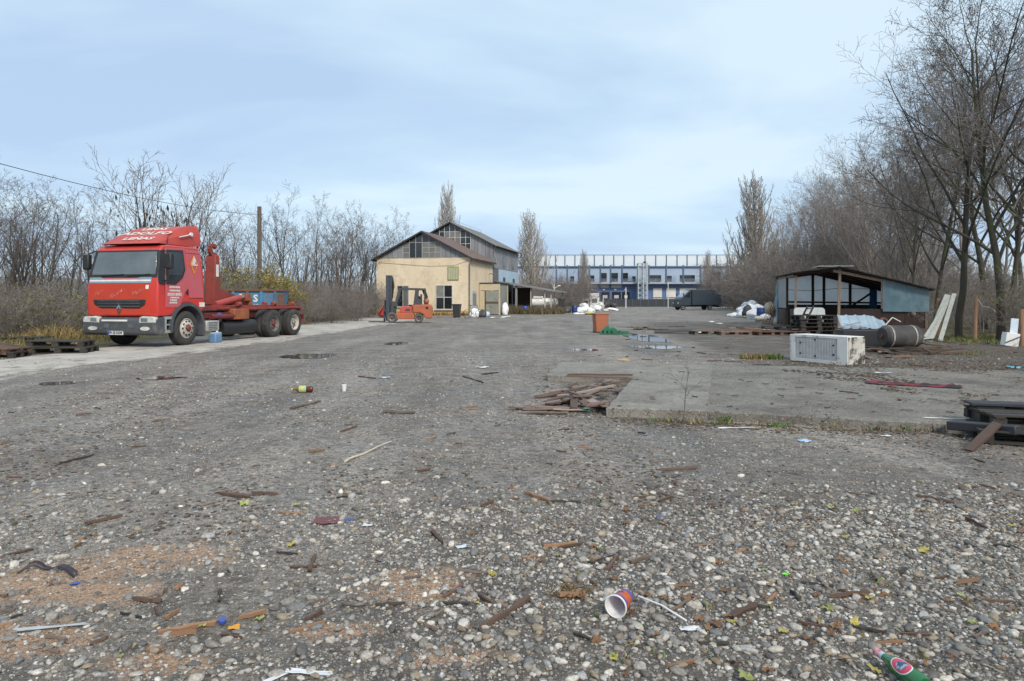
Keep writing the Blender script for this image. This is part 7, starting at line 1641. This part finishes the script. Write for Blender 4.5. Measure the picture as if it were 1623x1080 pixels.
# black strap, red cloth
P0 = [rb(28 + 90 * t, 907 - 8 * math.sin(t * 3.1) + 4 * t, .008 + .028 * math.sin(t * 6.0) ** 2) for t in np.linspace(0, 1, 14)]
m = MB(); V = []
for i, p in enumerate(P0): w_ = .011; tw = .4 * math.sin(i * .6); V += [p + Vector((0, -w_, -tw * .01)), p + Vector((.01, w_, .012 + tw * .02))]
m.add(V, [(2 * i, 2 * i + 2, 2 * i + 3, 2 * i + 1) for i in range(13)]); o = m.build('rubber_strap', M('strap_black', (.020, .018, .022), (.05, .035, .045), rough=.5, scale=9), smooth=True, recalc=False); md = o.modifiers.new('s', 'SOLIDIFY'); md.thickness = .004; tag(o, 'curled black rubber strap on the dirt at the left', 'strap')
V = []; NU = 40
for j in range(5):
    for i in range(NU + 1):
        u = i / NU; q = G(1373 + 152 * u, 606 + 8 * u + (j - 2) * 1.1, SZ); V.append((q[0], q[1], SZ + .004 + (.055 * max(0, noise.noise((u * 14, j * .6, 2))) + .02) * (1 - abs(j - 2) / 2.05)))
o = MB().add(V, [(j * (NU + 1) + i, j * (NU + 1) + i + 1, (j + 1) * (NU + 1) + i + 1, (j + 1) * (NU + 1) + i) for j in range(4) for i in range(NU)]).build('red_cloth', M('cloth_red_black', (.20, .018, .035), (.015, .014, .016), rough=.8, scale=4.5, lo=.44, hi=.56), smooth=True, recalc=False); tag(o, 'twisted red and black cloth lying across the slab', 'cloth')
# leaves
def leaf_mesh(seed, mat):
    r_ = random.Random(seed); V = [(0, 0, .06)]; n = 15
    for k_ in range(n): a = 2 * math.pi * k_ / n; rr2 = (.5 if k_ % 3 else .40) * r_.uniform(.65, 1.05) * (1.1 if k_ in (0, 1, 7, 8) else .85); V.append((rr2 * math.cos(a), rr2 * math.sin(a), .06 + r_.uniform(-.06, .16)))
    return MB().add(V, [(0, k_ + 1, (k_ + 1) % n + 1) for k_ in range(n)]).mesh('leaf', mat, True, False)
lm_y = M('leaf_yellow', (.38, .30, .06), (.30, .27, .07), rough=.6, rnd=.2); lm_g = M('leaf_yellow_green', (.30, .33, .10), (.24, .26, .08), rough=.6, rnd=.2); lm_b = M('leaf_brown', (.20, .095, .035), (.13, .065, .03), rough=.7, rnd=.3)
LM = [leaf_mesh(q, m_) for q, m_ in ((1, lm_g), (2, lm_y), (3, lm_g), (4, lm_b), (5, lm_b))]
for px, py, k_, s_, lab in ((385, 800, 0, .10, 'yellow-green leaf on the dirt at the left'), (470, 803, 2, .06, 'small pale leaf at the left'), (463, 866, 1, .07, 'yellowish leaf left of centre'), (955, 796, 0, .07, 'bright green leaf in the middle of the yard'), (1317, 807, 1, .08, 'yellow leaf at the right'), (1357, 811, 0, .07, 'green leaf at the right'),
        (949, 871, 2, .05, 'small round green leaf above the pebbles'), (886, 883, 1, .05, 'tiny yellow leaf near the pebble edge'), (780, 913, 1, .06, 'yellow leaf below the centre'), (410, 979, 2, .06, 'pale green leaf beside the orange splinters'), (1313, 964, 2, .07, 'pale green leaf at the lower right'), (1354, 986, 1, .06, 'yellow leaf at the lower right'), (1182, 1077, 2, .09, 'pale leaf cut by the bottom edge'),
        (1523, 942, 0, .05, 'lime leaf at the far lower right'), (192, 1036, 0, .035, 'tiny green leaf at the bottom left'), (1465, 870, 1, .07, 'long yellow leaf at the right'), (320, 990, 0, .04, 'small green leaf at the orange splinters'), (1540, 985, 2, .05, 'green leaf near the right edge')):
    x, y, _ = G(px, py); o = link('leaf', LM[k_], None, (x, y, gz(x, y) + .012), (random.uniform(-.3, .3), random.uniform(-.3, .3), random.uniform(0, 6)), s_); tag(o, lab, 'leaf')
for q in range(110):
    px, py = random.uniform(850, 1623), random.uniform(780, 1070)
    if q < 30: px, py = random.uniform(0, 1623), random.uniform(640, 1000)
    x, y, _ = G(px, py); o = link('leaf', LM[3 + q % 2] if q % 9 else LM[1], None, (x, y, gz(x, y) + .012), (random.uniform(-.3, .3), random.uniform(-.3, .3), random.uniform(0, 6)), random.uniform(.025, .06)); tag(o, 'dead leaf among the stones', 'leaf', 'dead leaves on the near ground')
# splinters and sticks placed one by one
def stick(label, pa, pb, w_, th, mat, mid=.0, cat='wood piece', tubular=False, lift=.012):
    a, b_ = rb(*pa, lift), rb(*pb, lift)
    if tubular:
        P_ = [a.lerp(b_, t) + Vector((mid * math.sin(t * 3.14) * .4, mid * math.sin(t * 3.14), .006 * math.sin(t * 9))) for t in np.linspace(0, 1, 9)]
        o = MB().tube(P_, [w_ * (1 - .5 * t) for t in np.linspace(0, 1, 9)], 7).build('stick', mat, smooth=True); tag(o, label, 'stick'); return o
    d = b_ - a; return board(label, (a + b_) / 2, d.length, w_, th, math.atan2(d.y, d.x), mat, None, pitch=-math.asin(max(-1, min(1, d.z / max(d.length, 1e-3)))), roll=random.uniform(-.2, .2), name='wood_piece', cat=cat)
gst = M('grey_stick', (.13, .105, .085), (.08, .065, .055), rough=.9, scale=20); pst = M('pale_stick', (.55, .50, .38), (.42, .37, .28), rough=.8, scale=20)
stick('dark grey stick on the gravel below the plastic bottle', (461, 649), (508, 637), .022, .02, gst, .02, tubular=True); stick('curved pale barkless branch in the middle distance', (547, 733), (620, 701), .012, .01, pst, -.10, tubular=True); stick('dark stick left of the white cup line', (608, 654), (658, 656), .028, .02, gst, .01, tubular=True)
for lab, pa, pb, w_, mt in (('straight brown stick right of centre', (1045, 743), (1107, 741), .03, brown_wood), ('orange-brown split wood above the pebbles', (832, 781), (872, 796), .05, orange_wood), ('long red-brown splinter among the pebbles', (760, 997), (842, 949), .035, brown_wood), ('second thin splinter beside the long one', (752, 940), (778, 956), .02, brown_wood),
        ('thin orange stick above the pebble field', (860, 866), (911, 863), .018, orange_wood), ('dark brown wood piece at the left', (136, 830), (192, 819), .035, brown_wood), ('brown plank piece left of the yellow-green leaf', (346, 783), (396, 788), .045, brown_wood), ('dark brown strip right of the leaf', (398, 781), (440, 784), .02, brown_wood), ('upright brown bark chip left of centre', (490, 905), (500, 881), .035, brown_wood),
        ('brown bark chip with a pebble', (118, 868), (134, 852), .025, orange_wood), ('dark chunk of wood at the lower right', (1160, 980), (1200, 957), .05, brown_wood), ('brown stick at the lower right', (1316, 944), (1392, 933), .022, brown_wood), ('dark chip at the lower right', (1256, 937), (1268, 950), .03, wet_wood), ('long orange shard at the lower left', (248, 1000), (340, 984), .03, orange_wood), ('upper orange shard at the lower left', (378, 977), (420, 966), .03, orange_wood),
        ('short orange shard at the lower left', (262, 978), (285, 966), .02, orange_wood), ('orange strip near the lower left', (272, 1002), (310, 998), .025, orange_wood), ('thin brown shard at the lower left', (484, 982), (512, 967), .022, brown_wood), ('curled bark at the left', (212, 946), (255, 952), .035, brown_wood), ('bark chip on end at the left', (252, 942), (262, 930), .035, grey_brown), ('thin brown chip at the left', (278, 932), (291, 925), .02, orange_wood),
        ('reddish chip right of centre', (962, 905), (978, 884), .028, brown_wood), ('grey-brown stick right of centre', (998, 893), (1030, 886), .03, grey_brown), ('dark thin stick in the centre', (872, 797), (916, 797), .012, wet_wood), ('dark wood chip above centre', (762, 804), (782, 796), .03, brown_wood), ('dark brown chip left of centre', (685, 842), (702, 860), .035, brown_wood), ('brown wood chunk behind the bottle', (1432, 1078), (1446, 1052), .042, brown_wood),
        ('orange piece at mid left', (490, 717), (515, 714), .04, orange_wood), ('dark brown stick in the middle', (663, 748), (682, 744), .04, brown_wood), ('dark brown lath left of centre', (95, 735), (150, 722), .02, wet_wood), ('brown slat at the right', (1450, 787), (1512, 798), .025, brown_wood), ('thin brown lath at the right', (1530, 820), (1560, 834), .02, brown_wood), ('small orange stick at the right', (1516, 922), (1552, 913), .018, orange_wood), ('dark lath on the slab', (1330, 634), (1362, 636), .04, wet_wood),
        ('grey twig piece left of centre', (540, 686), (566, 678), .025, brown_wood), ('brown slat in the middle distance', (568, 598), (596, 600), .06, brown_wood), ('dark slat upper middle', (764, 594), (790, 591), .07, wet_wood), ('dark thin slat upper middle', (735, 597), (765, 606), .03, wet_wood), ('dark slat on the far lane edge', (120, 657), (145, 655), .05, brown_wood), ('brown splinter in the centre right', (1045, 795), (1062, 789), .02, brown_wood), ('brown bark at the bottom centre', (885, 945), (925, 940), .10, orange_wood)):
    zoff = SZ if 'slab' in lab else .012
    o = stick(lab, pa, pb, w_, .016, mt, lift=.012)
    if 'slab' in lab: o.location.z = SZ + .012
for q in range(115):
    t = random.random(); py = 640 + 420 * t ** 1.2; px = random.uniform(0, 1623); x, y, _ = G(px, py)
    if on_slab(x, y): continue
    board('small dark wood splinter lying on the dirt', (x, y, gz(x, y) + .008), random.uniform(.04, .16), random.uniform(.010, .03), .010, random.gauss(0, .7), random.choice([brown_wood, brown_wood, wet_wood, grey_brown, grey_brown, orange_wood]), 'small splinters on the near ground', roll=random.uniform(-.3, .3), name='wood_splinter', cat='splinter')
for q in range(60):
    px, py = random.uniform(880, 1600), random.uniform(585, 655); x, y, _ = G(px, py, SZ)
    if not on_slab(x, y) or (x > 6.5): continue
    board('dark bit of bark on the concrete slab', (x, y, SZ + .008), random.uniform(.03, .14), random.uniform(.01, .025), .010, random.gauss(0, .7), random.choice([brown_wood, wet_wood]), 'bark bits on the slab', name='wood_splinter', cat='splinter')
for q in range(130):
    px, py = random.uniform(980, 1623), random.uniform(505, 600); x, y, _ = G(px, py)
    if on_slab(x, y): continue
    board('scrap of wood on the muddy yard by the shack', (x, y, .012), random.uniform(.08, .45), random.uniform(.03, .09), .02, random.gauss(0, .8), random.choice([brown_wood, wet_wood, grey_brown]), 'wood scraps on the muddy yard', name='wood_splinter', cat='splinter')
# dead sprig growing in the slab joint
sprig = grow(123, .62, .006, [5, 4], [.5, .5], [35, 40], [.3, .2], [.08, .1, .1], [.02, .02, .02], [7, 4, 3], .0025)
x, y, _ = G(1083, 652, SZ); sg = thing('dead_sprig', 'leafless dark sprig growing at the slab edge', 'plant', (x, y, SZ - .05)); link('stem', tubes(sprig, 'stem', twig_dark), sg)
clump = MB(); 
for q in range(60):
    a = random.uniform(0, 6.28); r_ = random.random() * .10; p = Vector((r_ * math.cos(a), r_ * math.sin(a) * .6, .0)); clump.tube([p, p + Vector((random.gauss(0, .05), random.gauss(0, .04), random.uniform(.01, .04)))], .0025, 3)
o = clump.build('moss_clump', M('moss_brown', (.16, .10, .035), (.11, .075, .03), rough=.9)); x, y, _ = G(910, 940); o.location = (x, y, gz(x, y)); tag(o, 'brown moss clump among the pebbles', 'moss')

# ------------------------------------------------------------------ tidy the tree: no fourth level
def depth(o):
    n = 0
    while o.parent: n += 1; o = o.parent
    return n
for o in list(bpy.data.objects):
    while depth(o) > 2: o.parent = o.parent.parent

# ------------------------------------------------------------------ labels that say which one
bpy.context.view_layer.update()
def pxof(o): l = o.matrix_world.translation; return l.x / max(.1, l.y)
NTH = ['first', 'second', 'third', 'fourth', 'fifth', 'sixth', 'seventh', 'eighth', 'ninth', 'tenth', 'eleventh', 'twelfth', 'thirteenth', 'fourteenth', 'fifteenth', 'sixteenth', 'seventeenth', 'eighteenth', 'nineteenth', 'twentieth',
       'twenty-first', 'twenty-second', 'twenty-third', 'twenty-fourth', 'twenty-fifth', 'twenty-sixth', 'twenty-seventh', 'twenty-eighth', 'twenty-ninth', 'thirtieth']
byl = {}
for o in bpy.data.objects:
    if o.parent is None and 'label' in o and o.get('kind') is None: byl.setdefault(o['label'], []).append(o)
for lab, os_ in byl.items():
    if len(os_) < 2: continue
    os_.sort(key=pxof)
    if len(os_) <= 30 and os_[0].get('category') not in ('leaf', 'splinter'):
        for k_, o in enumerate(os_): o['label'] = lab + ', ' + ('leftmost' if k_ == 0 else 'rightmost' if k_ == len(os_) - 1 else NTH[k_] + ' from left')
    else:
        for o in os_:
            f = pxof(o) / .75; hz_ = 'far left' if f < -.6 else 'left' if f < -.2 else 'middle' if f < .2 else 'right' if f < .6 else 'far right'
            d_ = o.matrix_world.translation.y; dz_ = 'nearest the camera' if d_ < 3.6 else 'close by' if d_ < 5 else 'halfway to the slab' if d_ < 8 else 'further off'
            c_ = {'brown_wet_wood': 'brown', 'wet_dark_wood': 'blackish', 'weathered_board': 'grey-brown', 'fresh_wood': 'orange'}.get(o.data.materials[0].name, 'brown'); sz_ = 'long' if o.scale.x > .11 else 'short'
            if o.get('category') == 'splinter': o['label'] = '%s %s splinter on %s, %s, %s' % (sz_, c_, 'the slab' if 'slab' in lab else 'the muddy yard' if 'muddy' in lab else 'the dirt', hz_, dz_)
            else: o['label'] = '%s, %s, %s' % (lab, hz_, dz_)
